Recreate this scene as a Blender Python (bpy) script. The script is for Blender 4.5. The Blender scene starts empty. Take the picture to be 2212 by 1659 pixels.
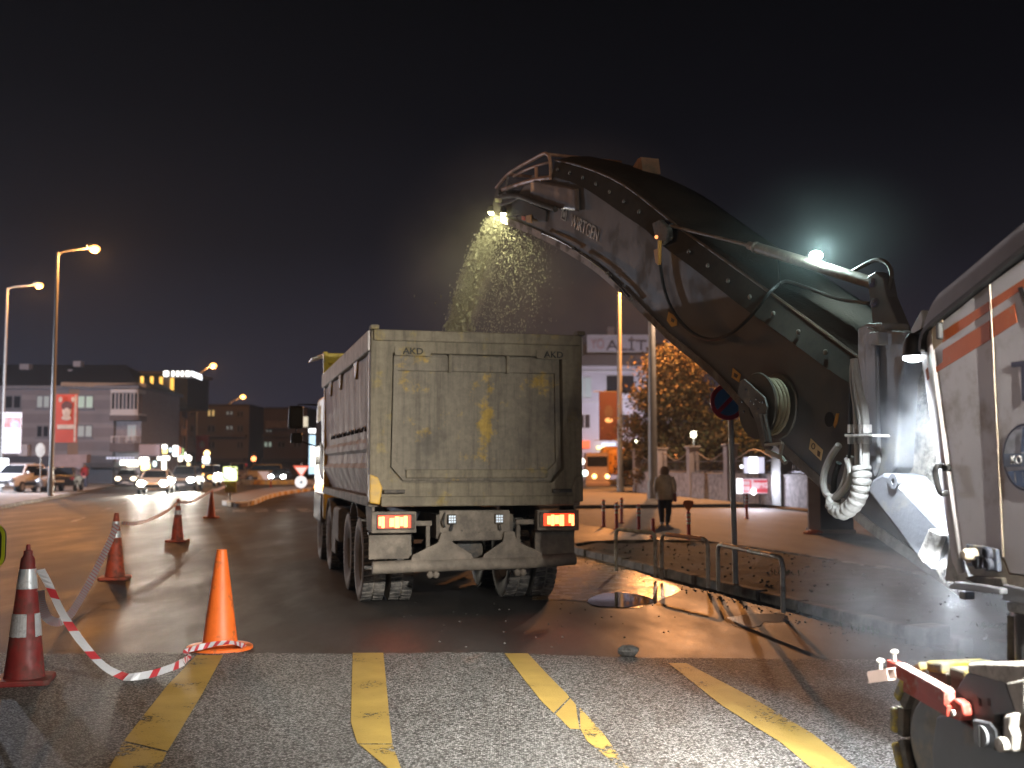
import bpy, bmesh, math, random
from mathutils import Vector, Matrix
random.seed(7)
scn = bpy.context.scene
col = scn.collection
rad = math.radians

# ------------------------------------------------------------------ camera
F, CX, CY, EYE = 2400.0, 1106.0, 829.5, 1.7          # focal length etc. in image pixels (2212 wide)
PITCH = math.atan(175.5 / F)
cd = bpy.data.cameras.new('camera'); cam = bpy.data.objects.new('camera', cd); col.objects.link(cam)
cam.location = (0, 0, EYE); cam.rotation_euler = (math.pi/2 + PITCH, 0, 0)
cd.sensor_width = 36; cd.lens = F / 2212 * 36; cd.clip_start = 0.05; cd.clip_end = 3000
cd.dof.use_dof = True; cd.dof.focus_distance = 8.5; cd.dof.aperture_fstop = 1.8; cd.dof.aperture_blades = 0
scn.camera = cam

# ------------------------------------------------------------------ night sky
w = bpy.data.worlds.new('World'); scn.world = w; w.use_nodes = True
nt = w.node_tree; nt.nodes.clear()
o_ = nt.nodes.new('ShaderNodeOutputWorld'); bg = nt.nodes.new('ShaderNodeBackground')
tc = nt.nodes.new('ShaderNodeTexCoord'); sp = nt.nodes.new('ShaderNodeSeparateXYZ')
rp = nt.nodes.new('ShaderNodeValToRGB'); nz = nt.nodes.new('ShaderNodeTexNoise'); ad = nt.nodes.new('ShaderNodeMath')
nz.inputs['Scale'].default_value = 1.6; nz.inputs['Detail'].default_value = 3
ad.operation = 'MULTIPLY_ADD'; ad.inputs[1].default_value = 0.10; 
sb = nt.nodes.new('ShaderNodeMath'); sb.operation = 'SUBTRACT'; sb.inputs[1].default_value = 0.05
nt.links.new(tc.outputs['Generated'], sp.inputs[0]); nt.links.new(tc.outputs['Generated'], nz.inputs['Vector'])
nt.links.new(nz.outputs['Fac'], ad.inputs[0]); nt.links.new(sp.outputs['Z'], ad.inputs[2])
nt.links.new(ad.outputs[0], sb.inputs[0]); nt.links.new(sb.outputs[0], rp.inputs[0])
e = rp.color_ramp.elements                       # town glow near the horizon fading to black overhead
e[0].position = 0.0; e[0].color = (0.028, 0.027, 0.044, 1)
e[1].position = 0.44; e[1].color = (0.0022, 0.0021, 0.0027, 1)
for p_, c_ in ((0.09, (0.020, 0.0188, 0.029, 1)), (0.20, (0.0085, 0.0076, 0.0105, 1)), (0.31, (0.0040, 0.0037, 0.0052, 1))):
    n_ = e.new(p_); n_.color = c_
nt.links.new(rp.outputs[0], bg.inputs['Color']); bg.inputs['Strength'].default_value = 1.0
nt.links.new(bg.outputs[0], o_.inputs['Surface'])

# ------------------------------------------------------------------ exposure, sampling
vs = scn.view_settings; vs.view_transform = 'Standard'; vs.look = 'None'; vs.exposure = 0.0; vs.gamma = 1.0
vs.use_curve_mapping = False
cy = scn.cycles; cy.use_denoising = True
try: cy.denoiser = 'OPENIMAGEDENOISE'
except Exception: pass
cy.sample_clamp_indirect = 2.0; cy.max_bounces = 5; cy.diffuse_bounces = 2; cy.glossy_bounces = 3
cy.transmission_bounces = 3; cy.transparent_max_bounces = 8; cy.volume_bounces = 0
cy.caustics_reflective = False; cy.caustics_refractive = False
cy.volume_step_rate = 2.0; cy.volume_max_steps = 128

# ------------------------------------------------------------------ placing by image pixels: from the photograph's sight lines to places
def ray(u, v):
    x = (u - CX) / F; z = (CY - v) / F
    return Vector((x, math.cos(PITCH) - math.sin(PITCH) * z, math.sin(PITCH) + math.cos(PITCH) * z))
EYEV = Vector((0, 0, EYE))
def at(u, v, Y):
    r = ray(u, v); return EYEV + r * (Y / r.y)
def gp(u, v, z=0.0):
    r = ray(u, v); return EYEV + r * ((z - EYE) / r.z)
def hit(u, v, p0, n):
    r = ray(u, v); return EYEV + r * ((p0 - EYEV).dot(n) / r.dot(n))
TH = rad(14.3); CT, ST = math.cos(TH), math.sin(TH)
SD = Vector((CT, ST, 0)); TD = Vector((-ST, CT, 0))            # across the road, along the road
def R(s, t, z=0.0): return Vector((s*CT - t*ST, s*ST + t*CT, z))
def onS(u, v, s): return hit(u, v, R(s, 0, 0), SD)
def onT(u, v, t): return hit(u, v, R(0, t, 0), TD)

# ------------------------------------------------------------------ materials
MATS = {}
def _nodes(name):
    m = bpy.data.materials.new(name); m.use_nodes = True
    nt = m.node_tree; b = nt.nodes['Principled BSDF']; return m, nt, b
def N(nt, t, **k):
    n = nt.nodes.new('ShaderNode' + t)
    for a, v in k.items():
        if a in n.inputs: n.inputs[a].default_value = v
        else: setattr(n, a, v)
    return n
def ramp(nt, src, pts):
    r = nt.nodes.new('ShaderNodeValToRGB'); el = r.color_ramp.elements
    el[0].position, el[0].color = pts[0][0], (*pts[0][1], 1) if len(pts[0][1]) == 3 else pts[0][1]
    el[1].position, el[1].color = pts[-1][0], (*pts[-1][1], 1)
    for p, c in pts[1:-1]:
        n = el.new(p); n.color = (*c, 1)
    nt.links.new(src, r.inputs[0]); return r
def g3(v): return (v, v, v)
def M(name, c, rough=0.55, metal=0.0, var=0.18, scale=6.0, dirt=None, amt=0.5, dscale=2.5, bump=0.0, bscale=40.0, spec=0.5, coat=0.0):
    """painted / cast / woven surface: base colour with blotchy variation, optional dirt layer with its own shape"""
    if name in MATS: return MATS[name]
    m, nt, b = _nodes(name)
    tc = N(nt, 'TexCoord'); n1 = N(nt, 'TexNoise', Scale=scale, Detail=5.0, Roughness=0.6)
    nt.links.new(tc.outputs['Object'], n1.inputs['Vector'])
    c = Vector(c)
    r1 = ramp(nt, n1.outputs['Fac'], [(0.3, tuple(c*(1-var))), (0.7, tuple(c*(1+var)))])
    out = r1.outputs[0]
    rn = N(nt, 'MapRange'); nt.links.new(n1.outputs['Fac'], rn.inputs[0])
    rn.inputs[3].default_value = max(0.03, rough-0.12); rn.inputs[4].default_value = min(1, rough+0.12)
    rout = rn.outputs[0]
    if dirt is not None:
        n2 = N(nt, 'TexNoise', Scale=dscale, Detail=8.0, Roughness=0.68)
        nt.links.new(tc.outputs['Object'], n2.inputs['Vector'])
        r2 = ramp(nt, n2.outputs['Fac'], [(max(0.02, 0.62-amt*0.45), g3(0)), (min(0.98, 0.74-amt*0.35), g3(1))])
        mx = N(nt, 'MixRGB'); nt.links.new(r2.outputs[0], mx.inputs['Fac'])
        nt.links.new(out, mx.inputs['Color1']); mx.inputs['Color2'].default_value = (*dirt, 1); out = mx.outputs[0]
        mr = N(nt, 'MixRGB'); nt.links.new(r2.outputs[0], mr.inputs['Fac']); nt.links.new(rout, mr.inputs['Color1'])
        mr.inputs['Color2'].default_value = (*g3(0.85), 1); rout = mr.outputs[0]
        mt = N(nt, 'Math', operation='MULTIPLY_ADD'); mt.inputs[1].default_value = -metal; mt.inputs[2].default_value = metal
        nt.links.new(r2.outputs[0], mt.inputs[0]); nt.links.new(mt.outputs[0], b.inputs['Metallic'])
    else:
        b.inputs['Metallic'].default_value = metal
    nt.links.new(out, b.inputs['Base Color']); nt.links.new(rout, b.inputs['Roughness'])
    b.inputs['Specular IOR Level'].default_value = spec; b.inputs['Coat Weight'].default_value = coat
    if bump:
        n3 = N(nt, 'TexNoise', Scale=bscale, Detail=4.0); nt.links.new(tc.outputs['Object'], n3.inputs['Vector'])
        bp = N(nt, 'Bump', Strength=bump, Distance=0.02); nt.links.new(n3.outputs['Fac'], bp.inputs['Height'])
        nt.links.new(bp.outputs[0], b.inputs['Normal'])
    MATS[name] = m; return m
def E(name, c, s, sample=True):
    """something that gives off light"""
    if name in MATS: return MATS[name]
    m, nt, b = _nodes(name)
    b.inputs['Base Color'].default_value = (*[min(1, x*0.5) for x in c], 1)
    b.inputs['Emission Color'].default_value = (*c, 1); b.inputs['Emission Strength'].default_value = s
    if not sample: m.cycles.emission_sampling = 'NONE'
    MATS[name] = m; return m
def GL(name, c=(0.02, 0.022, 0.025), rough=0.06):
    if name in MATS: return MATS[name]
    m, nt, b = _nodes(name)
    b.inputs['Base Color'].default_value = (*c, 1); b.inputs['Roughness'].default_value = rough
    b.inputs['Specular IOR Level'].default_value = 0.8
    MATS[name] = m; return m

# ------------------------------------------------------------------ mesh building
WM = {}                                                           # world matrices of Empties
class MB:
    def __init__(s): s.v = []; s.f = []; s.mi = []; s.cur = 0
    def add(s, vs, fs):
        k = len(s.v); s.v += [Vector(p) for p in vs]; s.f += [[k+i for i in f] for f in fs]; s.mi += [s.cur]*len(fs); return s
    def box(s, c, d, m=None):
        c = Vector(c); x, y, z = d[0]/2, d[1]/2, d[2]/2
        P = [Vector((sx*x, sy*y, sz*z)) for sz in (-1, 1) for sy in (-1, 1) for sx in (-1, 1)]
        if m is not None: P = [m @ p for p in P]
        return s.add([c+p for p in P], [(0,2,3,1),(4,5,7,6),(0,1,5,4),(2,6,7,3),(0,4,6,2),(1,3,7,5)])
    def bar(s, a, b, wd, h, up=(0,0,1)):
        a, b = Vector(a), Vector(b); d = (b-a); L = d.length; d.normalize(); up = Vector(up)
        if abs(d.dot(up)) > 0.97: up = Vector((0,1,0)) if abs(d.y) < 0.9 else Vector((1,0,0))
        sx = d.cross(up).normalized(); uz = sx.cross(d)
        m = Matrix((sx, d, uz)).transposed()
        return s.box((a+b)/2, (wd, L, h), m)
    def prism(s, pts, vec):
        """closed outline (3-D, planar) extruded by vec"""
        n = len(pts); P = [Vector(p) for p in pts]; v = Vector(vec)
        nn = Vector((0,0,0))
        for i in range(n): nn += P[i].cross(P[(i+1) % n])
        if nn.dot(v) > 0: P.reverse()
        return s.add(P + [p+v for p in P], [tuple(range(n)), tuple(range(2*n-1, n-1, -1))] + [(i, i+n, (i+1) % n + n, (i+1) % n) for i in range(n)])
    def poly(s, pts): return s.add(pts, [tuple(range(len(pts)))])
    def tube(s, pts, r, seg=8, cap=True, radii=None):
        pts = [Vector(p) for p in pts]; n = len(pts); prev = None; rings = []
        for i, p in enumerate(pts):
            d = (pts[min(i+1, n-1)] - pts[max(i-1, 0)]).normalized()
            if prev is None:
                a = d.orthogonal().normalized()
            else:
                a = (prev - d*prev.dot(d)); a = a.normalized() if a.length > 1e-6 else d.orthogonal().normalized()
            prev = a; b = d.cross(a); rr = radii[i] if radii else r
            rings.append([p + (a*math.cos(2*math.pi*k/seg) + b*math.sin(2*math.pi*k/seg))*rr for k in range(seg)])
        vs = [q for g in rings for q in g]; fs = []
        for i in range(n-1):
            for k in range(seg):
                a0 = i*seg+k; b0 = i*seg+(k+1) % seg; fs.append((a0, b0, b0+seg, a0+seg))
        if cap: fs.append(tuple(range(seg-1, -1, -1))); fs.append(tuple((n-1)*seg+k for k in range(seg)))
        return s.add(vs, fs)
    def lathe(s, prof, c=(0,0,0), ax=(0,0,1), seg=24, closed=False):
        """profile [(radius, height)] turned about ax through c"""
        ax = Vector(ax).normalized(); a = ax.orthogonal().normalized(); b = ax.cross(a); c = Vector(c)
        vs = [c + ax*h + (a*math.cos(2*math.pi*k/seg) + b*math.sin(2*math.pi*k/seg))*max(r, 1e-4) for r, h in prof for k in range(seg)]
        n = len(prof); fs = []
        for i in range(n if closed else n-1):
            for k in range(seg):
                a0 = i*seg+k; b0 = i*seg+(k+1) % seg; j = ((i+1) % n)*seg
                fs.append((a0, b0, j+(k+1) % seg, j+k))
        if not closed: fs.append(tuple(range(seg-1, -1, -1))); fs.append(tuple((n-1)*seg+k for k in range(seg)))
        return s.add(vs, fs)
    def grid(s, rows, flip=False):
        n, m = len(rows), len(rows[0]); vs = [p for r in rows for p in r]
        fs = [(i*m+j, i*m+j+1, (i+1)*m+j+1, (i+1)*m+j) for i in range(n-1) for j in range(m-1)]
        if flip: fs = [tuple(reversed(f)) for f in fs]
        return s.add(vs, fs)
    def ball(s, c, r, sx=1, sy=1, sz=1, seg=12, rings=8, jit=0.0):
        c = Vector(c); vs = []; fs = []
        for i in range(rings+1):
            ph = math.pi*i/rings
            for k in range(seg):
                th = 2*math.pi*k/seg; q = 1 + (random.uniform(-jit, jit) if jit else 0)
                vs.append(c + Vector((r*sx*math.sin(ph)*math.cos(th)*q, r*sy*math.sin(ph)*math.sin(th)*q, r*sz*math.cos(ph)*q)))
        for i in range(rings):
            for k in range(seg):
                fs.append((i*seg+k, (i+1)*seg+k, (i+1)*seg+(k+1) % seg, i*seg+(k+1) % seg))
        return s.add(vs, fs)
    def build(s, name, mat, parent=None, world=False, bevel=0.0, smooth=False, solid=0.0, fix=True, sub=0):
        vs = s.v
        if world and parent is not None:
            inv = wm(parent).inverted(); vs = [inv @ p for p in vs]
        me = bpy.data.meshes.new(name); me.from_pydata([tuple(p) for p in vs], [], s.f)
        mats = mat if isinstance(mat, (list, tuple)) else [mat]
        for m_ in mats: me.materials.append(m_)
        if len(mats) > 1: me.polygons.foreach_set('material_index', [min(i, len(mats)-1) for i in s.mi])
        if fix:
            bm = bmesh.new(); bm.from_mesh(me); bmesh.ops.recalc_face_normals(bm, faces=bm.faces); bm.to_mesh(me); bm.free()
        if smooth:
            me.polygons.foreach_set('use_smooth', [True]*len(me.polygons))
            try: me.set_sharp_from_angle(angle=rad(40))
            except Exception: pass
        me.update()
        o = bpy.data.objects.new(name, me); col.objects.link(o)
        if parent is not None: o.parent = parent
        if solid: md = o.modifiers.new('thick', 'SOLIDIFY'); md.thickness = solid; md.offset = 0
        if sub: md = o.modifiers.new('sub', 'SUBSURF'); md.levels = md.render_levels = sub
        if bevel:
            md = o.modifiers.new('bevel', 'BEVEL'); md.width = bevel; md.segments = 2; md.limit_method = 'ANGLE'; md.angle_limit = rad(35)
        return o
def wm(o):
    """world matrix worked out from the parent chain (nothing is evaluated yet)"""
    if o in WM: return WM[o]
    m = Matrix.LocRotScale(o.location, o.rotation_euler, o.scale)
    return wm(o.parent) @ m if o.parent is not None else m
def tag(o, label=None, cat=None, group=None, kind=None):
    if label: o['label'] = label
    if cat: o['category'] = cat
    if group: o['group'] = group
    if kind: o['kind'] = kind
    return o
def empty(name, loc, rz=0.0, label=None, cat=None, group=None, kind=None):
    o = bpy.data.objects.new(name, None); col.objects.link(o); o.location = loc; o.rotation_euler = (0, 0, rz)
    o.empty_display_size = 0.2
    return tag(o, label, cat, group, kind)
def copy_tree(o, parent=None):
    c = o.copy(); col.objects.link(c)
    if parent is not None: c.parent = parent
    for ch in [x for x in bpy.data.objects if x.parent == o]: copy_tree(ch, c)
    return c
def lamp(name, kind, parent, loc, power, color, radius=0.1, target=None, spot=110, blend=0.5, world=True):
    ld = bpy.data.lights.new(name, kind); ld.energy = power; ld.color = color
    if kind in ('POINT', 'SPOT'): ld.shadow_soft_size = radius
    if kind == 'SPOT': ld.spot_size = rad(spot); ld.spot_blend = blend
    o = bpy.data.objects.new(name, ld); col.objects.link(o)
    m = Matrix.Translation(Vector(loc))
    if target is not None:
        q = (Vector(target)-Vector(loc)).to_track_quat('-Z', 'Y'); m = m @ q.to_matrix().to_4x4()
    if parent is not None:
        o.parent = parent
        if world: m = wm(parent).inverted() @ m
    o.matrix_basis = m
    return o
_tm = {}
def text_mesh(body, size=1.0, ext=0.0, bold=0.0):
    cu = bpy.data.curves.new('lettering', 'FONT'); cu.body = body; cu.size = size; cu.extrude = ext; cu.offset = bold
    cu.resolution_u = 3
    o = bpy.data.objects.new('lettering', cu); col.objects.link(o)
    dg = bpy.context.evaluated_depsgraph_get(); me = bpy.data.meshes.new_from_object(o.evaluated_get(dg))
    bpy.data.objects.remove(o); bpy.data.curves.remove(cu); return me
def lettering(body, mat, origin, xdir, ydir, width=None, height=None, parent=None, ext=0.004, bold=0.0, name='lettering'):
    """flat letters starting at origin (lower left), running along xdir"""
    me = text_mesh(body, 1.0, 0.0, bold)
    xs = [v.co.x for v in me.vertices]; ys = [v.co.y for v in me.vertices]
    x0, x1, y0, y1 = min(xs), max(xs), min(ys), max(ys)
    sy = height/(y1-y0) if height else width/(x1-x0); sx = width/(x1-x0) if width else sy
    xd = Vector(xdir).normalized(); yd = Vector(ydir).normalized(); nd = xd.cross(yd)
    inv = wm(parent).inverted() if parent is not None else Matrix()
    o3 = Vector(origin)
    for v in me.vertices: v.co = inv @ (o3 + xd*((v.co.x-x0)*sx) + yd*((v.co.y-y0)*sy) + nd*ext)
    me.materials.clear(); me.materials.append(mat)
    o = bpy.data.objects.new(name, me); col.objects.link(o)
    if parent is not None: o.parent = parent
    md = o.modifiers.new('thick', 'SOLIDIFY'); md.thickness = max(0.002, abs(ext)*0.9)
    return o
def bez(pts, n=10):
    """smooth path through points (Catmull-Rom)"""
    P = [Vector(p) for p in pts]; P = [P[0]*2-P[1]] + P + [P[-1]*2-P[-2]]; out = []
    for i in range(1, len(P)-2):
        for k in range(n):
            t = k/n; a, b, c, d = P[i-1], P[i], P[i+1], P[i+2]
            out.append(0.5*((2*b) + (c-a)*t + (2*a-5*b+4*c-d)*t*t + (3*b-a-3*c+d)*t**3))
    out.append(P[-2]); return out
# ================================================================== SETTING
def asphalt(name, stones, lo, hi, base_mix, rough, cell, bumps=0.35, wet=0.0, tint=(1, 1, 1), spec=0.2):
    """aggregate seen one stone at a time, blotches at the metre scale, roughness that varies where it is damp"""
    m, nt, b = _nodes(name)
    tc = N(nt, 'TexCoord')
    vo = N(nt, 'TexVoronoi', Scale=cell); nt.links.new(tc.outputs['Object'], vo.inputs['Vector'])
    sp = N(nt, 'SeparateColor'); nt.links.new(vo.outputs['Color'], sp.inputs[0])
    st = ramp(nt, sp.outputs[0], [(0.0, g3(lo)), (0.28, g3(lo*1.8)), (0.55, g3(hi*0.6)), (1.0, g3(hi))])
    gap = ramp(nt, vo.outputs['Distance'], [(0.25, g3(1)), (0.62, g3(0.28))])
    m1 = N(nt, 'MixRGB', blend_type='MULTIPLY'); m1.inputs['Fac'].default_value = 1
    nt.links.new(st.outputs[0], m1.inputs['Color1']); nt.links.new(gap.outputs[0], m1.inputs['Color2'])
    mpg = N(nt, 'Mapping'); mpg.inputs['Rotation'].default_value = (0, 0, -TH); mpg.inputs['Scale'].default_value = (1.5, 0.38, 1); nt.links.new(tc.outputs['Object'], mpg.inputs[0])
    big = N(nt, 'TexNoise', Scale=0.7, Detail=8.0, Roughness=0.68); nt.links.new(mpg.outputs[0], big.inputs['Vector'])
    br = ramp(nt, big.outputs['Fac'], [(0.3, tuple(0.55*x for x in tint)), (0.7, tuple(1.25*x for x in tint))])
    m2 = N(nt, 'MixRGB', blend_type='MULTIPLY'); m2.inputs['Fac'].default_value = 1
    nt.links.new(br.outputs[0], m2.inputs['Color2'])
    mb = N(nt, 'MixRGB'); mb.inputs['Fac'].default_value = base_mix
    mb.inputs['Color1'].default_value = (*stones, 1); nt.links.new(m1.outputs[0], mb.inputs['Color2'])
    nt.links.new(mb.outputs[0], m2.inputs['Color1']); nt.links.new(m2.outputs[0], b.inputs['Base Color'])
    rr = ramp(nt, big.outputs['Fac'], [(0.36, g3(max(0.05, rough-wet))), (0.58, g3(rough))])
    nt.links.new(rr.outputs[0], b.inputs['Roughness'])
    n3 = N(nt, 'TexNoise', Scale=cell*1.3, Detail=3.0); nt.links.new(tc.outputs['Object'], n3.inputs['Vector'])
    sm = N(nt, 'Math', operation='SUBTRACT'); nt.links.new(n3.outputs['Fac'], sm.inputs[0]); nt.links.new(vo.outputs['Distance'], sm.inputs[1])
    bp = N(nt, 'Bump', Strength=bumps, Distance=0.008); nt.links.new(sm.outputs[0], bp.inputs['Height']); nt.links.new(bp.outputs[0], b.inputs['Normal'])
    b.inputs['Specular IOR Level'].default_value = spec
    MATS[name] = m; return m
M_road = asphalt('asphalt', (0.060, 0.053, 0.049), 0.025, 0.12, 0.35, 0.60, 95, 0.2, 0.16)
M_chip = asphalt('chip_seal', (0.18, 0.175, 0.162), 0.040, 0.58, 0.82, 0.66, 74, 0.7, 0.06, (1.0, 0.99, 0.95))
M_side = asphalt('service_road', (0.13, 0.12, 0.105), 0.05, 0.20, 0.25, 0.75, 60, 0.3)
M_dirt = M('verge_soil', (0.085, 0.078, 0.068), 0.95, var=0.35, scale=3.0, dirt=(0.04, 0.05, 0.028), amt=0.35, dscale=1.3, bump=1.0, bscale=22)
M_pave = M('pavement', (0.15, 0.14, 0.125), 0.85, var=0.2, scale=1.2, dirt=(0.12, 0.11, 0.10), amt=0.3, dscale=0.8, bump=0.2)
M_kerb = M('kerb_concrete', (0.30, 0.27, 0.24), 0.85, var=0.25, scale=5, dirt=(0.10, 0.085, 0.07), amt=0.55, dscale=2.0, bump=0.4, bscale=50)

def sheet(name, pts, z, mat):
    o = MB().poly([Vector((p[0], p[1], z)) for p in pts]).build(name, mat, fix=False)
    return tag(o, kind='structure')
BIG = 1400
sheet('ground', [(-BIG, -200), (BIG, -200), (BIG, BIG), (-BIG, BIG)], -0.04, M('far_ground', (0.09, 0.085, 0.08), 0.9, var=0.3, scale=0.05))
sheet('road', [R(-8.6, -30), R(6.5, -30), R(6.5, 400), R(-8.6, 400)], 0.0, M_road)
# crossing streets to both sides of the junction ahead
sheet('cross_road', [R(6.5, 22), R(90, 22), R(90, 41.5), R(6.5, 41.5)], -0.004, M_road)
sheet('service_road', [R(9.95, -12), R(22.0, -12), R(22.0, 41.0), R(9.95, 41.0)], 0.004, M_side)
# older coarse surface in front, cut off square where the new layer ends
_jr = random.Random(5)
sheet('coarse_road', [gp(u, 1411.5 + 1.5*math.sin(u*0.011) + (u-1100)*0.03*(u > 1100) + _jr.uniform(-1.3, 1.3)) for u in range(-500, 1465, 11)] + [ R(6.1, 8.6), R(6.1, -6), R(-8.6, -6), R(-8.6, 7.0)], 0.004, M_chip)

# ---- painted hatching
def worn_paint(name, c, keep):
    m, nt, b = _nodes(name)
    tc = N(nt, 'TexCoord'); n1 = N(nt, 'TexNoise', Scale=34.0, Detail=4.0, Roughness=0.7); n2 = N(nt, 'TexNoise', Scale=1.9, Detail=5.0, Roughness=0.6)
    for n in (n1, n2): nt.links.new(tc.outputs['Object'], n.inputs['Vector'])
    ad = N(nt, 'Math', operation='MULTIPLY_ADD'); ad.inputs[1].default_value = 1.3
    nt.links.new(n2.outputs['Fac'], ad.inputs[0]); nt.links.new(n1.outputs['Fac'], ad.inputs[2])
    hf = N(nt, 'Math', operation='MULTIPLY'); hf.inputs[1].default_value = 0.5; nt.links.new(ad.outputs[0], hf.inputs[0])
    rp = ramp(nt, hf.outputs[0], [(keep/2, g3(0)), (keep/2+0.025, g3(1))])
    cr = ramp(nt, n2.outputs['Fac'], [(0.3, tuple(Vector(c)*0.72)), (0.7, tuple(Vector(c)*1.1))])
    nt.links.new(cr.outputs[0], b.inputs['Base Color']); b.inputs['Roughness'].default_value = 0.6
    n3 = N(nt, 'TexVoronoi', Scale=62.0); nt.links.new(tc.outputs['Object'], n3.inputs['Vector'])
    bp = N(nt, 'Bump', Strength=0.25, Distance=0.005, invert=True); nt.links.new(n3.outputs['Distance'], bp.inputs['Height']); nt.links.new(bp.outputs[0], b.inputs['Normal'])
    tr = N(nt, 'BsdfTransparent'); mx = N(nt, 'MixShader')
    nt.links.new(rp.outputs[0], mx.inputs[0]); nt.links.new(tr.outputs[0], mx.inputs[1]); nt.links.new(b.outputs[0], mx.inputs[2])
    nt.links.new(mx.outputs[0], nt.nodes['Material Output'].inputs['Surface'])
    MATS[name] = m; return m
M_yel = worn_paint('yellow_road_paint', (0.38, 0.26, 0.06), 0.90)
M_yel2 = worn_paint('worn_yellow_road_paint', (0.38, 0.26, 0.06), 1.05)
def band(name, left, right, mat, z=0.008, label=None):
    rows = [[gp(*a, z), gp(*b, z)] for a, b in zip(left, right)]
    o = MB().grid(rows, flip=True).build(name, mat, fix=False)
    return tag(o, label, 'road marking', 'yellow hatch lines across the coarse road', 'structure')
band('road_marking', [(425,1415),(362,1480),(308,1548),(268,1600)], [(482,1415),(436,1500),(388,1580),(362,1622)], M_yel)
band('road_marking', [(266,1603),(236,1659),(205,1740)], [(360,1625),(345,1659),(322,1740)], M_yel2)
band('road_marking', [(762,1410),(760,1470),(758,1560),(772,1606)], [(828,1410),(834,1470),(842,1560),(848,1606)], M_yel)
band('road_marking', [(776,1608),(838,1659),(860,1740)], [(848,1608),(866,1659),(890,1740)], M_yel2)
band('road_marking', [(1090,1411),(1128,1462),(1170,1515),(1196,1540)], [(1140,1411),(1184,1458),(1224,1498),(1230,1506)], M_yel)
band('road_marking', [(1200,1542),(1232,1574),(1252,1575)], [(1232,1508),(1244,1522),(1246,1540)], M_yel)
band('road_marking', [(1254,1574),(1268,1600),(1340,1659),(1400,1720)], [(1252,1528),(1300,1580),(1352,1652),(1420,1720)], M_yel2)
band('road_marking', [(1444,1432),(1560,1524),(1690,1606),(1790,1690)], [(1482,1432),(1620,1504),(1754,1584),(1890,1690)], M_yel)
# white line along the left lane, half worn
M_wht = worn_paint('worn_white_road_paint', (0.45, 0.45, 0.43), 1.16)
MBw = MB()
for t0 in range(36, 160, 8):
    MBw.poly([R(-4.6, t0, .004), R(-4.45, t0, .004), R(-4.45, t0+3.4, .004), R(-4.6, t0+3.4, .004)])
tag(MBw.build('lane_line', M_wht, fix=False), kind='structure')
MBw = MB()
for t0 in range(24, 44, 2):
    MBw.poly([R(-0.6+(t0-24)*0.4, 41.6, .006), R(-0.1+(t0-24)*0.4, 41.6, .006), R(-0.1+(t0-24)*0.4, 44.6, .006), R(-0.6+(t0-24)*0.4, 44.6, .006)])
tag(MBw.build('crossing_stripes', M_wht, fix=False), kind='structure')
# dark tyre tracks curving over the road
def ribbon_on_road(name, px, wpx, mat, z):
    P = bez([gp(u, v, z) for u, v in px], 8); rows = []
    for i, p in enumerate(P):
        d = (P[min(i+1, len(P)-1)] - P[max(0, i-1)]).normalized(); n = Vector((-d.y, d.x, 0))
        rows.append([p - n*wpx/2, p + n*wpx/2])
    return tag(MB().grid(rows).build(name, mat, fix=False), kind='structure')
M_mark = worn_paint('tyre_rubber_mark', (0.022, 0.020, 0.019), 1.0)
ribbon_on_road('tyre_mark', [(130,1405),(150,1350),(200,1310),(270,1286),(330,1262),(375,1225),(430,1185)], 0.16, M_mark, 0.003)
ribbon_on_road('tyre_mark', [(232,1266),(262,1278),(300,1284)], 0.12, M_mark, 0.0045)

# ---- verge beside the road, with its kerb stones
VZ = 0.115
vp = [R(6.62, -12), R(9.85, -12), R(9.85, 20.6), R(9.5, 21.6), R(8.6, 22.3), R(7.7, 22.2), R(6.95, 21.6), R(6.62, 20.6)]
rows = []
for i in range(70):
    t = -6 + i*0.4; r_ = []
    for j in range(15):
        s_ = 6.64 + j*(9.84-6.64)/14
        tt = min(t, 20.6 + 1.6*math.sin(math.pi*max(0.02, min(0.98, (s_-6.62)/3.23)))**0.6)
        hgt = 0 if j in (0, 14) else random.uniform(-0.02, 0.035)
        r_.append(R(s_, tt, VZ - 0.01 + hgt))
    rows.append(r_)
tag(MB().grid(rows).build('verge', M_dirt, smooth=True), kind='structure')
kerb = empty('kerb', R(6.55, 10, 0), TH, kind='structure')
ks = MB().box((0, 0, 0), (0.16, 0.97, 0.26)).build('kerb_stone', M_kerb, kerb, bevel=0.018)
ks.location = (0, 11.5, 0.0)
ky = 10.4
while ky > -9:
    if not (-2.55 < ky < -1.2):
        k = ks.copy(); col.objects.link(k)
        k.location = (random.uniform(-.015, .015), ky, random.uniform(-.012, .008)); k.rotation_euler = (random.uniform(-.01, .01), random.uniform(-.03, .03), random.uniform(-.012, .012))
    ky -= 1.0
# two stones knocked out of line
k = ks.copy(); col.objects.link(k); k.location = (0.10, -1.9, 0.02); k.rotation_euler = (0.05, 0.02, 0.13)
kerb_b = empty('service_kerb', R(9.9, 10, 0), TH, kind='structure')
kb0 = None
for i in range(22):
    k = ks.copy(); col.objects.link(k); k.parent = kerb_b; k.location = (random.uniform(-.01, .01), 10.4-i, random.uniform(-.01, .01))
# kerb round the end of the verge
arc = [R(6.55 + 1.68*(1-math.cos(a)), 20.9 + 1.45*math.sin(a), 0) for a in [math.pi*i/7 for i in range(8)]]
for a, b in zip(arc[:-1], arc[1:]):
    d = b-a; k = ks.copy(); col.objects.link(k); k.data = ks.data; k.parent = None
    k.parent = kerb; inv = wm(kerb).inverted()
    m = inv @ (Matrix.Translation((a+b)/2) @ Matrix.Rotation(math.atan2(-d.x, d.y), 4, 'Z') @ Matrix.Diagonal((1, d.length/0.99, 1, 1)))
    k.matrix_basis = m
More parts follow.
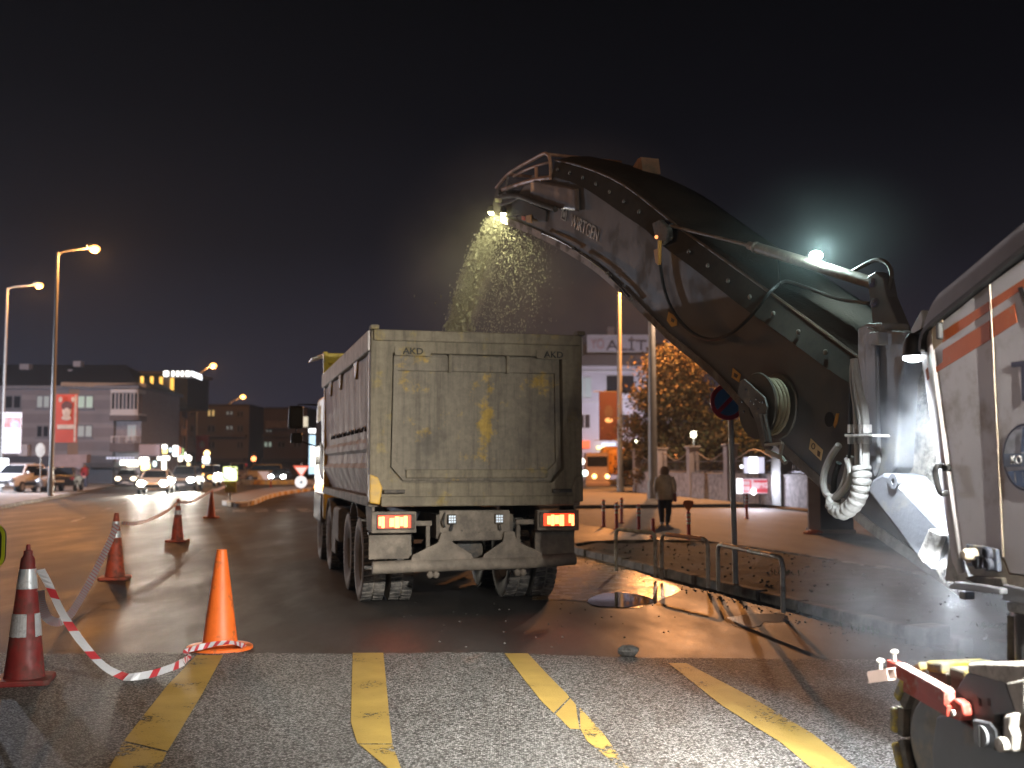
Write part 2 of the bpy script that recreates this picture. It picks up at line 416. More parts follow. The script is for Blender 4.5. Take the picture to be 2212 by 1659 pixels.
# loose kerb block lying on the verge
lb = empty('loose_kerb_block', gp(2004, 1392, 0.12), TH+0.25, 'loose concrete kerb block lying on the soil behind the kerb', 'kerb block')
MB().box((0, 0, 0.085), (0.34, 0.22, 0.17)).build('block', M_kerb, lb, bevel=0.015)

# ---- far pavement with the wall, raised by a kerb; left pavement
M_pave2 = M('left_pavement', (0.30, 0.29, 0.28), 0.8, var=0.2, scale=0.6, dirt=(0.15, 0.14, 0.13), amt=0.3, dscale=0.5)
def slab(name, pts, z0, z1, mat):
    o = MB().prism([Vector((p[0], p[1], z0)) for p in pts], (0, 0, z1-z0)).build(name, mat, bevel=0.0)
    return tag(o, kind='structure')
slab('far_pavement', [R(9.5, 44.5), R(11.5, 42.2), R(40, 41.2), R(60, 41.2), R(60, 110), R(9.5, 110)], -0.03, 0.13, M_pave)
slab('left_pavement', [R(-60, -20), R(-8.7, -20), R(-8.7, 300), R(-60, 300)], -0.03, 0.12, M_pave2)
lk = empty('left_kerb', R(-8.62, 60, 0), TH, kind='structure')
lk0 = MB().box((0, 0, 0), (0.16, 1.96, 0.27)).build('kerb_stone', M_kerb, lk, bevel=0.02)
lk0.location = (0, -28, 0.0)
for i in range(1, 40):
    k = lk0.copy(); col.objects.link(k); k.location = (random.uniform(-.01, .01), -28+i*2.0, random.uniform(-.01, .01))

# ---- traffic island with yellow and white kerb stones
M_ky = M('kerb_yellow', (0.50, 0.30, 0.04), 0.7, var=0.2, dirt=(0.16, 0.12, 0.08), amt=0.35, dscale=3)
M_kw = M('kerb_white', (0.62, 0.60, 0.56), 0.7, var=0.15, dirt=(0.25, 0.22, 0.18), amt=0.3, dscale=3)
isl = bez([gp(484,1091), gp(515,1096), gp(548,1090), gp(580,1077), gp(625,1067), gp(690,1059), gp(760,1054), gp(830,1053)], 6)
back = [gp(830,1047), gp(690,1050), gp(600,1055), gp(540,1064), gp(500,1076)]
island = slab('traffic_island', [(p.x, p.y) for p in isl] + [(p.x, p.y) for p in back], -0.03, 0.15, M('island_soil', (0.16, 0.12, 0.09), 0.9, var=0.3, scale=1.0, bump=0.5, bscale=8))
def kerb_ring(path, parent, h, step, wd=0.18):
    acc = []; L = 0; k = 0; p0 = path[0]
    pts = [path[0]]
    for a, b in zip(path[:-1], path[1:]):
        d = (b-a).length; n = max(1, int(d/0.1))
        pts += [a.lerp(b, (i+1)/n) for i in range(n)]
    last = pts[0]
    for q in pts[1:]:
        if (q-last).length >= step:
            MB().bar(last + Vector((0, 0, h/2)), q - (q-last).normalized()*0.03 + Vector((0, 0, h/2)), wd, h).build('kerb_stone', (M_kw, M_ky)[k % 2], parent, world=True, bevel=0.02)
            last = q; k += 1
kerb_ring(isl, island, 0.2, 1.15)
ki2 = empty('roundabout_kerb', gp(600, 1046), kind='structure')
kerb_ring([gp(496,1046), gp(560,1047.5), gp(620,1047.5), gp(700,1046), gp(830,1043)], ki2, 0.42, 4.0, 0.5)

# ---- wet sand and puddle by the kerb
def blob(cx_, cy_, rx, ry, n=44, j=0.12, seed=1):
    rnd = random.Random(seed); ph = [rnd.uniform(0, 6.28) for _ in range(5)]
    out = []
    for i in range(n):
        a = 2*math.pi*i/n; k = 1 + j*sum(math.sin((q+2)*a+ph[q])/(q+1.3) for q in range(5))
        out.append((cx_+rx*k*math.cos(a), cy_+ry*k*math.sin(a)))
    return out
wm_, wnt, wb = _nodes('wet_sand')
wtc = N(wnt, 'TexCoord'); wn = N(wnt, 'TexNoise', Scale=2.6, Detail=8.0, Roughness=0.7); wnt.links.new(wtc.outputs['Object'], wn.inputs['Vector'])
wr = ramp(wnt, wn.outputs['Fac'], [(0.33, (0.03, 0.026, 0.02)), (0.45, (0.38, 0.27, 0.14)), (0.75, (0.55, 0.40, 0.22))]); wnt.links.new(wr.outputs[0], wb.inputs['Base Color'])
wr2 = ramp(wnt, wn.outputs['Fac'], [(0.34, g3(0.7)), (0.48, g3(0.27))]); wnt.links.new(wr2.outputs[0], wb.inputs['Roughness'])
wn2 = N(wnt, 'TexNoise', Scale=30.0, Detail=3.0); wnt.links.new(wtc.outputs['Object'], wn2.inputs['Vector'])
wbp = N(wnt, 'Bump', Strength=0.35, Distance=0.02); wnt.links.new(wn2.outputs['Fac'], wbp.inputs['Height']); wnt.links.new(wbp.outputs[0], wb.inputs['Normal'])
sand = [(1150,1185),(1215,1183),(1262,1192),(1310,1206),(1352,1222),(1392,1240),(1428,1256),(1460,1266),(1472,1276),(1440,1290),(1408,1302),(1376,1314),(1330,1312),(1290,1302),(1240,1296),(1150,1296)]
tag(MB().poly([gp(u, v, 0.006) for u, v in sand]).build('wet_sand', wm_, fix=False), kind='structure')
water = GL('puddle_water', (0.012, 0.011, 0.010), 0.03)
pud = [(gp(u, v, 0.011)) for u, v in blob(1338, 1296, 64, 17, seed=4, j=0.10)]
tag(MB().poly(pud).build('puddle', water, fix=False), 'dark puddle lying in the wet sand beside the dump truck wheel', kind='structure')
pud2 = [(gp(u, v, 0.005)) for u, v in blob(1632, 1338, 62, 14, seed=9, j=0.3)]
tag(MB().poly(pud2).build('puddle', GL('damp_patch', (0.06, 0.065, 0.06), 0.22), fix=False), 'thin pale damp patch by the kerb below the third hoop rail', kind='structure')

# ---- stones and crumbs
gm = MB()
for i in range(380):
    s_ = random.uniform(6.7, 9.7); t_ = random.uniform(4, 21); r_ = random.uniform(0.008, 0.03)
    p = R(s_, t_, VZ+0.01); gm.ball(p, r_, 1, random.uniform(.6, 1.2), random.uniform(.5, .8), 5, 3, 0.2)
for i in range(420):
    t_ = random.uniform(4.5, 21); s_ = 6.45 - abs(random.gauss(0, 0.28)); r_ = random.uniform(0.006, 0.02)
    gm.ball(R(s_, t_, 0.006), r_, 1, random.uniform(.6, 1.2), random.uniform(.5, .8), 5, 3, 0.2)
for i in range(45):
    p = gp(random.uniform(850, 1500), random.uniform(1300, 1400), 0.004); gm.ball(p, random.uniform(0.005, 0.013), 1, 1, .7, 5, 3, 0.2)
tag(gm.build('gravel', M('gravel_stone', (0.13, 0.12, 0.108), 0.9, var=0.5, scale=9)), 'small stones and crumbs scattered along the kerb and verge', 'gravel', kind='stuff')
rk = MB().ball((0, 0, 0.045), 0.085, 1.15, .8, .6, 9, 6, 0.12).build('stone', M('lump', (0.13, 0.122, 0.112), 0.9, var=0.4, scale=8, bump=0.8))
rk.location = gp(1357, 1417); tag(rk, 'fist sized grey lump of rubble lying on the road joint', 'stone')
# weeds in the kerb joint
gr = MB()
for (s_, t_, n_, h_) in ((6.42, 7.6, 60, .11), (6.40, 10.3, 45, .09), (6.44, 8.9, 30, .07), (9.1, 12, 60, .08), (8.0, 15, 60, .08), (7.3, 9.5, 60, .07), (8.4, 10.5, 70, .09)):
    for i in range(n_):
        a = random.uniform(0, 6.28); rr = abs(random.gauss(0, .14)); p = R(s_, t_, 0.0 if s_ < 6.5 else VZ) + Vector((rr*math.cos(a), rr*math.sin(a)*1.6, 0))
        d = Vector((random.uniform(-1, 1), random.uniform(-1, 1), random.uniform(.6, 1.6))).normalized()*h_*random.uniform(.5, 1.2)
        sd = Vector((-d.y, d.x, 0)).normalized()*0.006
        gr.add([p-sd, p+sd, p+d*.6+sd*.8, p+d, p+d*.6-sd*.8], [(0, 1, 2, 3, 4)])
tag(gr.build('weeds', M('weed_leaf', (0.05, 0.09, 0.03), 0.7, var=0.4), fix=False), 'low weeds growing in the kerb joints and the soil', 'weeds', kind='stuff')
# ================================================================== DUMP TRUCK
TRK = empty('dump_truck', (-0.389, 13.05, 0), TH, 'dusty yellow four axle dump truck seen from behind under the conveyor', 'truck')
def tp(*a): return Vector(a)
def body_paint(name, clean, dust, keep, patch=None, grime=(0.055, 0.05, 0.047)):
    """faded yellow paint under dried dust; an optional patch where the dust has been knocked off; dark oily smears"""
    m, nt, b = _nodes(name)
    tc = N(nt, 'TexCoord'); n1 = N(nt, 'TexNoise', Scale=3.2, Detail=9.0, Roughness=0.7); n2 = N(nt, 'TexNoise', Scale=14.0, Detail=6.0, Roughness=0.75)
    n3 = N(nt, 'TexNoise', Scale=1.1, Detail=4.0, Roughness=0.6)
    for n in (n1, n2, n3): nt.links.new(tc.outputs['Object'], n.inputs['Vector'])
    f = n1.outputs['Fac']
    if patch:
        mp = N(nt, 'Mapping'); nt.links.new(tc.outputs['Object'], mp.inputs[0])
        c, sc = patch; mp.inputs['Scale'].default_value = [1/x for x in sc]
        mp.inputs['Location'].default_value = [-a/x for a, x in zip(c, sc)]
        ln = N(nt, 'VectorMath', operation='LENGTH'); nt.links.new(mp.outputs[0], ln.inputs[0])
        mr = N(nt, 'MapRange'); mr.inputs[1].default_value = 0.0; mr.inputs[2].default_value = 1.0; mr.inputs[3].default_value = 0.24; mr.inputs[4].default_value = 0.0
        nt.links.new(ln.outputs['Value'], mr.inputs[0])
        ad = N(nt, 'Math', operation='ADD'); nt.links.new(f, ad.inputs[0]); nt.links.new(mr.outputs[0], ad.inputs[1])
        ad2 = N(nt, 'Math', operation='MULTIPLY_ADD'); ad2.inputs[1].default_value = 0.35; nt.links.new(n2.outputs['Fac'], ad2.inputs[0]); nt.links.new(ad.outputs[0], ad2.inputs[2])
        f = ad2.outputs[0]; keep = keep + 0.175
    r1 = ramp(nt, f, [(keep-0.06, g3(0)), (keep+0.05, g3(1))])
    dc = ramp(nt, n2.outputs['Fac'], [(0.3, tuple(Vector(dust)*0.75)), (0.7, tuple(Vector(dust)*1.15))])
    cc = ramp(nt, n2.outputs['Fac'], [(0.3, tuple(Vector(clean)*0.7)), (0.7, tuple(Vector(clean)*1.1))])
    mx = N(nt, 'MixRGB'); nt.links.new(r1.outputs[0], mx.inputs['Fac']); nt.links.new(dc.outputs[0], mx.inputs['Color1']); nt.links.new(cc.outputs[0], mx.inputs['Color2'])
    ms = N(nt, 'Mapping'); ms.inputs['Scale'].default_value = (9, 9, 0.55); nt.links.new(tc.outputs['Object'], ms.inputs[0]); n4 = N(nt, 'TexNoise', Scale=1.0, Detail=6.0, Roughness=0.7); nt.links.new(ms.outputs[0], n4.inputs['Vector'])
    r4 = ramp(nt, n4.outputs['Fac'], [(0.34, g3(0.55)), (0.52, g3(1.0)), (0.68, g3(1.12))]); m4 = N(nt, 'MixRGB', blend_type='MULTIPLY'); m4.inputs['Fac'].default_value = 0.8; nt.links.new(mx.outputs[0], m4.inputs['Color1']); nt.links.new(r4.outputs[0], m4.inputs['Color2']); mx = m4
    r3 = ramp(nt, n3.outputs['Fac'], [(0.56, g3(0)), (0.70, g3(0.75))])
    m3 = N(nt, 'MixRGB'); nt.links.new(r3.outputs[0], m3.inputs['Fac']); nt.links.new(mx.outputs[0], m3.inputs['Color1']); m3.inputs['Color2'].default_value = (*grime, 1)
    nt.links.new(m3.outputs[0], b.inputs['Base Color']); b.inputs['Roughness'].default_value = 0.78; b.inputs['Specular IOR Level'].default_value = 0.3
    bp = N(nt, 'Bump', Strength=0.35, Distance=0.012); nt.links.new(n2.outputs['Fac'], bp.inputs['Height']); nt.links.new(bp.outputs[0], b.inputs['Normal'])
    MATS[name] = m; return m
DUST = (0.178, 0.152, 0.118); YEL = (0.36, 0.24, 0.06)
M_tg = body_paint('tailgate_paint', YEL, DUST, 0.64, ((0.12, 0.1, 2.15), (0.20, 1.0, 0.55)))
M_tf = body_paint('tailgate_frame_paint', (0.30, 0.225, 0.085), (0.190, 0.160, 0.115), 0.62)
M_bs = body_paint('body_side_lit_paint', (0.50, 0.33, 0.12), (0.60, 0.55, 0.55), 0.66, grime=(0.25, 0.17, 0.11))  # cool light on the truck's side put into the pale dust colour
M_rail = body_paint('rail_paint', (0.55, 0.50, 0.48), (0.62, 0.57, 0.56), 0.6)
M_yc = M('clean_yellow_paint', (0.62, 0.45, 0.03), 0.5, var=0.12, dirt=(0.30, 0.24, 0.14), amt=0.15, dscale=3)
M_oc = M('ochre_paint', (0.50, 0.29, 0.04), 0.55, var=0.15, dirt=(0.3, 0.24, 0.16), amt=0.3)
M_mud = M('mud_coated_steel', (0.215, 0.18, 0.145), 0.85, var=0.25, scale=5, dirt=(0.13, 0.11, 0.09), amt=0.4, dscale=4, bump=0.3)
M_dark = M('chassis_black', (0.035, 0.033, 0.032), 0.6, var=0.3, dirt=(0.14, 0.115, 0.09), amt=0.5, dscale=5)
M_tyre = M('tyre_rubber', (0.06, 0.058, 0.056), 0.8, var=0.3, scale=20, dirt=(0.22, 0.20, 0.18), amt=0.42, dscale=9, bump=0.2)
M_tyside = M('tyre_dusty_wall', (0.27, 0.24, 0.21), 0.85, var=0.25, scale=8)
M_rim = M('rim_paint', (0.30, 0.18, 0.12), 0.7, var=0.25, dirt=(0.22, 0.18, 0.14), amt=0.5, dscale=6)
HW = 1.275                                                     # half width of the tipper body
# ---- tailgate: plate, raised frame with clipped lower corners, plates with letters
def ring(outer, inner, y0, y1):
    """flat frame between two outlines of equal length, both (x,z)"""
    n = len(outer); mb = MB()
    A = [tp(x, y0, z) for x, z in outer] + [tp(x, y0, z) for x, z in inner]; B = [p + Vector((0, y1-y0, 0)) for p in A]
    fs = []
    for i in range(n):
        j = (i+1) % n
        fs += [(i, j, j+n, i+n), (i+2*n, i+3*n, j+3*n, j+2*n), (i, i+2*n, j+2*n, j), (i+n, j+n, j+3*n, i+3*n)]
    return mb.add(A+B, fs)
out8 = [(-HW, 3.27), (HW, 3.26), (HW, 1.46), (HW-0.22, 1.235), (-HW+0.22, 1.235), (-HW, 1.46)]
inn8 = [(-1.02, 3.0), (1.02, 3.0), (1.04, 1.66), (0.90, 1.50), (-0.90, 1.50), (-1.04, 1.66)]
MB().prism([tp(x, 0.115, z) for x, z in [(-1.2, 3.2), (1.2, 3.2), (1.2, 1.45), (1.0, 1.28), (-1.0, 1.28), (-1.2, 1.45)]], (0, 0.05, 0)).build('tailgate', M_tg, TRK)
ring(out8, inn8, 0.0, 0.17).build('tailgate_frame', M_tf, TRK, bevel=0.012)
MB().box((0, -0.012, 3.20), (2.50, 0.05, 0.13)).build('top_rail', M_tf, TRK, bevel=0.015)
MB().box((0.0, -0.02, 1.285), (2.30, 0.07, 0.115)).build('bottom_rail', M_tf, TRK, bevel=0.015)
# inner pressed panel with a step, two stiffeners
ring([(-1.00, 2.98), (1.00, 2.98), (1.02, 1.68), (0.88, 1.52), (-0.88, 1.52), (-1.02, 1.68)],
     [(-0.95, 2.80), (0.95, 2.80), (0.96, 1.74), (0.84, 1.62), (-0.84, 1.62), (-0.96, 1.74)], 0.070, 0.118).build('panel_step', M_tg, TRK, bevel=0.008)
for x in (-0.34, 0.36):
    MB().box((x, 0.075, 2.90), (0.035, 0.09, 0.22)).build('stiffener', M_tf, TRK, bevel=0.006)
MB().box((0, 0.075, 1.60), (1.7, 0.09, 0.10)).build('ledge', M_tf, TRK, bevel=0.012)
M_ink = M('dark_lettering', (0.02, 0.02, 0.02), 0.6, var=0.1)
for x0, x1 in ((-1.00, -0.58), (0.70, 1.10)):
    pl = MB().prism([tp(x0, -0.016, 3.07), tp(x1, -0.016, 3.07), tp(x1, -0.016, 2.97), tp((x0+x1)/2+0.1*(1 if x0 < 0 else -1)*0, -0.016, 2.97), tp(x0, -0.016, 2.97)], (0, 0.02, 0)).build('name_plate', M_tf, TRK)
    lettering('AKD', M_ink, wm(TRK) @ tp(x0+0.09, -0.019, 2.985), wm(TRK).to_3x3() @ Vector((1, 0, 0)), (0, 0, 1), width=0.24, height=0.075, parent=pl, ext=0.004, bold=0.012)
for sx in (-1, 1):
    MB().prism([tp(sx*1.278, -0.02, 1.60), tp(sx*1.278, -0.02, 1.27), tp(sx*1.16, -0.02, 1.25), tp(sx*1.13, -0.02, 1.44), tp(sx*1.18, -0.02, 1.56)], (0, 0.16, 0)).build('latch_plate', M_oc if sx < 0 else M_tf, TRK, bevel=0.015)
    MB().tube([tp(sx*1.0-0.12, -0.06, 1.40), tp(sx*1.0+0.12, -0.06, 1.40)], 0.022).build('latch_pin', M_dark, TRK)
    MB().box((sx*1.24, -0.005, 3.285), (0.10, 0.16, 0.05)).build('hinge', M_tf, TRK, bevel=0.01)
# ---- tipper body: rear posts, side walls with rail and folds, front board, floor
def side(sx):
    prof = [(1.235, 3.00), (1.215, 2.2), (1.20, 2.02), (1.235, 1.96), (1.24, 1.90), (1.20, 1.86), (1.205, 1.72), (1.25, 1.66), (1.12, 1.34), (1.10, 1.30)]
    rows = []
    for i in range(25):
        y = 0.14 + (6.42-0.14)*i/24
        rows.append([tp(sx*(x + 0.010*math.sin(i*1.9+k)), y, z) for k, (x, z) in enumerate(prof)])
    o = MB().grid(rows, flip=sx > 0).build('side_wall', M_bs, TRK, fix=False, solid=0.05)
    MB().box((sx*1.245, 3.3, 3.14), (0.13, 6.5, 0.24)).build('side_rail', M_rail, TRK, bevel=0.02)
    MB().box((sx*1.235, 0.20, 2.2), (0.08, 0.13, 1.72)).build('rear_post', M_oc, TRK, bevel=0.015)
    MB().box((sx*1.252, 0.135, 2.2), (0.05, 0.03, 1.9)).build('post_edge', M_rail, TRK, bevel=0.006)
    MB().box((sx*1.262, 0.30, 2.1), (0.03, 0.04, 1.75)).build('post_edge', M_rail, TRK, bevel=0.006)
    MB().box((sx*1.23, 6.40, 2.2), (0.09, 0.22, 1.72)).build('front_post', M_oc, TRK, bevel=0.015)
    MB().box((sx*1.20, 3.3, 1.28), (0.16, 6.4, 0.12)).build('sill_beam', M_mud, TRK, bevel=0.02)
    for y in (1.55, 3.6, 5.2):
        MB().prism([tp(sx*1.235, y-0.22, 3.03), tp(sx*1.235, y+0.22, 3.03), tp(sx*1.235, y, 2.80)], (sx*0.05, 0, 0)).build('gusset', M_oc, TRK)
    for k in range(9):
        y = 0.9 + k*0.52; pts = [tp(sx*1.243, y + 0.17*math.cos(a), 2.115 + 0.055*math.sin(a)) for a in [math.pi*i/6 for i in range(7)]]
        MB().tube(pts, 0.014, 5).build('edge_notch', M_ink, TRK)
side(-1); side(1)
MB().box((0, 6.48, 2.35), (2.48, 0.08, 2.1)).build('front_board', M_oc, TRK)
MB().box((0, 3.3, 1.27), (2.3, 6.4, 0.1)).build('body_floor', M_mud, TRK)
# yellow guard above the cab
gd = MB(); gd.prism([tp(-1.28, 6.42, 3.20), tp(1.28, 6.42, 3.20), tp(1.28, 6.42, 3.62), tp(-1.28, 6.42, 3.62)], (0, 0.06, 0))
gd.prism([tp(-1.28, 6.44, 3.56), tp(1.28, 6.44, 3.56), tp(1.28, 7.9, 3.66), tp(-1.28, 7.9, 3.66)], (0, 0, 0.05))
gd.box((-1.26, 6.44, 3.42), (0.07, 0.12, 0.44)).box((-0.6, 6.40, 3.45), (1.2, 0.05, 0.04))
gd.build('cab_guard', M_yc, TRK, bevel=0.01)
MB().prism([tp(-1.45, 6.9, 3.58), tp(-1.27, 6.9, 3.63), tp(-1.27, 7.8, 3.66), tp(-1.45, 7.8, 3.6)], (0, 0, -0.03)).build('guard_wing', M('white_sheet', (0.6, 0.62, 0.66), 0.4), TRK)
# load of milled asphalt heaped inside
rows = []
for i in range(18):
    r_ = []
    for j in range(12):
        y = 0.2+6.1*i/17; x = -1.15+2.3*j/11
        r_.append(tp(x, y, 2.35 + 0.55*math.exp(-((y-2.2)**2)/1.6-(x-0.1)**2/0.5) + random.uniform(-.04, .04)))
    rows.append(r_)
tag(MB().grid(rows).build('load', M('milled_asphalt', (0.07, 0.065, 0.06), 0.95, var=0.5, scale=15, bump=1.0), TRK, smooth=True), kind='stuff')
# ---- chassis, bumper, lamps
for sx in (-1, 1):
    MB().box((sx*0.42, 4.6, 0.98), (0.09, 8.8, 0.28)).build('chassis_rail', M_dark, TRK)
MB().box((0, 0.22, 0.99), (0.86, 0.05, 0.36)).build('rear_plate', M_mud, TRK, bevel=0.015)
MB().box((0, 0.26, 0.56), (0.74, 0.2, 0.05)).build('tow_beam', M_mud, TRK, bevel=0.02)
MB().lathe([(0.0, 0), (0.17, 0.02), (0.19, 0.2), (0.16, 0.42), (0.0, 0.45)], (0, 0.5, 0.68), (0, 1, 0), 20).build('air_tank', M_dark, TRK, smooth=True)
MB().box((0, 0.7, 0.70), (0.30, 0.3, 0.34)).build('axle_housing', M_mud, TRK, bevel=0.05)
# round bumper bar, slightly bent at its ends
MB().tube([tp(-1.215, 0.17, 0.520), tp(-0.6, 0.16, 0.535), tp(0, 0.15, 0.54), tp(0.6, 0.155, 0.545), tp(1.0, 0.16, 0.565), tp(1.225, 0.175, 0.575)], 0.075, 14).build('bumper_bar', M_mud, TRK, smooth=True)
def bracket(cx_, left):
    pts = [(-0.42, 0.545), (-0.40, 0.66), (-0.10, 0.80), (-0.06, 0.92), (0.06, 0.92), (0.08, 0.80), (0.30, 0.66), (0.36, 0.545)]
    if not left: pts = [(-x, z) for x, z in pts][::-1]
    MB().prism([tp(cx_+x, 0.12, z) for x, z in pts], (0, 0.03, 0)).build('bumper_bracket', M_mud, TRK, bevel=0.01)
bracket(-0.36, True); bracket(0.40, False)
for x in (-0.55, -0.48, 0.50, 0.57):
    MB().ball((x, 0.13, 0.43), 0.045, seg=8, rings=5).build('shackle_nut', M_mud, TRK, smooth=True)
tail_red = E('tail_lamp_glow', (1.0, 0.07, 0.02), 1.6); tail_hot = E('tail_lamp_core', (1.0, 0.33, 0.10), 4.5)
tail_off = M('dark_red_lens', (0.10, 0.012, 0.01), 0.25)
for sx in (-1, 1):
    cx0 = sx*0.985
    hb = MB(); hb.box((cx0, 0.115, 1.045), (0.52, 0.13, 0.245)).build('lamp_housing', M_mud, TRK, bevel=0.012)
    MB().box((cx0-sx*0.02, 0.04, 1.05), (0.44, 0.03, 0.175)).build('lamp_bezel', M_dark, TRK, bevel=0.01)
    L = MB().box((cx0, 0.022, 1.055), (0.38, 0.02, 0.145)).build('tail_lamp', tail_red, TRK, bevel=0.006)
    for dx, wd in ((-0.150, 0.07), (0.0, 0.12), (0.105, 0.09)):
        for q in range(2):
            MB().box((cx0 + sx*dx*-1 + (q-.5)*wd*.5, 0.009, 1.055+random.uniform(-.01, .01)), (wd*0.46, 0.008, 0.10+0.03*q)).build('lamp_core', tail_hot, L, bevel=0.003).location = (0, 0, 0)
    for q in range(4):
        MB().box((cx0-sx*(0.20+q*0.012), 0.02, 1.05), (0.005, 0.02, 0.16)).build('bezel_rib', M_mud, TRK)
    # mud flap below the lamp and deep side skirt
    MB().box((sx*1.0, 0.26, 0.765), (0.50, 0.02, 0.31)).build('mud_flap', M_mud, TRK, bevel=0.01)
    MB().box((sx*1.0, 0.30, 0.91), (0.5, 0.1, 0.03)).build('flap_rail', M_dark, TRK)
    MB().prism([tp(sx*1.23, 0.13, 1.22), tp(sx*1.23, 0.13, 0.93), tp(sx*1.23, 0.62, 0.93), tp(sx*1.23, 0.75, 1.22)], (-sx*0.03, 0, 0)).build('skirt', M_mud, TRK)
    MB().box((sx*0.62, 0.25, 1.02), (0.22, 0.05, 0.06)).build('lamp_bracket', M_mud, TRK, bevel=0.01)
    MB().box((sx*0.55, 0.30, 0.80), (0.05, 0.06, 0.40)).build('hanger', M_mud, TRK, bevel=0.008)
    # square reversing work lamp: a dark case with a three by three field of reflectors
    wl = MB().box((sx*0.285, 0.17, 1.065), (0.105, 0.05, 0.115)).build('work_lamp', M_dark, TRK, bevel=0.008)
    for a in range(3):
        for c in range(3):
            MB().box((sx*0.285+(a-1)*0.029, 0.142, 1.068+(c-1)*0.031), (0.022, 0.008, 0.024)).build('reflector', E('work_lamp_cell', (0.80, 0.9, 1.0), 0.55, False), wl)
    MB().tube([tp(sx*0.285, 0.17, 1.0), tp(sx*0.30, 0.18, 0.93)], 0.02).build('lamp_stem', M_dark, TRK)
    lamp('tail_light', 'SPOT', TRK, wm(TRK) @ tp(cx0, -0.02, 1.05), 12, (1, 0.12, 0.04), 0.12, wm(TRK) @ tp(cx0, -3, 0.2), 150, 0.6)
for x in (-0.16, 0.05, 0.18, -0.28, 0.3):
    MB().lathe([(0.012, 0), (0.012, 0.01)], (x, 0.19, 0.9+abs(x)*.2), (0, -1, 0), 8).build('bolt', M_dark, TRK)
MB().tube(bez([tp(-0.36, 0.2, 1.15), tp(-0.40, 0.1, 1.05), tp(-0.38, 0.12, 0.98)], 6), 0.012).build('cable', M_dark, TRK)
# ---- wheels
def tyre_mesh(rad_=0.52, wd=0.29):
    mb = MB(); mb.cur = 1
    h = wd/2
    mb.lathe([(0.30, -h*0.72), (0.40, -h*0.98), (0.48, -h), (0.502, -h*0.93), (0.505, h*0.93), (0.48, h), (0.40, h*0.98), (0.30, h*0.72)], (0, 0, 0), (1, 0, 0), 48, closed=True)
    mb.cur = 0
    n = 40
    for k in range(n):                                       # tread blocks, two staggered rows with chevrons
        for side_ in (-1, 1):
            a = 2*math.pi*(k + (0.5 if side_ > 0 else 0))/n
            ca, sa = math.cos(a), math.sin(a)
            rad_dir = Vector((0, ca, sa)); tan = Vector((0, -sa, ca)); ax = Vector((1, 0, 0))
            m = Matrix((ax*1.0 + tan*0.14*side_, tan, rad_dir)).transposed()
            mb.box(rad_dir*0.510 + ax*side_*h*0.50, (h*0.86, 0.052, 0.030), m)
    return mb
wheel0 = None
tyre_o = tyre_mesh().build('tyre', [M_tyre, M_tyside], None, smooth=True); tyre_data = tyre_o.data; bpy.data.objects.remove(tyre_o)
rim_o = MB().lathe([(0.305, -0.11), (0.30, -0.02), (0.20, 0.02), (0.17, 0.07), (0.10, 0.08), (0.09, -0.03), (0.0, -0.04)], (0, 0, 0), (1, 0, 0), 28).build('rim', M_rim, None, smooth=True)
rim_data = rim_o.data; bpy.data.objects.remove(rim_o)
def wheel(x, y, flip):
    t = bpy.data.objects.new('wheel', tyre_data); col.objects.link(t); t.parent = TRK; t.location = (x, y, 0.525)
    t.rotation_euler = (random.uniform(0, 6), 0, 0)
    r_ = bpy.data.objects.new('rim', rim_data); col.objects.link(r_); r_.parent = t; r_.rotation_euler = (0, 0, math.pi if flip else 0)
    for k in range(0):
        pass
for y in (1.42, 2.79):
    for sx in (-1, 1):
        wheel(sx*1.09, y, sx < 0); wheel(sx*0.745, y, sx > 0)
    MB().tube([tp(-1.0, y, 0.52), tp(1.0, y, 0.52)], 0.09, 10).build('axle', M_dark, TRK)
    MB().ball((0, y, 0.54), 0.22, 1, 1, 0.9, 14, 8).build('differential', M_mud, TRK, smooth=True)
for y in (5.95, 7.9):
    for sx in (-1, 1): wheel(sx*1.06, y, sx < 0)
    MB().tube([tp(-1.0, y, 0.52), tp(1.0, y, 0.52)], 0.07, 10).build('axle', M_dark, TRK)
# mudguards over the wheels
def fender(y, sx, r_=0.62):
    P = [[tp(sx*(0.86 if q == 0 else 1.22), y + r_*math.cos(a), 0.525 + r_*math.sin(a)) for a in [math.pi*(0.08+0.84*i/12) for i in range(13)]] for q in (0, 1)]
    MB().grid(P).build('mudguard', M_mud, TRK, smooth=True, solid=0.03)
for y in (2.1, 5.95, 7.9):
    for sx in (-1, 1): fender(y, sx, 0.70 if y < 3 else 0.62)
for sx in (-1, 1):
    MB().box((sx*1.02, 4.55, 0.80), (0.42, 0.9, 0.52)).build('side_tank', M_mud, TRK, bevel=0.05)
    MB().box((sx*1.21, 4.9, 0.62), (0.03, 0.5, 0.55)).build('side_flap', M_mud, TRK)
    MB().box((sx*1.10, 6.55, 0.75), (0.1, 0.08, 0.8)).build('step_post', M_dark, TRK)
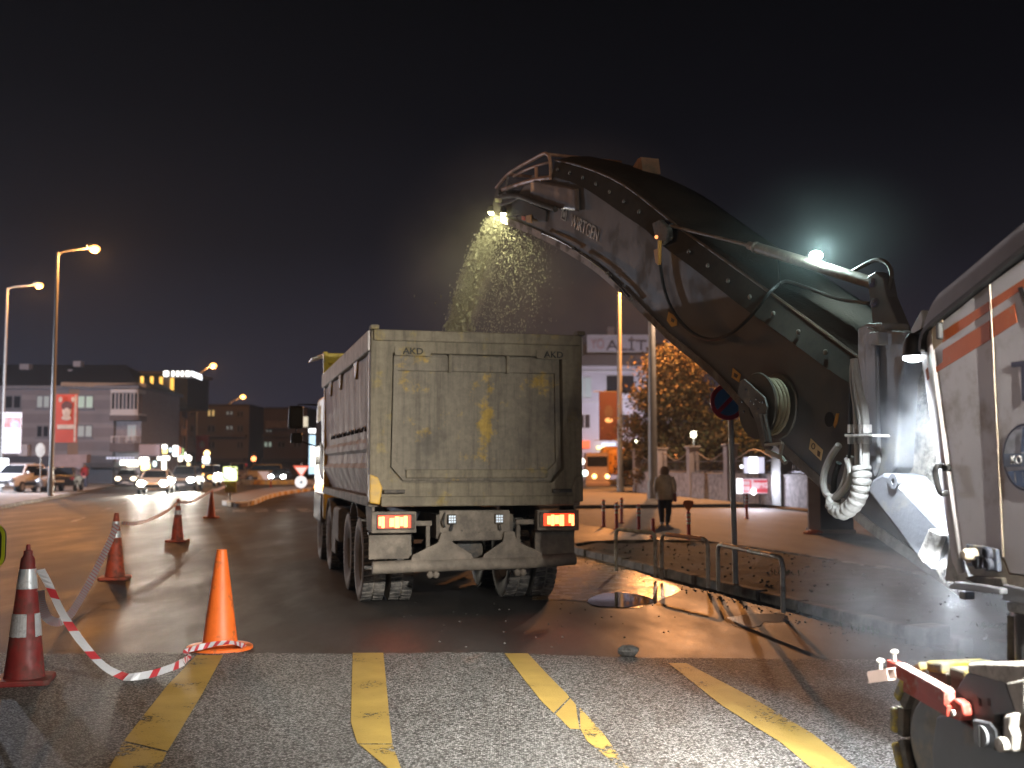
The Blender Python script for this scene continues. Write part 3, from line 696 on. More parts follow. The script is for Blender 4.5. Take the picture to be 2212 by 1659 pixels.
# ---- cab
cab = MB(); cab.prism([tp(-1.22, 6.95, 0.75), tp(-1.22, 8.95, 0.75), tp(-1.22, 9.1, 1.5), tp(-1.22, 8.85, 2.6), tp(-1.22, 8.6, 2.95), tp(-1.22, 7.0, 2.95)], (2.44, 0, 0))
cab.build('cab', M_yc, TRK, bevel=0.06)
MB().prism([tp(-1.235, 7.6, 1.75), tp(-1.235, 8.85, 1.70), tp(-1.235, 8.7, 2.5), tp(-1.235, 7.65, 2.5)], (0.01, 0, 0)).build('side_window', GL('truck_glass'), TRK)
MB().box((-1.20, 8.0, 0.95), (0.10, 1.6, 0.5)).build('cab_step', M_dark, TRK, bevel=0.03)
MB().prism([tp(-1.25, 7.0, 1.45), tp(-1.25, 7.55, 1.55), tp(-1.25, 7.55, 2.1), tp(-1.25, 7.0, 2.0)], (0.02, 0, 0)).build('air_intake', M_dark, TRK)
mir = MB().box((-1.60, 8.95, 2.62), (0.28, 0.12, 0.44)).build('mirror', M('mirror_black', (0.012, 0.012, 0.013), 0.45), TRK, bevel=0.04)
MB().box((-1.58, 9.0, 2.22), (0.22, 0.12, 0.20)).build('lower_mirror', M('mirror_black', (0, 0, 0)), mir, bevel=0.03)
MB().tube([tp(-1.2, 8.9, 2.86), tp(-1.55, 8.97, 2.87), tp(-1.60, 8.98, 2.2), tp(-1.2, 8.9, 2.05)], 0.018).build('mirror_arm', M('mirror_black', (0, 0, 0)), mir)
MB().box((-1.26, 6.75, 1.32), (0.04, 0.05, 0.10)).build('marker_lamp', E('amber_marker', (1, 0.42, 0.08), 9), TRK)
MB().box((-1.27, 8.2, 1.30), (0.03, 0.12, 0.06)).build('marker_lamp', E('amber_marker', (1, 0.42, 0.08), 9), TRK)
# ================================================================== MILLING MACHINE
MIL = empty('milling_machine', R(4.5, 2.0, 0), TH, 'cream and orange road milling machine with a long grey loading conveyor', 'milling machine')
M_cream = M('cream_paint', (0.70, 0.68, 0.72), 0.38, var=0.06, scale=3, dirt=(0.46, 0.43, 0.42), amt=0.12, dscale=2.2)
M_orange = M('orange_stripe', (0.58, 0.13, 0.035), 0.45, var=0.12, scale=5, dirt=(0.5, 0.25, 0.15), amt=0.1, dscale=9)
M_hood = M('hood_plastic', (0.17, 0.17, 0.20), 0.45, var=0.15)
M_seal = M('black_rubber', (0.012, 0.012, 0.013), 0.6, var=0.2)
M_grey = M('machine_grey', (0.235, 0.25, 0.28), 0.5, var=0.12, scale=4, dirt=(0.33, 0.32, 0.29), amt=0.22, dscale=3, bump=0.1)
M_conv = M('conveyor_grey', (0.078, 0.079, 0.086), 0.50, var=0.22, scale=2.2, dirt=(0.12, 0.11, 0.105), amt=0.35, dscale=1.8, bump=0.12, bscale=6)
M_convd = M('conveyor_dark', (0.022, 0.020, 0.019), 0.7, var=0.3, scale=3, dirt=(0.05, 0.043, 0.036), amt=0.4)
M_belt = M('dusty_cover', (0.040, 0.031, 0.025), 0.85, var=0.35, scale=3, bump=0.3)
M_crust = M('asphalt_crusted_plate', (0.10, 0.105, 0.105), 0.8, var=0.5, scale=14, dirt=(0.50, 0.47, 0.42), amt=0.62, dscale=7, bump=1.0, bscale=30)
M_fines = M('asphalt_fines', (0.42, 0.39, 0.34), 0.95, var=0.3, scale=30, bump=1.0, bscale=60)
M_red = M('red_arm_paint', (0.42, 0.062, 0.045), 0.5, var=0.2, scale=7, dirt=(0.50, 0.36, 0.32), amt=0.2, dscale=9)
M_chal = M('chalky_steel', (0.58, 0.57, 0.54), 0.75, var=0.2, scale=10, dirt=(0.30, 0.29, 0.27), amt=0.25, dscale=16, bump=0.3)
M_pad = M('yellow_track_pad', (0.52, 0.40, 0.03), 0.5, var=0.2, dirt=(0.20, 0.185, 0.15), amt=0.55, dscale=10)
M_trk = M('track_steel', (0.05, 0.048, 0.046), 0.6, var=0.3, dirt=(0.16, 0.14, 0.12), amt=0.45, dscale=6)
M_chrome = M('polished_rod', (0.6, 0.62, 0.66), 0.22, 1.0, var=0.05)
M_decal = M('warning_decal', (0.52, 0.27, 0.06), 0.5, var=0.1)
M_decal2 = M('pale_decal', (0.55, 0.40, 0.22), 0.5, var=0.1)
M_navy = M('navy_lettering', (0.045, 0.05, 0.10), 0.5, var=0.1)
M_ink2 = M('black_lettering', (0.015, 0.015, 0.02), 0.5, var=0.1)
PS = 3.40                                                    # plane of the machine's left side
def tr(px, s=PS): return [onS(u, v, s) for u, v in px]
def plate(name, px, s, th, mat, parent=MIL, bevel=0.006):
    """flat part standing in the plane s = const, th thick away from the road"""
    return MB().prism(tr(px, s), SD*th).build(name, mat, parent, world=True, bevel=bevel)
# --- body: one long solid, then door panels a little proud of it
def tz(u, v, s=PS):
    p = onS(u, v, s); return (p.dot(TD), p.z)
t_f, z_f = tz(2014, 706)
t_b, z_b = tz(2212, 546)
slope = (z_b - z_f)/(t_b - t_f)
zb_bot = tz(2085, 1238)[1]
def Q(t, z, s=PS): return R(s, t, z)
tA, zA = tz(2003, 722); tB, zB = tz(2084, 1238)
t_flat = t_f + (3.30-z_f)/slope
prof = [Q(tA-0.02, zA-0.01, PS+0.02), Q(tB-0.02, zB, PS+0.02), Q(-2.6, zb_bot+0.02, PS+0.02), Q(-2.6, 3.24, PS+0.02), Q(t_flat, 3.24, PS+0.02)]
MB().prism(prof, SD*2.15).build('body_core', M_hood, MIL, world=True)
t1, z1 = tz(2138, 612); t1b, z1b = tz(2166, 1202)
front_panel = MB().prism([Q(*tz(2014, 712)), Q(*tz(2137, 614)), Q(*tz(2165, 1203)), Q(*tz(2078, 1194))], SD*0.018).build('front_door_panel', M_cream, MIL, world=True, bevel=0.004)
rear_panel = MB().prism([Q(*tz(2140, 612)), Q(t_flat, 3.20), Q(-2.5, 3.20), Q(-2.5, tz(2300, 1238)[1]), Q(*tz(2180, 1238)), Q(*tz(2168, 1204))], SD*0.018).build('rear_door_panel', M_cream, MIL, world=True, bevel=0.004)
# rounded front corner: narrow panel turned forward
ca, cb = onS(2012, 714, PS), onS(2082, 1236, PS)
fa, fb = onS(1992, 752, PS+0.08), onS(2062, 1215, PS+0.08)
MB().add([ca, onS(2002, 742, PS+0.02), fa, fb, onS(2074, 1240, PS+0.02), cb], [(0, 1, 4, 5), (1, 2, 3, 4)]).build('corner_panel', M_cream, MIL, world=True, solid=0.02, smooth=True)
MB().prism([Q(*tz(2078, 1196)), Q(*tz(2165, 1205)), Q(*tz(2180, 1240)), Q(*tz(2212, 1246)), Q(-2.5, 0.98), Q(-2.5, 0.86), Q(*tz(2160, 1262)), Q(*tz(2096, 1240))], SD*0.03).build('sill_panel', M('sill_beige', (0.48, 0.43, 0.35), 0.55, var=0.15, dirt=(0.3, 0.28, 0.24), amt=0.3), MIL, world=True)
# panel gap trim
MB().bar(onS(2138, 614, PS-0.004), onS(2167, 1203, PS-0.004), 0.006, 0.006).build('panel_trim', M('gap_rubber', (0.50, 0.42, 0.32), 0.6), MIL, world=True)
# --- hood rim: dark roof moulding with a round nose
def rim_(off0, off1, s0, s1, name, mat):
    """sweep along the front and roof edge"""
    px = [(2000,760), (2001,738), (2006,722), (2018,707), (2040,688), (2090,649), (2150,601), (2212,551)]
    P = bez([onS(u, v, PS) for u, v in px] + [Q(t_f+(t_flat-t_f)*0.75, z_f+(3.28-z_f)*0.75-0.01), Q(t_flat, 3.26), Q(t_flat-0.7, 3.28), Q(-2.5, 3.28)], 6)
    rows = []
    for i, p in enumerate(P):
        d = (P[min(i+1, len(P)-1)]-P[max(0, i-1)]).normalized(); n = SD.cross(d); n = n if n.z > 0 or i < 8 else -n
        if n.dot(Vector((0, 0, 1))) < 0 and i >= 8: n = -n
        n = (Vector((0, 0, 1)) - d*d.z).normalized() if i > 6 else ((TD*0.7+Vector((0, 0, .7))) - d*d.dot(TD*0.7+Vector((0, 0, .7)))).normalized()
        k_ = min(1.0, max(0.08, (i-9)/16.0)); off1_ = off0 + (off1-off0)*(k_ if off1 > 0.05 else 1.0)
        rows.append([p + n*off0 + SD*s0, p + n*off1_ + SD*s0, p + n*off1_ + SD*s1, p + n*off0 + SD*s1, p + n*off0 + SD*s0])
    return MB().grid(rows).build(name, mat, MIL, world=True, smooth=True)
rim_(0.0, 0.022, -0.03, 0.1, 'hood_seal', M_seal)
rim_(0.022, 0.125, -0.012, 0.5, 'hood_rim', M_hood)
hood = MB().prism([Q(tA, zA+0.02, 0), Q(t_flat, 3.30, 0), Q(-2.5, 3.30, 0), Q(-2.5, 2.5, 0), Q(tA-0.2, zA-0.4, 0)], SD*1.6)
for i, p in enumerate(hood.v): hood.v[i] = p + SD*(PS+0.35)
hood.build('hood', M_hood, MIL, world=True, bevel=0.05)
# --- orange stripes, lettering, emblem
def decal(name, px, mat, parent, s=PS-0.0025, th=0.003):
    return MB().prism(tr(px, s), SD*th).build(name, mat, parent, world=True)
decal('stripe', [(2036,716),(2136,651),(2137,671),(2036,740)], M_orange, front_panel)
decal('stripe', [(2141,648),(2215,600),(2290,552),(2290,575),(2215,620),(2142,668)], M_orange, rear_panel)
decal('stripe', [(2036,756),(2137,692),(2139,733),(2022,805),(2018,795),(2036,782)], M_orange, front_panel)
decal('stripe', [(2143,688),(2191,656),(2197,696),(2144,730)], M_orange, rear_panel)
decal('stripe', [(2003,757),(2006,748),(2011,775),(2003,790)], M_orange, front_panel, PS+0.012)
decal('stripe', [(1999,800),(2011,783),(2014,806),(2003,822)], M_orange, front_panel, PS+0.014)
o_, xr = onS(2202, 700, PS-0.002), onS(2240, 676, PS-0.002)
lettering('WIRTGEN', M_ink2, o_, -TD, (0, 0, 1), height=0.165, width=0.95, parent=rear_panel, ext=0.003, bold=0.02)
lettering('T', M_navy, onS(2188, 868, PS-0.002), -TD, (0, 0, 1), height=(onS(2190,782,PS)-onS(2190,868,PS)).length, parent=rear_panel, ext=0.003)
ec = onS(2216, 988, PS-0.003)
er = (onS(2216, 915, PS) - ec).z
def disc(c, r0, r1, n=40):
    return [c + (-TD*math.cos(2*math.pi*k/n) + Vector((0, 0, 1))*math.sin(2*math.pi*k/n))*r1 for k in range(n)]
em = MB().prism(disc(ec, 0, er), SD*0.003).build('emblem', M('emblem_pale', (0.50, 0.54, 0.62), 0.4, var=0.25, scale=14), rear_panel, world=True)
n_ = 40; oo = disc(ec - SD*0.002, 0, er); ii = disc(ec - SD*0.002, 0, er*0.94)
MB().add(oo+ii, [(k, (k+1) % n_, n_+(k+1) % n_, n_+k) for k in range(n_)]).build('emblem_ring', M_navy, em, world=True)
M_eb = M('emblem_blue', (0.10, 0.16, 0.30), 0.4, var=0.35, scale=20)
def edec(pts, mat): MB().poly([ec - SD*0.0035 + (-TD*x + Vector((0, 0, z)))*er for x, z in pts]).build('emblem_figure', mat, em, world=True)
edec([(-0.06, 0.90), (0.06, 0.90), (0.20, 0.16), (-0.20, 0.16)], M_eb)
edec([(-0.93, 0.12), (0.93, 0.12), (0.93, -0.28), (-0.93, -0.28)], M('emblem_band', (0.20, 0.26, 0.38), 0.4, var=0.1))
edec([(-0.80, -0.42), (0.0, -0.36), (0.8, -0.42), (0.5, -0.8), (0.0, -0.93), (-0.5, -0.8)], M_eb)
for k in range(3):
    x = -0.5+k*0.33; edec([(x, -0.45), (x+0.06, -0.45), (x+0.10, -0.78), (x+0.03, -0.76)], M('emblem_white', (0.75, 0.78, 0.8), 0.4))
lettering('KO', M('emblem_white', (0.75, 0.78, 0.8), 0.4), ec - SD*0.004 + (TD*0.62 + Vector((0, 0, -0.20)))*er, -TD, (0, 0, 1), height=er*0.26, parent=em, ext=0.002, bold=0.015)
# --- door handles, recess, socket box
rec = decal('handle_recess', [(2010,700),(2036,684),(2036,738),(2016,756)], M('recess_shade', (0.45, 0.33, 0.22), 0.6), front_panel, PS-0.003, 0.004)  # flat tan patch, the recess's shade put into its colour
MB().bar(onS(2029, 697, PS-0.025), onS(2030, 733, PS-0.025), 0.03, 0.034).build('grip', M_seal, front_panel, world=True, bevel=0.008)
hd = onS(2030, 1014, PS-0.03), onS(2040, 1060, PS-0.03)
hp = [onS(2034, 1006, PS), onS(2024, 1008, PS-0.05), onS(2020, 1024, PS-0.055), onS(2030, 1062, PS-0.055), onS(2040, 1066, PS-0.05), onS(2046, 1064, PS)]
MB().tube(bez(hp, 4), 0.014, 8).build('door_handle', M_seal, front_panel, world=True, smooth=True)
MB().prism(tr([(2032,1002),(2046,1004),(2048,1018),(2034,1018)], PS-0.02), SD*0.03).build('handle_boss', M_seal, front_panel, world=True, bevel=0.006)
sk = plate('socket_box', [(2086,1174),(2152,1186),(2156,1236),(2088,1222)], PS-0.02, 0.03, M('socket_blue_grey', (0.16, 0.19, 0.26), 0.45, var=0.2, dirt=(0.4, 0.38, 0.33), amt=0.2, dscale=14))
for (u, v) in ((2136,1195), (2138,1219), (2116,1215)):
    MB().lathe([(0.030, 0), (0.030, 0.02), (0.022, 0.024), (0.022, 0.012), (0.0, 0.012)], onS(u, v, PS-0.02), -SD, 18).build('socket_cap', M('socket_cap', (0.09, 0.10, 0.13), 0.5), sk, world=True, smooth=True)
MB().lathe([(0.03, 0), (0.028, 0.05), (0.02, 0.065), (0.0, 0.066)], onS(2106, 1198, PS-0.02), -SD, 16).build('socket_plug', M('plug_cream', (0.66, 0.56, 0.44), 0.6), sk, world=True, smooth=True)
MB().tube(bez([onS(2102, 1190, PS-0.05), onS(2093, 1196, PS-0.05), onS(2092, 1206, PS-0.04), onS(2096, 1212, PS-0.03)], 5), 0.012, 6).build('plug_strap', M('plug_cream', (0.66, 0.56, 0.44)), sk, world=True)
plate('decal', [(2055,1143),(2062,1146),(2064,1162),(2057,1160)], PS+0.05, 0.03, M_decal)
plate('decal', [(2040,985),(2043,978),(2046,990),(2040,993)], PS+0.055, 0.03, M('red_reflex', (0.6, 0.05, 0.04), 0.4))
# --- front work lamp under the corner, shining down
lp = onS(1973, 770, 3.62)
wl = MB().lathe([(0.0, 0.13), (0.022, 0.125), (0.045, 0.095), (0.055, 0.05), (0.058, 0.0), (0.0, 0.0)], lp, (0, 0, 1), 20).build('work_lamp', M_seal, MIL, world=True, smooth=True)
MB().lathe([(0.0, 0.004), (0.054, 0.004), (0.054, -0.016), (0.02, -0.03), (0.0, -0.03)], lp, (0, 0, 1), 20).build('lens', E('led_lens', (0.86, 0.93, 1.0), 60), wl, world=True)
lamp('work_light', 'SPOT', wl, lp - Vector((0, 0, 0.04)), 400, (0.86, 0.93, 1.0), 0.05, lp - SD*0.22 + TD*0.10 - Vector((0, 0, 1.0)), 155, 0.85)
MB().tube([lp + Vector((0, 0, 0.11)), lp + Vector((0, 0, 0.16)) + SD*0.05 - TD*0.1], 0.015).build('lamp_arm', M_seal, wl, world=True)
# mirror-like lamp cover higher up
plate('side_lamp', [(1966,712),(1990,668),(1996,690),(1986,732),(1972,738)], 3.66, 0.05, M('lamp_cover', (0.40, 0.42, 0.43), 0.4, var=0.2), MIL, 0.01)
# --- second work lamp on the left side of the machine, shining over the road (beyond the frame)
l2 = R(3.32, 2.5, 2.80)
MB().bar(R(3.5, 2.5, 2.9), l2 + SD*0.1, 0.04, 0.04).build('lamp_bracket', M_seal, MIL, world=True)
MB().prism([l2 + TD*0.13 - SD*0.035 + Vector((0, 0, z)) for z in (-.16, .14)] + [l2 + TD*0.13 + SD*0.09 + Vector((0, 0, z)) for z in (.14, -.16)], TD*0.01).build('added_light_shield', M_seal, MIL, world=True)  # added plate out of view, keeps the lamp's light off the door panels
w2 = MB().box(l2 + SD*0.06, (0.12, 0.18, 0.14), Matrix.Rotation(TH, 3, 'Z')).build('work_lamp', M_seal, MIL, world=True, bevel=0.02)
MB().box(l2 - SD*0.008, (0.012, 0.15, 0.11), Matrix.Rotation(TH, 3, 'Z')).build('lens', E('led_lens_side', (1.0, 0.97, 0.90), 20, False), w2, world=True)
lamp('road_work_light', 'SPOT', w2, l2 - SD*0.02, 10000, (1.0, 0.96, 0.87), 0.03, R(4.2, 7.5, 0.6), 102, 1.0)

# --- third work lamp under the front sill, lighting the ground ahead of the track
l3 = R(3.62, 4.97, 1.03)
w3 = MB().box(l3 - TD*0.05 + Vector((0, 0, .02)), (0.06, 0.05, 0.045), Matrix.Rotation(TH, 3, 'Z')).build('work_lamp', M_grey, MIL, world=True, bevel=0.008)
lamp('sill_work_light', 'SPOT', w3, l3 + TD*0.02, 150, (0.93, 0.96, 1.0), 0.04, R(3.3, 6.7, 0.0), 150, 0.5)
# --- conveyor mast and bulkhead
SC = 3.92
plate('mast', [(1851,708),(1870,698),(1905,697),(1905,712),(1955,716),(1962,760),(1945,830),(1935,1010),(1915,1035),(1880,1040),(1872,1000),(1858,815),(1851,770)], SC, 0.20, M_grey, MIL, 0.02)
plate('mast_flange', [(1869,712),(1872,705),(1888,712),(1893,780),(1896,1000),(1886,1030),(1876,1000),(1868,760)], SC-0.03, 0.03, M_grey, MIL, 0.012)
plate('cable_clip', [(1877,718),(1897,716),(1898,745),(1878,746)], SC-0.10, 0.07, M_grey, MIL, 0.006)
plate('bulkhead', [(1915,760),(2010,740),(2075,1240),(2040,1260),(1925,1080)], SC+0.12, 0.06, M_crust, MIL, 0.0)
# inclined beam from the mast foot to the front axle, with fines lying on it
bm0, bm1 = onS(1886, 1046, SC-0.12), onS(2024, 1205, SC-0.12)
MB().prism(tr([(1874,1062),(1882,1036),(1905,1022),(1925,1028),(2040,1150),(2010,1232),(1990,1215)], SC-0.16), SD*0.24).build('inclined_beam', M_grey, MIL, world=True, bevel=0.02)
lug = onS(1929, 1040, SC-0.17)
MB().lathe([(0.018, 0.0), (0.045, 0.0), (0.045, 0.04), (0.018, 0.04)], lug, SD, 18, closed=True).build('lifting_eye', M_grey, MIL, world=True, smooth=True)
fm = MB(); fa_, fb_ = onS(1945, 1056, SC-0.10), onS(2040, 1160, SC-0.08)
for i in range(130):
    k = random.random(); p = fa_.lerp(fb_, k) + SD*random.uniform(-0.02, 0.14) + Vector((0, 0, random.uniform(-0.012, 0.03)*(0.4+k)))
    fm.ball(p, random.uniform(0.008, 0.024)*(0.5+0.7*k), 1, 1, .7, 6, 4, 0.25)
tag(fm.build('caked_fines', M_fines, MIL, world=True), kind='stuff')
plate('stop_block', [(1980,1200),(2006,1142),(2036,1156),(2012,1222),(1992,1214)], SC-0.24, 0.16, M_chal, MIL, 0.008)
plate('stop_block', [(2008,1224),(2034,1158),(2052,1160),(2050,1190),(2026,1222)], SC-0.21, 0.10, M_grey, MIL, 0.008)
plate('skid_plate', [(2050,1176),(2060,1172),(2090,1240),(2100,1262),(2075,1262),(2040,1254)], SC-0.36, 0.03, M_chal, MIL, 0.004)
# --- lower front: mounting plates and lifting column
def zplate(name, u0, v0, u1, v1, s0, s1, th, mat, bevel=0.006):
    a, b = onS(u0, v0, s0), onS(u1, v1, s0)
    return MB().prism([a, b, b + SD*(s1-s0), a + SD*(s1-s0)], (0, 0, th)).build(name, mat, MIL, world=True, bevel=bevel)
plate('bracket_plate', [(2048,1264),(2062,1256),(2122,1264),(2160,1272),(2160,1284),(2120,1280),(2050,1272)], PS-0.06, 0.35, M_grey)
plate('bracket_plate', [(2082,1248),(2100,1243),(2165,1248),(2168,1268),(2105,1262)], PS-0.02, 0.3, M_trk)
plate('axle_beam', [(2165,1262),(2230,1276),(2500,1330),(2500,1400),(2230,1310),(2165,1296)], PS-0.02, 0.5, M_grey)
plate('axle_bolt', [(2172,1300),(2232,1304),(2232,1330),(2176,1322)], PS+0.04, 0.2, M_chal, MIL, 0.01)
colc = onS(2222, 1380, PS+0.17)
MB().tube([Vector((colc.x, colc.y, 0.72)), Vector((colc.x, colc.y, 1.25))], 0.075, 20).build('lifting_column', M_chrome, MIL, world=True, smooth=True)
MB().tube([onS(2184, 1330, PS+0.10), onS(2184, 1440, PS+0.10)], 0.018, 8).build('guide_rod', M_trk, MIL, world=True)
# --- crawler track
t_front = 5.02; t_rear = 3.35; zr = 0.36; s0, s1 = 3.24, 3.54
tm = (t_front+t_rear)/2
def stad(off, n=14):
    pts = []
    r_ = zr - off
    for i in range(n+1):
        a = -math.pi/2 + math.pi*i/n; pts.append((t_front - zr + r_*math.cos(a), 0.03 + zr + r_*math.sin(a)))
    for i in range(n+1):
        a = math.pi/2 + math.pi*i/n; pts.append((t_rear + zr + r_*math.cos(a), 0.03 + zr + r_*math.sin(a)))
    return pts
trk = MB().prism([R(s0+0.05, t, z) for t, z in stad(0.075)], SD*(s1-s0-0.1)).build('crawler_track', M_trk, MIL, world=True)
def along(L):
    P = stad(0.0, 24); P = P + [P[0]]; 
    for a, b in zip(P[:-1], P[1:]):
        d = math.hypot(b[0]-a[0], b[1]-a[1])
        if L <= d:
            k = L/d if d else 0; return (a[0]+(b[0]-a[0])*k, a[1]+(b[1]-a[1])*k), (b[0]-a[0], b[1]-a[1])
        L -= d
    return P[0], (1, 0)
per = 2*math.pi*zr + 2*(t_front-t_rear-2*zr); npad = 24
for k in range(npad):
    (t_, z_), (dt, dz) = along(per*(k+.5)/npad); d = math.hypot(dt, dz) or 1; dt, dz = dt/d, dz/d
    tan = TD*dt + Vector((0, 0, dz)); nor = SD.cross(tan); 
    m = Matrix((SD, tan, nor)).transposed()
    c = R((s0+s1)/2, t_, z_)
    cen = R((s0+s1)/2, tm, 0.03+zr); nrm = nor if nor.dot(c-cen) > 0 else -nor
    MB().box(c - nrm*0.045, (s1-s0-0.03, per/npad*0.80, 0.05), m).build('track_link', M_trk, trk, world=True, bevel=0.006)
    MB().box(c, (s1-s0, per/npad*0.72, 0.05), m).build('track_pad', M_pad, trk, world=True, bevel=0.012)
MB().prism([R(s0+0.012, t, z) for t, z in stad(0.13)], SD*0.05).build('track_frame', M('track_frame_grey', (0.16, 0.17, 0.18), 0.55, var=0.2, dirt=(0.30, 0.27, 0.22), amt=0.35, dscale=4), trk, world=True, bevel=0.015)
plate('side_shield', [(2088,1452),(2172,1474),(2194,1538),(2150,1545),(2148,1570),(2102,1580),(2095,1520),(2064,1492)], s0-0.05, 0.03, M('shield_grey', (0.135, 0.148, 0.17), 0.5, var=0.12, dirt=(0.25, 0.24, 0.22), amt=0.15, dscale=4), MIL, 0.006)
plate('shield_top', [(2091,1432),(2150,1432),(2215,1434),(2330,1440),(2330,1475),(2215,1466),(2174,1478),(2088,1453)], s0-0.05, 0.36, M_chal, MIL, 0.01)
plate('shield_slope', [(2172,1475),(2215,1466),(2214,1545),(2194,1542)], s0-0.06, 0.05, M_chal, MIL, 0.008)
plate('lower_shield', [(2022,1548),(2050,1540),(2098,1570),(2160,1592),(2300,1640),(2300,1760),(2020,1760),(2012,1620)], s0-0.02, 0.03, M('shield_grey', (0, 0, 0)), MIL, 0.01)
plate('cover_plate', [(2100,1553),(2138,1560),(2152,1576),(2154,1600),(2148,1622),(2104,1608)], s0-0.075, 0.03, M('shield_grey', (0, 0, 0)), MIL, 0.008)
bc = onS(2122, 1590, s0-0.08)
MB().lathe([(0.045, 0), (0.045, 0.012), (0.0, 0.014)], bc, -SD, 24).build('shield_bolt', M('machine_grey', (0, 0, 0)), MIL, world=True, smooth=True)
MB().bar(bc - SD*0.015 + Vector((0, 0, -.043)), bc - SD*0.015 + Vector((0, 0, .043)), 0.008, 0.006).build('bolt_slot', M_seal, MIL, world=True)
for u in (2112, 2132):
    plate('slot', [(u,1508),(u+5,1510),(u+7,1526),(u+2,1524)], s0-0.053, 0.004, M_seal, MIL, 0)
plate('caked_lug', [(2166,1545),(2186,1540),(2184,1572),(2190,1590),(2188,1625),(2150,1620),(2148,1598),(2166,1590)], s0-0.10, 0.08, M_chal, MIL, 0.012)
MB().lathe([(0.03, 0), (0.03, 0.03), (0.0, 0.034)], onS(2172, 1608, s0-0.10), -SD, 16).build('lug_bolt', M_chal, MIL, world=True, smooth=True)
plate('scraper_bracket', [(2008,1490),(2034,1500),(2036,1545),(2014,1540)], s0+0.02, 0.2, M_trk, MIL, 0.01)
# --- red swing arm with its square socket
a0 = onS(2052, 1508, s0-0.10); a1 = onS(1926, 1438, s0-0.06)
MB().bar(a0, a1, 0.055, 0.062).build('swing_arm', M_red, MIL, world=True, bevel=0.004)
MB().bar(a0.lerp(a1, -0.02) - Vector((0, 0, 0.055)), a0.lerp(a1, 0.72) - Vector((0, 0, 0.055)), 0.045, 0.05).build('arm_brace', M_red, MIL, world=True, bevel=0.004)
MB().bar(a0.lerp(a1, 0.03) + Vector((0, 0, 0.033)), a0.lerp(a1, 0.84) + Vector((0, 0, 0.033)), 0.056, 0.005).build('arm_top', M('pale_red', (0.55, 0.42, 0.38), 0.7, var=0.2), MIL, world=True)  # paler strip along the top of the arm
x0 = a1 - Vector((0, 0, 0.012))
sq = MB(); c0 = onS(1884, 1462, s0-0.16); c1 = onS(1926, 1456, s0-0.13)
dirc = (c1-c0).normalized(); upv = Vector((0, 0, 1)); sdv = dirc.cross(upv).normalized()
for (a, b) in ((1, 0), (-1, 0), (0, 1), (0, -1)):
    off = sdv*a*0.026 + upv*b*0.026
    sq.bar(c0+off, c1+off, 0.006 if a else 0.058, 0.006 if b else 0.046)
sq.build('arm_socket', M('pale_red', (0, 0, 0)), MIL, world=True)
for p in (c0.lerp(c1, 0.45)+Vector((0, 0, .04)), a1 + Vector((0, 0, .045)) + (a0-a1).normalized()*0.03):
    MB().tube([p - Vector((0, 0, .02)), p + Vector((0, 0, .03))], 0.010, 8).build('clamp_screw', M_chal, MIL, world=True)
    MB().ball(p + Vector((0, 0, .03)), 0.017, 1.3, 1, .8, 8, 5).build('screw_head', M_chal, MIL, world=True)
plate('arm_hinge', [(2040,1520),(2060,1508),(2078,1520),(2084,1545),(2072,1558),(2055,1552),(2040,1542)], s0-0.10, 0.09, M_red, MIL, 0.01)
for u, v in ((2045, 1533), (2061, 1540)):
    MB().lathe([(0.014, 0), (0.014, 0.012), (0.0, 0.014)], onS(u, v, s0-0.10), -SD, 12).build('hinge_bolt', M_chal, MIL, world=True)
# ================================================================== LOADING CONVEYOR (part of the milling machine)
CR, CH = Vector((2.735, 7.03, 0)), Vector((-0.19, 14.7, 0))
CDIR = (CH-CR).normalized(); CN = Vector((CDIR.y, -CDIR.x, 0))              # CN points away to the right
def onC(u, v, off=0.0): return hit(u, v, CR + CN*off, CN)
low = [(2070,1276),(1960,1196),(1870,1130),(1770,1040),(1690,965),(1610,880),(1540,805),(1450,730),(1400,681),(1340,622),(1280,572),(1210,528),(1150,498),(1082,470)]
mid = [(2070,1000),(1960,914),(1843,832),(1784,792),(1697,727),(1610,666),(1508,586),(1435,532),(1398,497),(1358,470),(1305,433),(1252,400),(1194,381),(1150,378)]
top = [(2070,950),(1960,862),(1843,777),(1726,690),(1639,626),(1551,562),(1458,495),(1411,457),(1342,404),(1287,375),(1236,357),(1189,346)]
P_low = bez([onC(*p) for p in low], 4); P_mid = bez([onC(*p) for p in mid], 4)
def lerp_path(P, n):
    L = [0]
    for a, b in zip(P[:-1], P[1:]): L.append(L[-1]+(b-a).length)
    out = []
    for i in range(n):
        x = L[-1]*i/(n-1); k = max(j for j in range(len(L)) if L[j] <= x+1e-9); k = min(k, len(P)-2)
        out.append(P[k].lerp(P[k+1], (x-L[k])/max(1e-6, L[k+1]-L[k])))
    return out
n_ = 40
ql, qm = lerp_path(P_low, 60), lerp_path(P_mid, 60)
CONV = MB().grid([[a + CN*.017, a.lerp(b, .5) + CN*.017, b + CN*.017] for a, b in zip(ql, qm)]).build('conveyor', M_conv, MIL, world=True, solid=0.03)
pm = lerp_path(bez([onC(*p) for p in mid[:-1]], 4), n_); ptp = lerp_path(bez([onC(*p) for p in top], 4), n_)
CW = 1.0                                                     # conveyor width
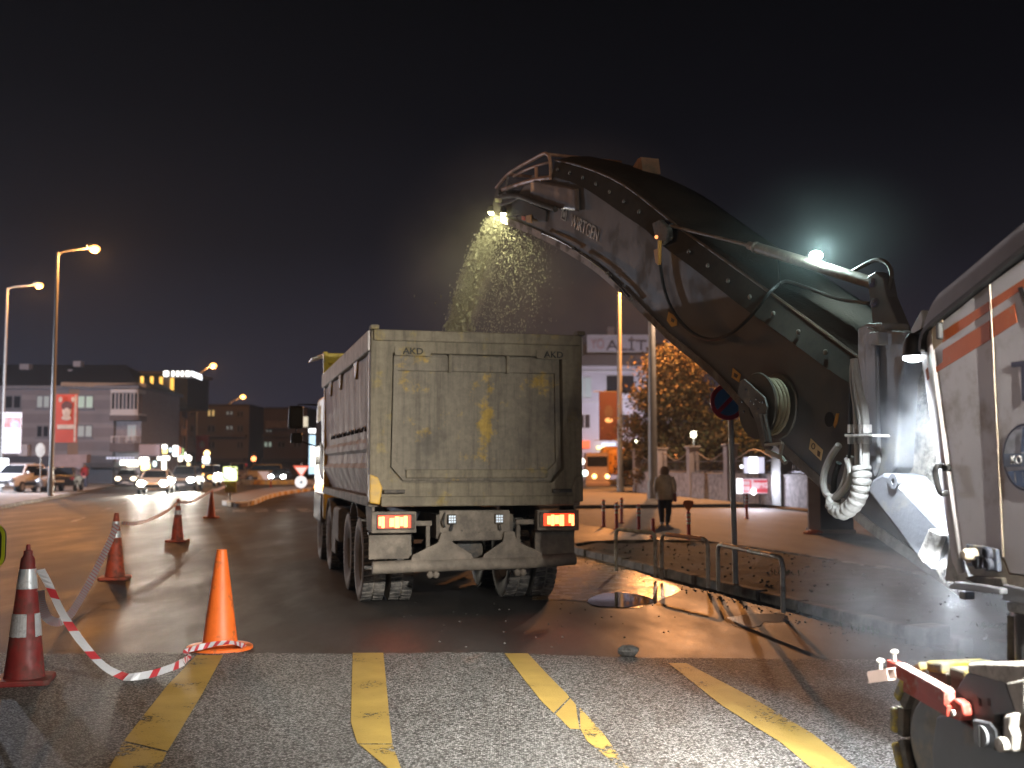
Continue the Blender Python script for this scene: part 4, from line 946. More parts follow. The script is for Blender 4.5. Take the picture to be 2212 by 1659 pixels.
# dark shoulder leaning in above the side plate, then the arched cover, then the far shoulder
rows = [[a - CN*0.012, a.lerp(b, .5) + CN*0.03, b + CN*0.07] for a, b in zip(pm, ptp)]
MB().grid(rows).build('shoulder_plate', M_convd, CONV, world=True, solid=0.012)
rows = []
for k, b in enumerate(ptp):
    r_ = []
    for j in range(9):
        q = j/8; r_.append(b + CN*(0.07 + (CW-0.14)*q) + Vector((0, 0, 0.09*math.sin(math.pi*q) + (random.uniform(-.006, .006) if 0 < j < 8 else 0))))
    rows.append(r_)
MB().grid(rows).build('cover', M_belt, CONV, world=True, smooth=True, solid=0.012)
rows = [[a + CN*(CW+0.012), b + CN*(CW-0.07)] for a, b in zip(pm, ptp)]
MB().grid(rows).build('far_shoulder', M_convd, CONV, world=True, solid=0.012)
far = MB().grid([[a + CN*CW, b + CN*CW] for a, b in zip(ql, qm)]).build('far_side_plate', M_conv, CONV, world=True, solid=0.03)
pl = lerp_path(P_low, n_)
rows = [[p + CN*0.03, p + CN*CW] for p in pl]
MB().grid(rows).build('bottom_plate', M_convd, CONV, world=True, solid=0.02)
# edge rail along the shoulder and bolts
MB().tube([p + CN*0.065 + Vector((0, 0, 0.008)) for p in ptp], 0.014, 6).build('edge_rail', M('rail_rust', (0.13, 0.095, 0.07), 0.6, var=0.3), CONV, world=True)
bolt0 = None
for k in range(1, 20):
    q = pm[min(n_-1, int(k*2)+0)].lerp(ptp[min(n_-1, int(k*2))], 0.52) + CN*0.005
    b = MB().lathe([(0.022, 0), (0.022, 0.012), (0.014, 0.018), (0.0, 0.02)], (0, 0, 0), (0, 0, 1), 8)
    b.v = [q + (-CN*p.z + CDIR*p.x + Vector((0, 0, 1))*p.y) for p in b.v]
    b.build('bolt', M('bolt_zinc', (0.17, 0.155, 0.14), 0.5, 0.3), CONV, world=True)
# lower lip: pale rail sections, chrome rods above it
lip = bez([onC(*p, -0.012) for p in [(1082,474),(1150,502),(1210,532),(1280,576),(1340,626)]], 6)
M_lip = M('lip_lit_steel', (0.30, 0.27, 0.255), 0.55, var=0.25, scale=5, dirt=(0.12, 0.1, 0.09), amt=0.35, dscale=5)  # pinkish light on the lip put into its pale colour
for a in range(0, 24, 6):
    seg = lip[a:a+6] + ([lip[a+6]] if a+6 < len(lip) else []); seg[-1] = seg[-2].lerp(seg[-1], 0.9)
    rows = [[p + Vector((0, 0, 0.055)), p - Vector((0, 0, 0.03)), p - Vector((0, 0, 0.03)) + CN*0.09] for p in seg]
    MB().grid(rows).build('lip_section', M_lip, CONV, world=True, solid=0.012)
lip2 = bez([onC(*p, -0.012) for p in [(1345,632),(1400,688),(1450,737),(1540,812),(1610,888),(1690,973),(1770,1047),(1870,1138),(1960,1202),(2070,1282)]], 6)
rows = [[p + Vector((0, 0, 0.07)), p - Vector((0, 0, 0.01)), p - Vector((0, 0, 0.01)) + CN*0.09] for p in lip2]
MB().grid(rows).build('lip_section', M('lip_rust', (0.10, 0.082, 0.072), 0.7, var=0.3, scale=5, dirt=(0.2, 0.18, 0.16), amt=0.3, dscale=6, bump=0.4), CONV, world=True, solid=0.012)
for pts in ([(1172,503),(1210,520),(1238,536)], [(1255,548),(1290,572),(1312,590)], [(1318,597),(1345,625),(1362,645)]):
    MB().tube(bez([onC(u, v, -0.05) for u, v in pts], 5), 0.013, 8).build('guide_rod', M_chrome, CONV, world=True, smooth=True)
    for u, v in (pts[0], pts[-1]): MB().ball(onC(u, v, -0.045), 0.022, seg=8, rings=5).build('rod_end', M_trk, CONV, world=True)
# ---- head of the conveyor
hd = MB(); drumc = onC(1092, 432, 0.5)
MB().tube([onC(1092, 430, 0.04), onC(1092, 430, 0.04) + CN*(CW-0.08)], 0.13, 20).build('head_drum', M_convd, CONV, world=True, smooth=True)
plate_h = MB().prism([onC(u, v, -0.02) for u, v in [(1064,440),(1072,408),(1086,404),(1100,425),(1130,432),(1180,455),(1178,478),(1120,465),(1085,470),(1066,462)]], CN*0.03).build('head_plate', M_convd, CONV, world=True, bevel=0.005)
M_guard = M('guard_frame_orange_lit', (0.50, 0.26, 0.16), 0.5, var=0.15, dirt=(0.25, 0.17, 0.12), amt=0.25)  # orange light on guard and hatch put into this base colour
def gtube(px, r, off=0.0, mat=None): MB().tube(bez([onC(u, v, off) for u, v in px], 5), r, 8).build('guard_tube', mat or M_guard, CONV, world=True, smooth=True)
for off in (-0.01, CW):
    gtube([(1072,406),(1080,396),(1097,377),(1126,358),(1150,345),(1172,333),(1180,332),(1186,338),(1189,355),(1190,383)], 0.021, off)
    gtube([(1190,384),(1150,390),(1110,402),(1086,410)], 0.030, off)
    gtube([(1187,351),(1160,358),(1130,370),(1110,381)], 0.017, off)
    gtube([(1158,360),(1159,386)], 0.022, off)
    gtube([(1098,378),(1092,406)], 0.014, off, M_lip)
MB().tube([onC(1180, 333, 0), onC(1180, 333, 0)+CN*CW], 0.02, 8).build('guard_tube', M_guard, CONV, world=True)
MB().tube([onC(1097, 377, 0), onC(1097, 377, 0)+CN*CW], 0.02, 8).build('guard_tube', M_guard, CONV, world=True)
# crumpled rubber skirt behind the guard
rows = []
for i in range(9):
    r_ = []
    for j in range(12):
        u = 1146 + j*9.5; v0 = 386 + j*2.0; v1 = 440 + j*1.5
        r_.append(onC(u, v0 + (v1-v0)*i/8, -0.012 - 0.022*abs(math.sin(j*1.15 + i*0.12))*(1-0.5*i/8) - random.uniform(0, .004)))
    rows.append(r_)
MB().grid(rows).build('rubber_skirt', M('skirt_rubber', (0.13, 0.105, 0.095), 0.42, var=0.35, scale=4), CONV, world=True, solid=0.008, smooth=True)
MB().tube(bez([onC(u, v, -0.05) for u, v in [(1086,425),(1120,424),(1160,438),(1200,452)]], 5), 0.035, 10).build('tension_rod', M_convd, CONV, world=True, smooth=True)
MB().tube(bez([onC(u, v, -0.05) for u, v in [(1080,444),(1100,438),(1118,430),(1130,428)]], 5), 0.010, 6).build('lamp_cable', M_seal, CONV, world=True)
MB().prism([onC(u, v, -0.035) for u, v in [(1136,466),(1146,464),(1148,482),(1137,480)]], CN*0.01).build('reflector', M_decal, CONV, world=True)
MB().prism([onC(u, v, -0.035) for u, v in [(1126,466),(1133,468),(1133,476),(1127,475)]], CN*0.01).build('reflector', M('red_reflex', (0.6, 0.05, 0.04)), CONV, world=True)
# head lamps over the chute
lamp_y = E('head_lamp_glow', (1.0, 0.96, 0.45), 26)
for (u, v, off, r_) in ((1063, 457, 0.10, 0.055), (1087, 460, -0.05, 0.035)):
    c = onC(u, v, off)
    hl = MB().lathe([(0.0, -0.09), (r_*0.8, -0.08), (r_*1.15, -0.02), (r_*1.15, 0.0), (0.0, 0.0)], c, (0, 0.25, -1), 14).build('head_lamp', M_seal, CONV, world=True, smooth=True)
    MB().ball(c - Vector((0, 0, 0.012)), r_, 1, 1, .8, 12, 8).build('lens', lamp_y, hl, world=True, smooth=True)
lamp('chute_light', 'SPOT', CONV, onC(1076, 462, -0.16) - Vector((0, 0, 0.06)), 150, (1.0, 0.97, 0.50), 0.05, onC(1030, 640, 0.3), 120, 0.6)
MB().prism([onC(u, v, -0.03) for u, v in [(1069,428),(1084,428),(1082,438),(1070,436)]], CN*0.06).build('lamp_bracket', M('bracket_pale', (0.5, 0.52, 0.3), 0.5), CONV, world=True)
MB().lathe([(0.03, -0.02), (0.045, 0.0), (0.03, 0.02)], onC(1078, 415, -0.04), CN, 14).build('bearing', M_seal, CONV, world=True)
# beacon bracket on the cover
bq = ptp[32] + CN*0.55 + Vector((0, 0, 0.10))
MB().prism([bq + CDIR*0.30, bq + CDIR*0.06 + Vector((0, 0, .13)), bq - CDIR*0.02 + Vector((0, 0, .13)), bq - CDIR*0.06 - Vector((0, 0, .05)), bq + CDIR*0.30 - Vector((0, 0, .05))], CN*0.22).build('cover_hatch', M_guard, CONV, world=True)
# ---- lettering and decals on the side plate
p0, p1 = onC(1231, 488, -0.004), onC(1289, 522, -0.004)
xd = (p1-p0).normalized(); yd = CN.cross(xd); yd = yd if yd.z > 0 else -yd
M_wt = M('pale_lettering', (0.42, 0.40, 0.39), 0.5, var=0.15)
lettering('WIRTGEN', M_wt, p0, xd, yd, width=(p1-p0).length*1.02, height=0.145, parent=CONV, ext=0.0015, bold=0.006)
l0 = onC(1212, 472, -0.003)
lg = MB()
for a, b in (((0, 0), (0.13, 0)), ((0.13, 0), (0.13, 0.15)), ((0.13, 0.15), (0, 0.15)), ((0, 0.15), (0, 0)), ((0.02, 0.12), (0.05, 0.03)), ((0.05, 0.03), (0.065, 0.09)), ((0.065, 0.09), (0.08, 0.03)), ((0.08, 0.03), (0.11, 0.12))):
    lg.bar(l0 + xd*a[0] + yd*a[1], l0 + xd*b[0] + yd*b[1], 0.008, 0.008)
lg.build('logo_outline', M_wt, CONV, world=True)
M_soot = M('sooty_decal', (0.08, 0.06, 0.045), 0.6)
def sticker(px, mat=M_decal, mark=None):
    st = MB().prism([onC(u, v, -0.004) for u, v in px], CN*0.004).build('decal', mat, CONV, world=True)
    if mark: MB().prism([onC(u, v, -0.006) for u, v in mark], CN*0.002).build('decal_mark', M_soot, st, world=True)
sticker([(1444,673),(1462,686),(1462,703),(1450,706),(1440,692)], M_decal, [(1450,686),(1457,691),(1455,697),(1449,694)])
sticker([(1583,795),(1600,809),(1596,826),(1580,815)], M_decal, [(1586,805),(1594,810),(1591,817),(1585,813)])
sticker([(1751,947),(1777,972),(1773,995),(1747,970)], M_decal2, [(1766,972),(1772,977),(1770,988),(1765,984)])
MB().lathe([(0.016, 0), (0.024, 0), (0.024, 0.002), (0.016, 0.002)], onC(1757, 964, -0.0065), -CN, 14, closed=True).build('decal_mark', M_soot, CONV, world=True)
sticker([(1806,893),(1812,893),(1808,915),(1803,925),(1800,918)], M_decal)
sticker([(1412,540),(1425,535),(1426,575),(1416,568)], M_decal)
sticker([(1880,1128),(1895,1142),(1890,1154),(1876,1140)], M('orange_decal', (0.62, 0.17, 0.03), 0.5))
MB().lathe([(0.055, 0), (0.055, 0.004), (0.0, 0.004)], onC(1792, 906, -0.001), -CN, 20).build('access_hole', M_seal, CONV, world=True)
# ---- hose reel on the side plate
rc = onC(1682, 878, 0.0)
reel = MB().lathe([(0.10, 0.0), (0.255, 0.0), (0.262, 0.012), (0.255, 0.022), (0.14, 0.03), (0.13, 0.17), (0.14, 0.175), (0.255, 0.182), (0.262, 0.194), (0.255, 0.205), (0.10, 0.205)], rc, -CN, 44, closed=True).build('hose_reel', M('reel_grey', (0.10, 0.095, 0.085), 0.45, 0.3, var=0.2), CONV, world=True, smooth=True)
M_hose = M('reel_hose', (0.30, 0.27, 0.19), 0.6, var=0.2, scale=9)
hp = []
for i in range(5*24+1):
    a = 2*math.pi*i/24; q = i/24
    r_ = 0.205 + 0.012*math.sin(q*2.2)
    b1 = CDIR; b2 = Vector((0, 0, 1))
    hp.append(rc - CN*(0.045 + 0.115*(q/5)) + (b1*math.cos(a) + b2*math.sin(a))*r_)
MB().tube(hp, 0.014, 8).build('hose_coil', M_hose, reel, world=True, smooth=True)
MB().lathe([(0.10, 0.0), (0.10, 0.21), (0.04, 0.215), (0.0, 0.215)], rc, -CN, 24).build('reel_hub', M_seal, reel, world=True, smooth=True)
RB = -0.25
M_brk = M('bracket_grey', (0.17, 0.17, 0.17), 0.45, 0.4, var=0.15, dirt=(0.3, 0.28, 0.24), amt=0.2, dscale=12)
br = MB().prism([onC(u, v, RB) for u, v in [(1592,852),(1598,824),(1606,818),(1650,858),(1656,878),(1654,900),(1660,930),(1666,968),(1655,975),(1644,962),(1634,915),(1618,880)]], CN*0.02).build('reel_bracket', M_brk, CONV, world=True, bevel=0.005)
for (u, v) in ((1612, 842), (1622, 866), (1628, 872), (1634, 862), (1648, 869), (1638, 884), (1603, 868), (1607, 889), (1641, 868)):
    MB().ball(onC(u, v, RB-0.004), 0.010, seg=8, rings=5).build('bracket_bolt', M_chrome, br, world=True)
MB().tube([onC(1643, 895, RB-0.012), onC(1655, 955, RB-0.012)], 0.018, 8).build('bracket_rib', M_brk, br, world=True)
MB().tube([onC(1652, 895, RB-0.012), onC(1662, 955, RB-0.012)], 0.012, 8).build('bracket_rib', M_brk, br, world=True)
gz = MB(); gz.bar(onC(1654, 962, RB-0.03), onC(1690, 957, RB-0.03), 0.03, 0.02).bar(onC(1690, 957, RB-0.03), onC(1686, 980, RB-0.03), 0.02, 0.03).bar(onC(1656, 974, RB-0.03), onC(1686, 988, RB-0.03), 0.035, 0.03)
gz.build('spray_gun', M('gun_zinc', (0.42, 0.42, 0.39), 0.5, 0.4, var=0.2), CONV, world=True, bevel=0.004)
MB().tube([onC(1684, 984, RB-0.03), onC(1697, 1000, RB-0.03)], 0.018, 8).build('gun_nozzle', M('gun_zinc', (0, 0, 0)), CONV, world=True)
# ---- looping cable on the side and stay cylinder above
MB().tube(bez([onC(u, v, -0.05) for u, v in [(1425,522),(1425,560),(1434,620),(1452,668),(1486,712),(1530,733),(1575,722),(1620,684),(1660,634)]] + [onC(u, v, 0.05) for u, v in [(1684,612)]], 8), 0.016, 8).build('control_cable', M_seal, CONV, world=True, smooth=True)
q0 = onC(1684, 612, 0.05)
MB().tube(bez([q0, onC(1702, 608, 0.12), onC(1745, 622, 0.2), onC(1810, 645, 0.2), onC(1876, 655, 0.1)], 8), 0.014, 8).build('control_cable', M('cable_grey', (0.12, 0.115, 0.11), 0.6), CONV, world=True, smooth=True)
MB().tube([onC(1682, 560, 0.12), q0], 0.008, 6).build('cable_hanger', M_seal, CONV, world=True)
MB().tube([onC(1425, 520, -0.06), onC(1424, 572, -0.06)], 0.02, 8).build('cable_gland', M_decal, CONV, world=True)
st0, st1, st2 = onC(1432, 484, 0.02), onC(1618, 530, 0.06), onC(1888, 612, 0.10)
M_rod = M('stay_steel', (0.20, 0.165, 0.14), 0.5, 0.3, var=0.3, dirt=(0.3, 0.25, 0.2), amt=0.3, dscale=6)
MB().tube([st0, st1], 0.016, 10).build('stay_rod', M_rod, CONV, world=True, smooth=True)
MB().tube([st1, st1.lerp(st2, .04)], 0.035, 10).build('stay_clevis', M_rod, CONV, world=True)
MB().tube([st1.lerp(st2, .09), st2], 0.045, 14).build('stay_cylinder', M_rod, CONV, world=True, smooth=True)
MB().ball(st1.lerp(st2, .065), 0.05, seg=12, rings=8).build('stay_joint', M_rod, CONV, world=True, smooth=True)
MB().tube([st0 + Vector((0, 0, 0.02)), st0 + (st1-st0).normalized()*0.16], 0.026, 10).build('stay_hook', M_chrome, CONV, world=True)
MB().prism([onC(u, v, -0.04) for u, v in [(1408,482),(1424,474),(1440,490),(1444,512),(1430,530),(1416,520)]], CN*0.06).build('stay_bracket', M_trk, CONV, world=True, bevel=0.01)
MB().ball(onC(1418, 512, -0.05), 0.018, seg=8, rings=6).build('marker_lamp', E('amber_dot', (1, 0.35, 0.12), 2.0, False), CONV, world=True)
# arm of the mast holding the stay, its hose
MB().prism([onC(u, v, 0.06) for u, v in [(1872,598),(1890,586),(1908,600),(1915,640),(1940,700),(1946,716),(1885,712),(1880,660)]], CN*0.10).build('stay_arm', M('arm_grey', (0.13, 0.13, 0.14), 0.5, var=0.15), CONV, world=True, bevel=0.01)
for u, v in ((1888, 611), (1893, 654)):
    MB().lathe([(0.034, 0), (0.034, 0.02), (0.0, 0.024)], onC(u, v, 0.05), -CN, 16).build('pivot_pin', M_chrome, CONV, world=True, smooth=True)
MB().tube(bez([onC(u, v, 0.1) for u, v in [(1840,588),(1860,576),(1890,562),(1915,568),(1926,592),(1920,625)]], 6), 0.016, 8).build('hydraulic_hose', M('cable_grey', (0, 0, 0)), CONV, world=True, smooth=True)
# bright lamp standing behind the stay
fl = onC(1763, 552, 0.10)
fb = MB().lathe([(0.0, 0.07), (0.05, 0.06), (0.06, 0.0), (0.0, 0.0)], fl + Vector((0, 0.08, 0)), (0.3, 1, 0), 16).build('rear_work_lamp', M_seal, CONV, world=True)
MB().ball(fl, 0.045, 1.15, 1, .85, 14, 10).build('lens', E('cold_lamp', (0.72, 1.0, 0.97), 45), fb, world=True, smooth=True)
lamp('rear_work_light', 'POINT', fb, fl - Vector((0.0, 0.12, 0)), 75, (0.72, 1.0, 0.97), 0.04)
# ---- hose bundle hanging from the mast
SH = 3.80
M_hg = M('hose_grey', (0.36, 0.36, 0.34), 0.6, var=0.15, scale=8)
M_hw = M('hose_pale', (0.52, 0.52, 0.49), 0.6, var=0.12, scale=8)
def hose(px, r, mat, s=SH, name='hydraulic_hose', par=MIL): return MB().tube(bez([onS(u, v, s) for u, v in px], 6), r, 8).build(name, mat, par, world=True, smooth=True)
hose([(1843,776),(1840,800),(1841,830),(1846,870),(1849,905),(1850,935),(1852,1010)], 0.017, M_hg)
hose([(1845,776),(1850,810),(1858,850),(1866,880),(1869,905),(1870,935),(1869,1012)], 0.026, M_hg)
hose([(1844,780),(1845,825),(1852,870),(1858,905),(1860,940),(1862,1010)], 0.014, M_hg, SH-0.02)
hose([(1842,790),(1838,850),(1836,900),(1836,940),(1834,990)], 0.010, M_seal)
bp_ = plate('hose_plate', [(1823,938),(1884,938),(1886,944),(1824,944)], SH-0.06, 0.12, M_chal)
for u, r_ in ((1836, 0.016), (1850, 0.022), (1860, 0.020), (1871, 0.034)):
    for v in (926, 950):
        MB().tube([onS(u, v-9, SH), onS(u, v+9, SH)], r_, 6).build('hose_fitting', M_chal, bp_, world=True)
sl = [(1860,1008),(1862,1030),(1860,1052),(1853,1075),(1840,1094),(1822,1106),(1806,1100),(1798,1088),(1803,1078)]
SP = bez([onS(u, v, SH) for u, v in sl], 10)
sleeve = MB().tube(SP, 0.052, 14, radii=[0.055 + 0.006*math.sin(i*2.1) - 0.014*i/len(SP) for i in range(len(SP))]).build('hose_sleeve', M_hg, MIL, world=True, smooth=True)
for i in range(2, len(SP)-2, 6):
    d = (SP[i+1]-SP[i-1]).normalized()
    rr = 0.058 - 0.014*i/len(SP)
    MB().lathe([(rr-.001, -0.016), (rr+0.0035, -0.004), (rr+.003, 0.008), (rr-.002, 0.016)], SP[i], d, 16).build('sleeve_wrap', M_hg, sleeve, world=True, smooth=True)
hose([(1836,985),(1828,1030),(1815,1062),(1800,1075),(1786,1068),(1779,1045),(1782,1018),(1796,985),(1812,962)], 0.024, M_hg, SH+0.02)
hose([(1830,990),(1838,1020),(1832,1045),(1815,1068),(1800,1078),(1788,1070)], 0.022, M_hw, SH)
hose([(1812,1000),(1803,1030),(1800,1070)], 0.02, M_seal, SH+0.05)
# ================================================================== TRAFFIC CONES AND TAPE
M_cred = M('cone_dark_red', (0.24, 0.026, 0.024), 0.5, var=0.25, scale=7, dirt=(0.13, 0.05, 0.04), amt=0.35, dscale=6)
M_corg = M('cone_orange', (0.80, 0.15, 0.02), 0.5, var=0.12, scale=7, dirt=(0.30, 0.10, 0.04), amt=0.18, dscale=6)
M_cor2 = M('cone_faded_red', (0.50, 0.075, 0.03), 0.55, var=0.2, scale=7, dirt=(0.16, 0.06, 0.04), amt=0.4, dscale=6)
M_refl = M('reflective_sleeve', (0.62, 0.64, 0.66), 0.35, 0.25, var=0.15, scale=10, dirt=(0.25, 0.25, 0.26), amt=0.25, dscale=9)
def cone(px, h, r0, r1, mat, label, bands=(), base='square', tip=False, rz=0.0, torn=False, bw=0.42):
    g = gp(*px); c = empty('traffic_cone', g, rz, label, 'traffic cone', 'traffic cones fencing off the lane')
    prof = [(r0*1.06, 0.035), (r0, 0.06), (r1, h)]
    if tip: prof = [(r0*1.06, 0.035), (r0, 0.06), (r1+0.012, h*0.90), (r1-0.004, h*0.92), (r1-0.006, h*0.955), (r1*0.45, h*0.96), (r1*0.35, h)]
    MB().lathe(prof, (0, 0, 0), (0, 0, 1), 32).build('cone_body', mat, c, smooth=True)
    R_ = lambda z: r0 + (r1-r0)*(z-0.06)/(h-0.06)
    for (z0, z1, gap) in bands:
        if gap:
            n = 32; vs = []; fs = []
            for k in range(n):
                a = 2*math.pi*k/n; skip = abs(((a - gap + math.pi) % (2*math.pi)) - math.pi) < 0.30
                if skip: continue
                a2 = 2*math.pi*(k+1)/n; i = len(vs)
                zz0, zz1 = z0 + random.uniform(0, .008), z1
                for aa, zz in ((a, zz0), (a2, zz0), (a2, zz1), (a, zz1)): vs.append(Vector((math.cos(aa)*(R_(zz)+0.003), math.sin(aa)*(R_(zz)+0.003), zz)))
                fs.append((i, i+1, i+2, i+3))
            MB().add(vs, fs).build('reflective_band', M_refl, c, solid=0.002)
        else:
            MB().lathe([(R_(z0)+0.003, z0), (R_(z1)+0.003, z1)], (0, 0, 0), (0, 0, 1), 32).build('reflective_band', M_refl, c, smooth=True)
    if base == 'square':
        MB().prism([Vector((x*bw/2, y*bw/2, 0.0)) for x, y in ((-1, -.86), (-.86, -1), (.86, -1), (1, -.86), (1, .86), (.86, 1), (-.86, 1), (-1, .86))], (0, 0, 0.045)).build('cone_base', mat, c, bevel=0.012)
    else:
        MB().lathe([(bw/2, 0.0), (bw/2, 0.025), (bw/2-0.02, 0.035), (r0, 0.05)], (0, 0, 0), (0, 0, 1), 32).build('cone_base', mat, c, smooth=True)
    return c
cone((52, 1474), 1.075, 0.150, 0.040, M_cred, 'large dark red cone with two silver bands nearest the camera', [(0.36, 0.54, 5.15), (0.73, 0.885, None)], tip=True, rz=0.25)
cone((248, 1251), 0.985, 0.145, 0.030, M_cor2, 'dirty red cone with silver bands beside the sagging tape', [(0.62, 0.72, None), (0.80, 0.86, None)], rz=0.2, bw=0.44)
cone((383, 1170), 0.95, 0.14, 0.030, M_cor2, 'red cone with silver band third along the tape', [(0.60, 0.70, None), (0.80, 0.86, None)], rz=0.1, bw=0.46)
cone((456, 1119), 0.90, 0.135, 0.030, M_corg, 'small orange red cone farthest from the camera near the island', [], rz=0.1, bw=0.46)
cone((475, 1401), 0.915, 0.160, 0.046, M_corg, 'bright orange cone with tape wound round its base', [], base='round', bw=0.60)
M_tw = M('tape_white', (0.55, 0.55, 0.58), 0.35, var=0.08); M_tr = M('tape_red', (0.50, 0.045, 0.055), 0.35, var=0.1)
def tape(pts, wd, label, stripe=0.17, duty=0.36, twist=0.0):
    P = bez(pts, 14); mb = MB(); L = 0; rows = []
    Ls = [0]
    for a, b in zip(P[:-1], P[1:]): Ls.append(Ls[-1]+(b-a).length)
    tot = Ls[-1]
    def pos(x):
        x = max(0, min(tot-1e-6, x)); k = max(i for i in range(len(Ls)) if Ls[i] <= x); k = min(k, len(P)-2)
        p = P[k].lerp(P[k+1], (x-Ls[k])/max(1e-6, Ls[k+1]-Ls[k])); d = (P[k+1]-P[k]).normalized()
        vd = (p - EYEV).normalized(); wv = d.cross(vd).normalized(); nn = d.cross(wv)
        a = twist*math.sin(x*5.0) ; wv = wv*math.cos(a) + nn*math.sin(a)
        return p, wv
    x = 0; k = 0; slant = wd*0.35
    cuts = [0.0]
    while cuts[-1] < tot: cuts.append(cuts[-1] + stripe*(duty if k % 2 else 1-duty)); k += 1
    for i in range(len(cuts)-1):
        mb.cur = i % 2; n = 4
        for q in range(n):
            a = cuts[i] + (cuts[i+1]-cuts[i])*q/n; b = cuts[i] + (cuts[i+1]-cuts[i])*(q+1)/n
            pa, wa = pos(a+slant); pb, wb = pos(b+slant); pc, wc = pos(b-slant); pd, wdv = pos(a-slant)
            j = len(mb.v); mb.add([pd - wdv*wd/2, pc - wc*wd/2, pb + wb*wd/2, pa + wa*wd/2], [(0, 1, 2, 3)])
    o = mb.build('barrier_tape', [M_tw, M_tr], fix=False)
    return tag(o, label, 'barrier tape', 'red and white barrier tape strung between cones')
tape([at(86,1228,8.85), at(105,1262,8.95), at(135,1325,9.0), at(175,1385,9.0), at(222,1437,8.95), at(262,1459,8.95), at(285,1463,8.92), at(330,1455,9.05), at(375,1440,9.3), at(396,1430,9.5)], 0.062, 'slack tape sagging from the big red cone to the orange cone', 0.30, 0.30, 0.5)
tape([at(396,1430,9.5), at(408,1418,9.75), at(401,1408,9.9), at(418,1401,10.0), at(440,1396,10.1), at(470,1390,10.08), at(500,1388,10.1), at(522,1394,10.3), at(529,1401,10.45)], 0.05, 'crumpled tape end wound round the foot of the orange cone', 0.10, 0.45, 0.9)
tape([at(84,1275,8.85), at(89,1306,9.6), at(103,1335,10.4), at(124,1344,11.2), at(140,1337,11.8), at(156,1322,12.4), at(185,1274,13.6), at(213,1220,14.6), at(236,1172,15.5), at(253,1133,16.15)], 0.085, 'far tape running from the big red cone up to the second cone', 0.115, 0.28, 0.0)
tape([at(262,1130,16.2), at(290,1131,17.6), at(315,1126,19.4), at(345,1113,21.6), at(368,1099,23.2), at(383,1086,24.2)], 0.05, 'tape strung between the second and third red cones', 0.3, 0.3, 0.2)
tape([at(386,1084,24.2), at(410,1085,28), at(436,1073,32), at(456,1060,35.5)], 0.06, 'tape strung from the third cone to the farthest cone', 0.3, 0.3, 0.2)
tape([at(456,1060,35.5), at(472,1057,43), at(488,1050,52)], 0.09, 'last length of tape reaching from the farthest cone to the keep right sign', 0.3, 0.3, 0.2)
# edge of a warning board at the frame's side
wb_ = empty('warning_board', gp(-42, 1500, 0), 0.1, 'black warning board with bright yellow rim at the picture edge', 'warning board')
c0 = at(-40, 1180, wb_.location.y)
MB().tube([Vector((c0.x-0.05, c0.y+0.02, 0.0)), Vector((c0.x-0.05, c0.y+0.02, 1.3))], 0.02, 8).build('post', M_seal, wb_, world=True)
def rrect(c, w_, h_, r_, n=6):
    out = []
    for (sx, sz, a0) in ((1, 1, 0), (-1, 1, 90), (-1, -1, 180), (1, -1, 270)):
        for i in range(n+1):
            a = rad(a0 + 90*i/n); out.append(Vector((c.x + sx*(w_/2-r_) + r_*math.cos(a), c.y, c.z + sz*(h_/2-r_) + r_*math.sin(a))))
    return out
MB().prism(rrect(c0, 0.345, 0.34, 0.10), (0, 0.03, 0)).build('board', M_seal, wb_, world=True)
cc = c0 - Vector((0, 0.004, 0)); oo = rrect(cc, 0.355, 0.35, 0.10); ii = rrect(cc, 0.305, 0.30, 0.08); n_ = len(oo)
MB().add(oo+ii, [(k, (k+1) % n_, n_+(k+1) % n_, n_+k) for k in range(n_)]).build('rim', M('hi_vis_yellow', (0.40, 0.46, 0.02), 0.4), wb_, world=True, solid=0.004)

# ================================================================== BOLLARDS, HOOPS, SIGNS
M_brd = M('bollard_red', (0.60, 0.06, 0.045), 0.55, var=0.15, dirt=(0.15, 0.05, 0.04), amt=0.2); M_bwh = M('bollard_white', (0.92, 0.90, 0.88), 0.4, var=0.08)
def bollard(u, v, vt, label, bands=True, paddle=False):
    g = gp(u, v, 0.004); h = (v-vt)/F*g.y
    o = empty('bollard', g, 0, label, 'bollard', 'red and white flexible bollards by the service road')
    r = 0.045
    MB().lathe([(r*1.9, 0), (r*1.9, 0.02), (r*1.1, 0.035), (r, 0.05), (r, h-0.03), (r*0.8, h), (0, h)], (0, 0, 0), (0, 0, 1), 16).build('post', M_brd, o, smooth=True)
    if bands:
        for k in range(3):
            z = h*(0.58+0.135*k); MB().lathe([(r+0.004, z), (r+0.004, z+h*0.075)], (0, 0, 0), (0, 0, 1), 16).build('reflective_band', M_bwh, o, smooth=True)
    if paddle:
        MB().prism([Vector((x, 0, h+z)) for x, z in ((-.015, 0), (.015, 0), (.09, .12), (.12, .19), (.10, .24), (0, .26), (-.10, .24), (-.12, .19), (-.09, .12))], (0, 0.02, 0)).build('paddle', M('paddle_orange', (0.55, 0.14, 0.02), 0.5), o)
    return o
bollard(1304, 1138, 1080, 'red white bollard closest to the dump truck')
bollard(1332, 1143, 1085, 'red white bollard just in front of the lamp post foot, second from the truck')
bollard(1343, 1130, 1076, 'red white bollard standing behind two others, close to the lamp post')
bollard(1380, 1150, 1090, 'red white bollard between the lamp post and the walker')
bollard(1411, 1160, 1120, 'short dull red bollard without bright bands behind the first hoop', bands=False)
bollard(1488, 1170, 1106, 'red white bollard with an orange paddle on top', paddle=True)
bollard(1613, 1120, 1068, 'red white bollard in front of the lit red sign')
M_hoop = M('hoop_steel', (0.46, 0.44, 0.41), 0.5, 0.15, var=0.2, scale=5, dirt=(0.20, 0.16, 0.12), amt=0.3, dscale=6)
M_tapeo = M('orange_sleeve', (0.60, 0.20, 0.05), 0.5, var=0.2)
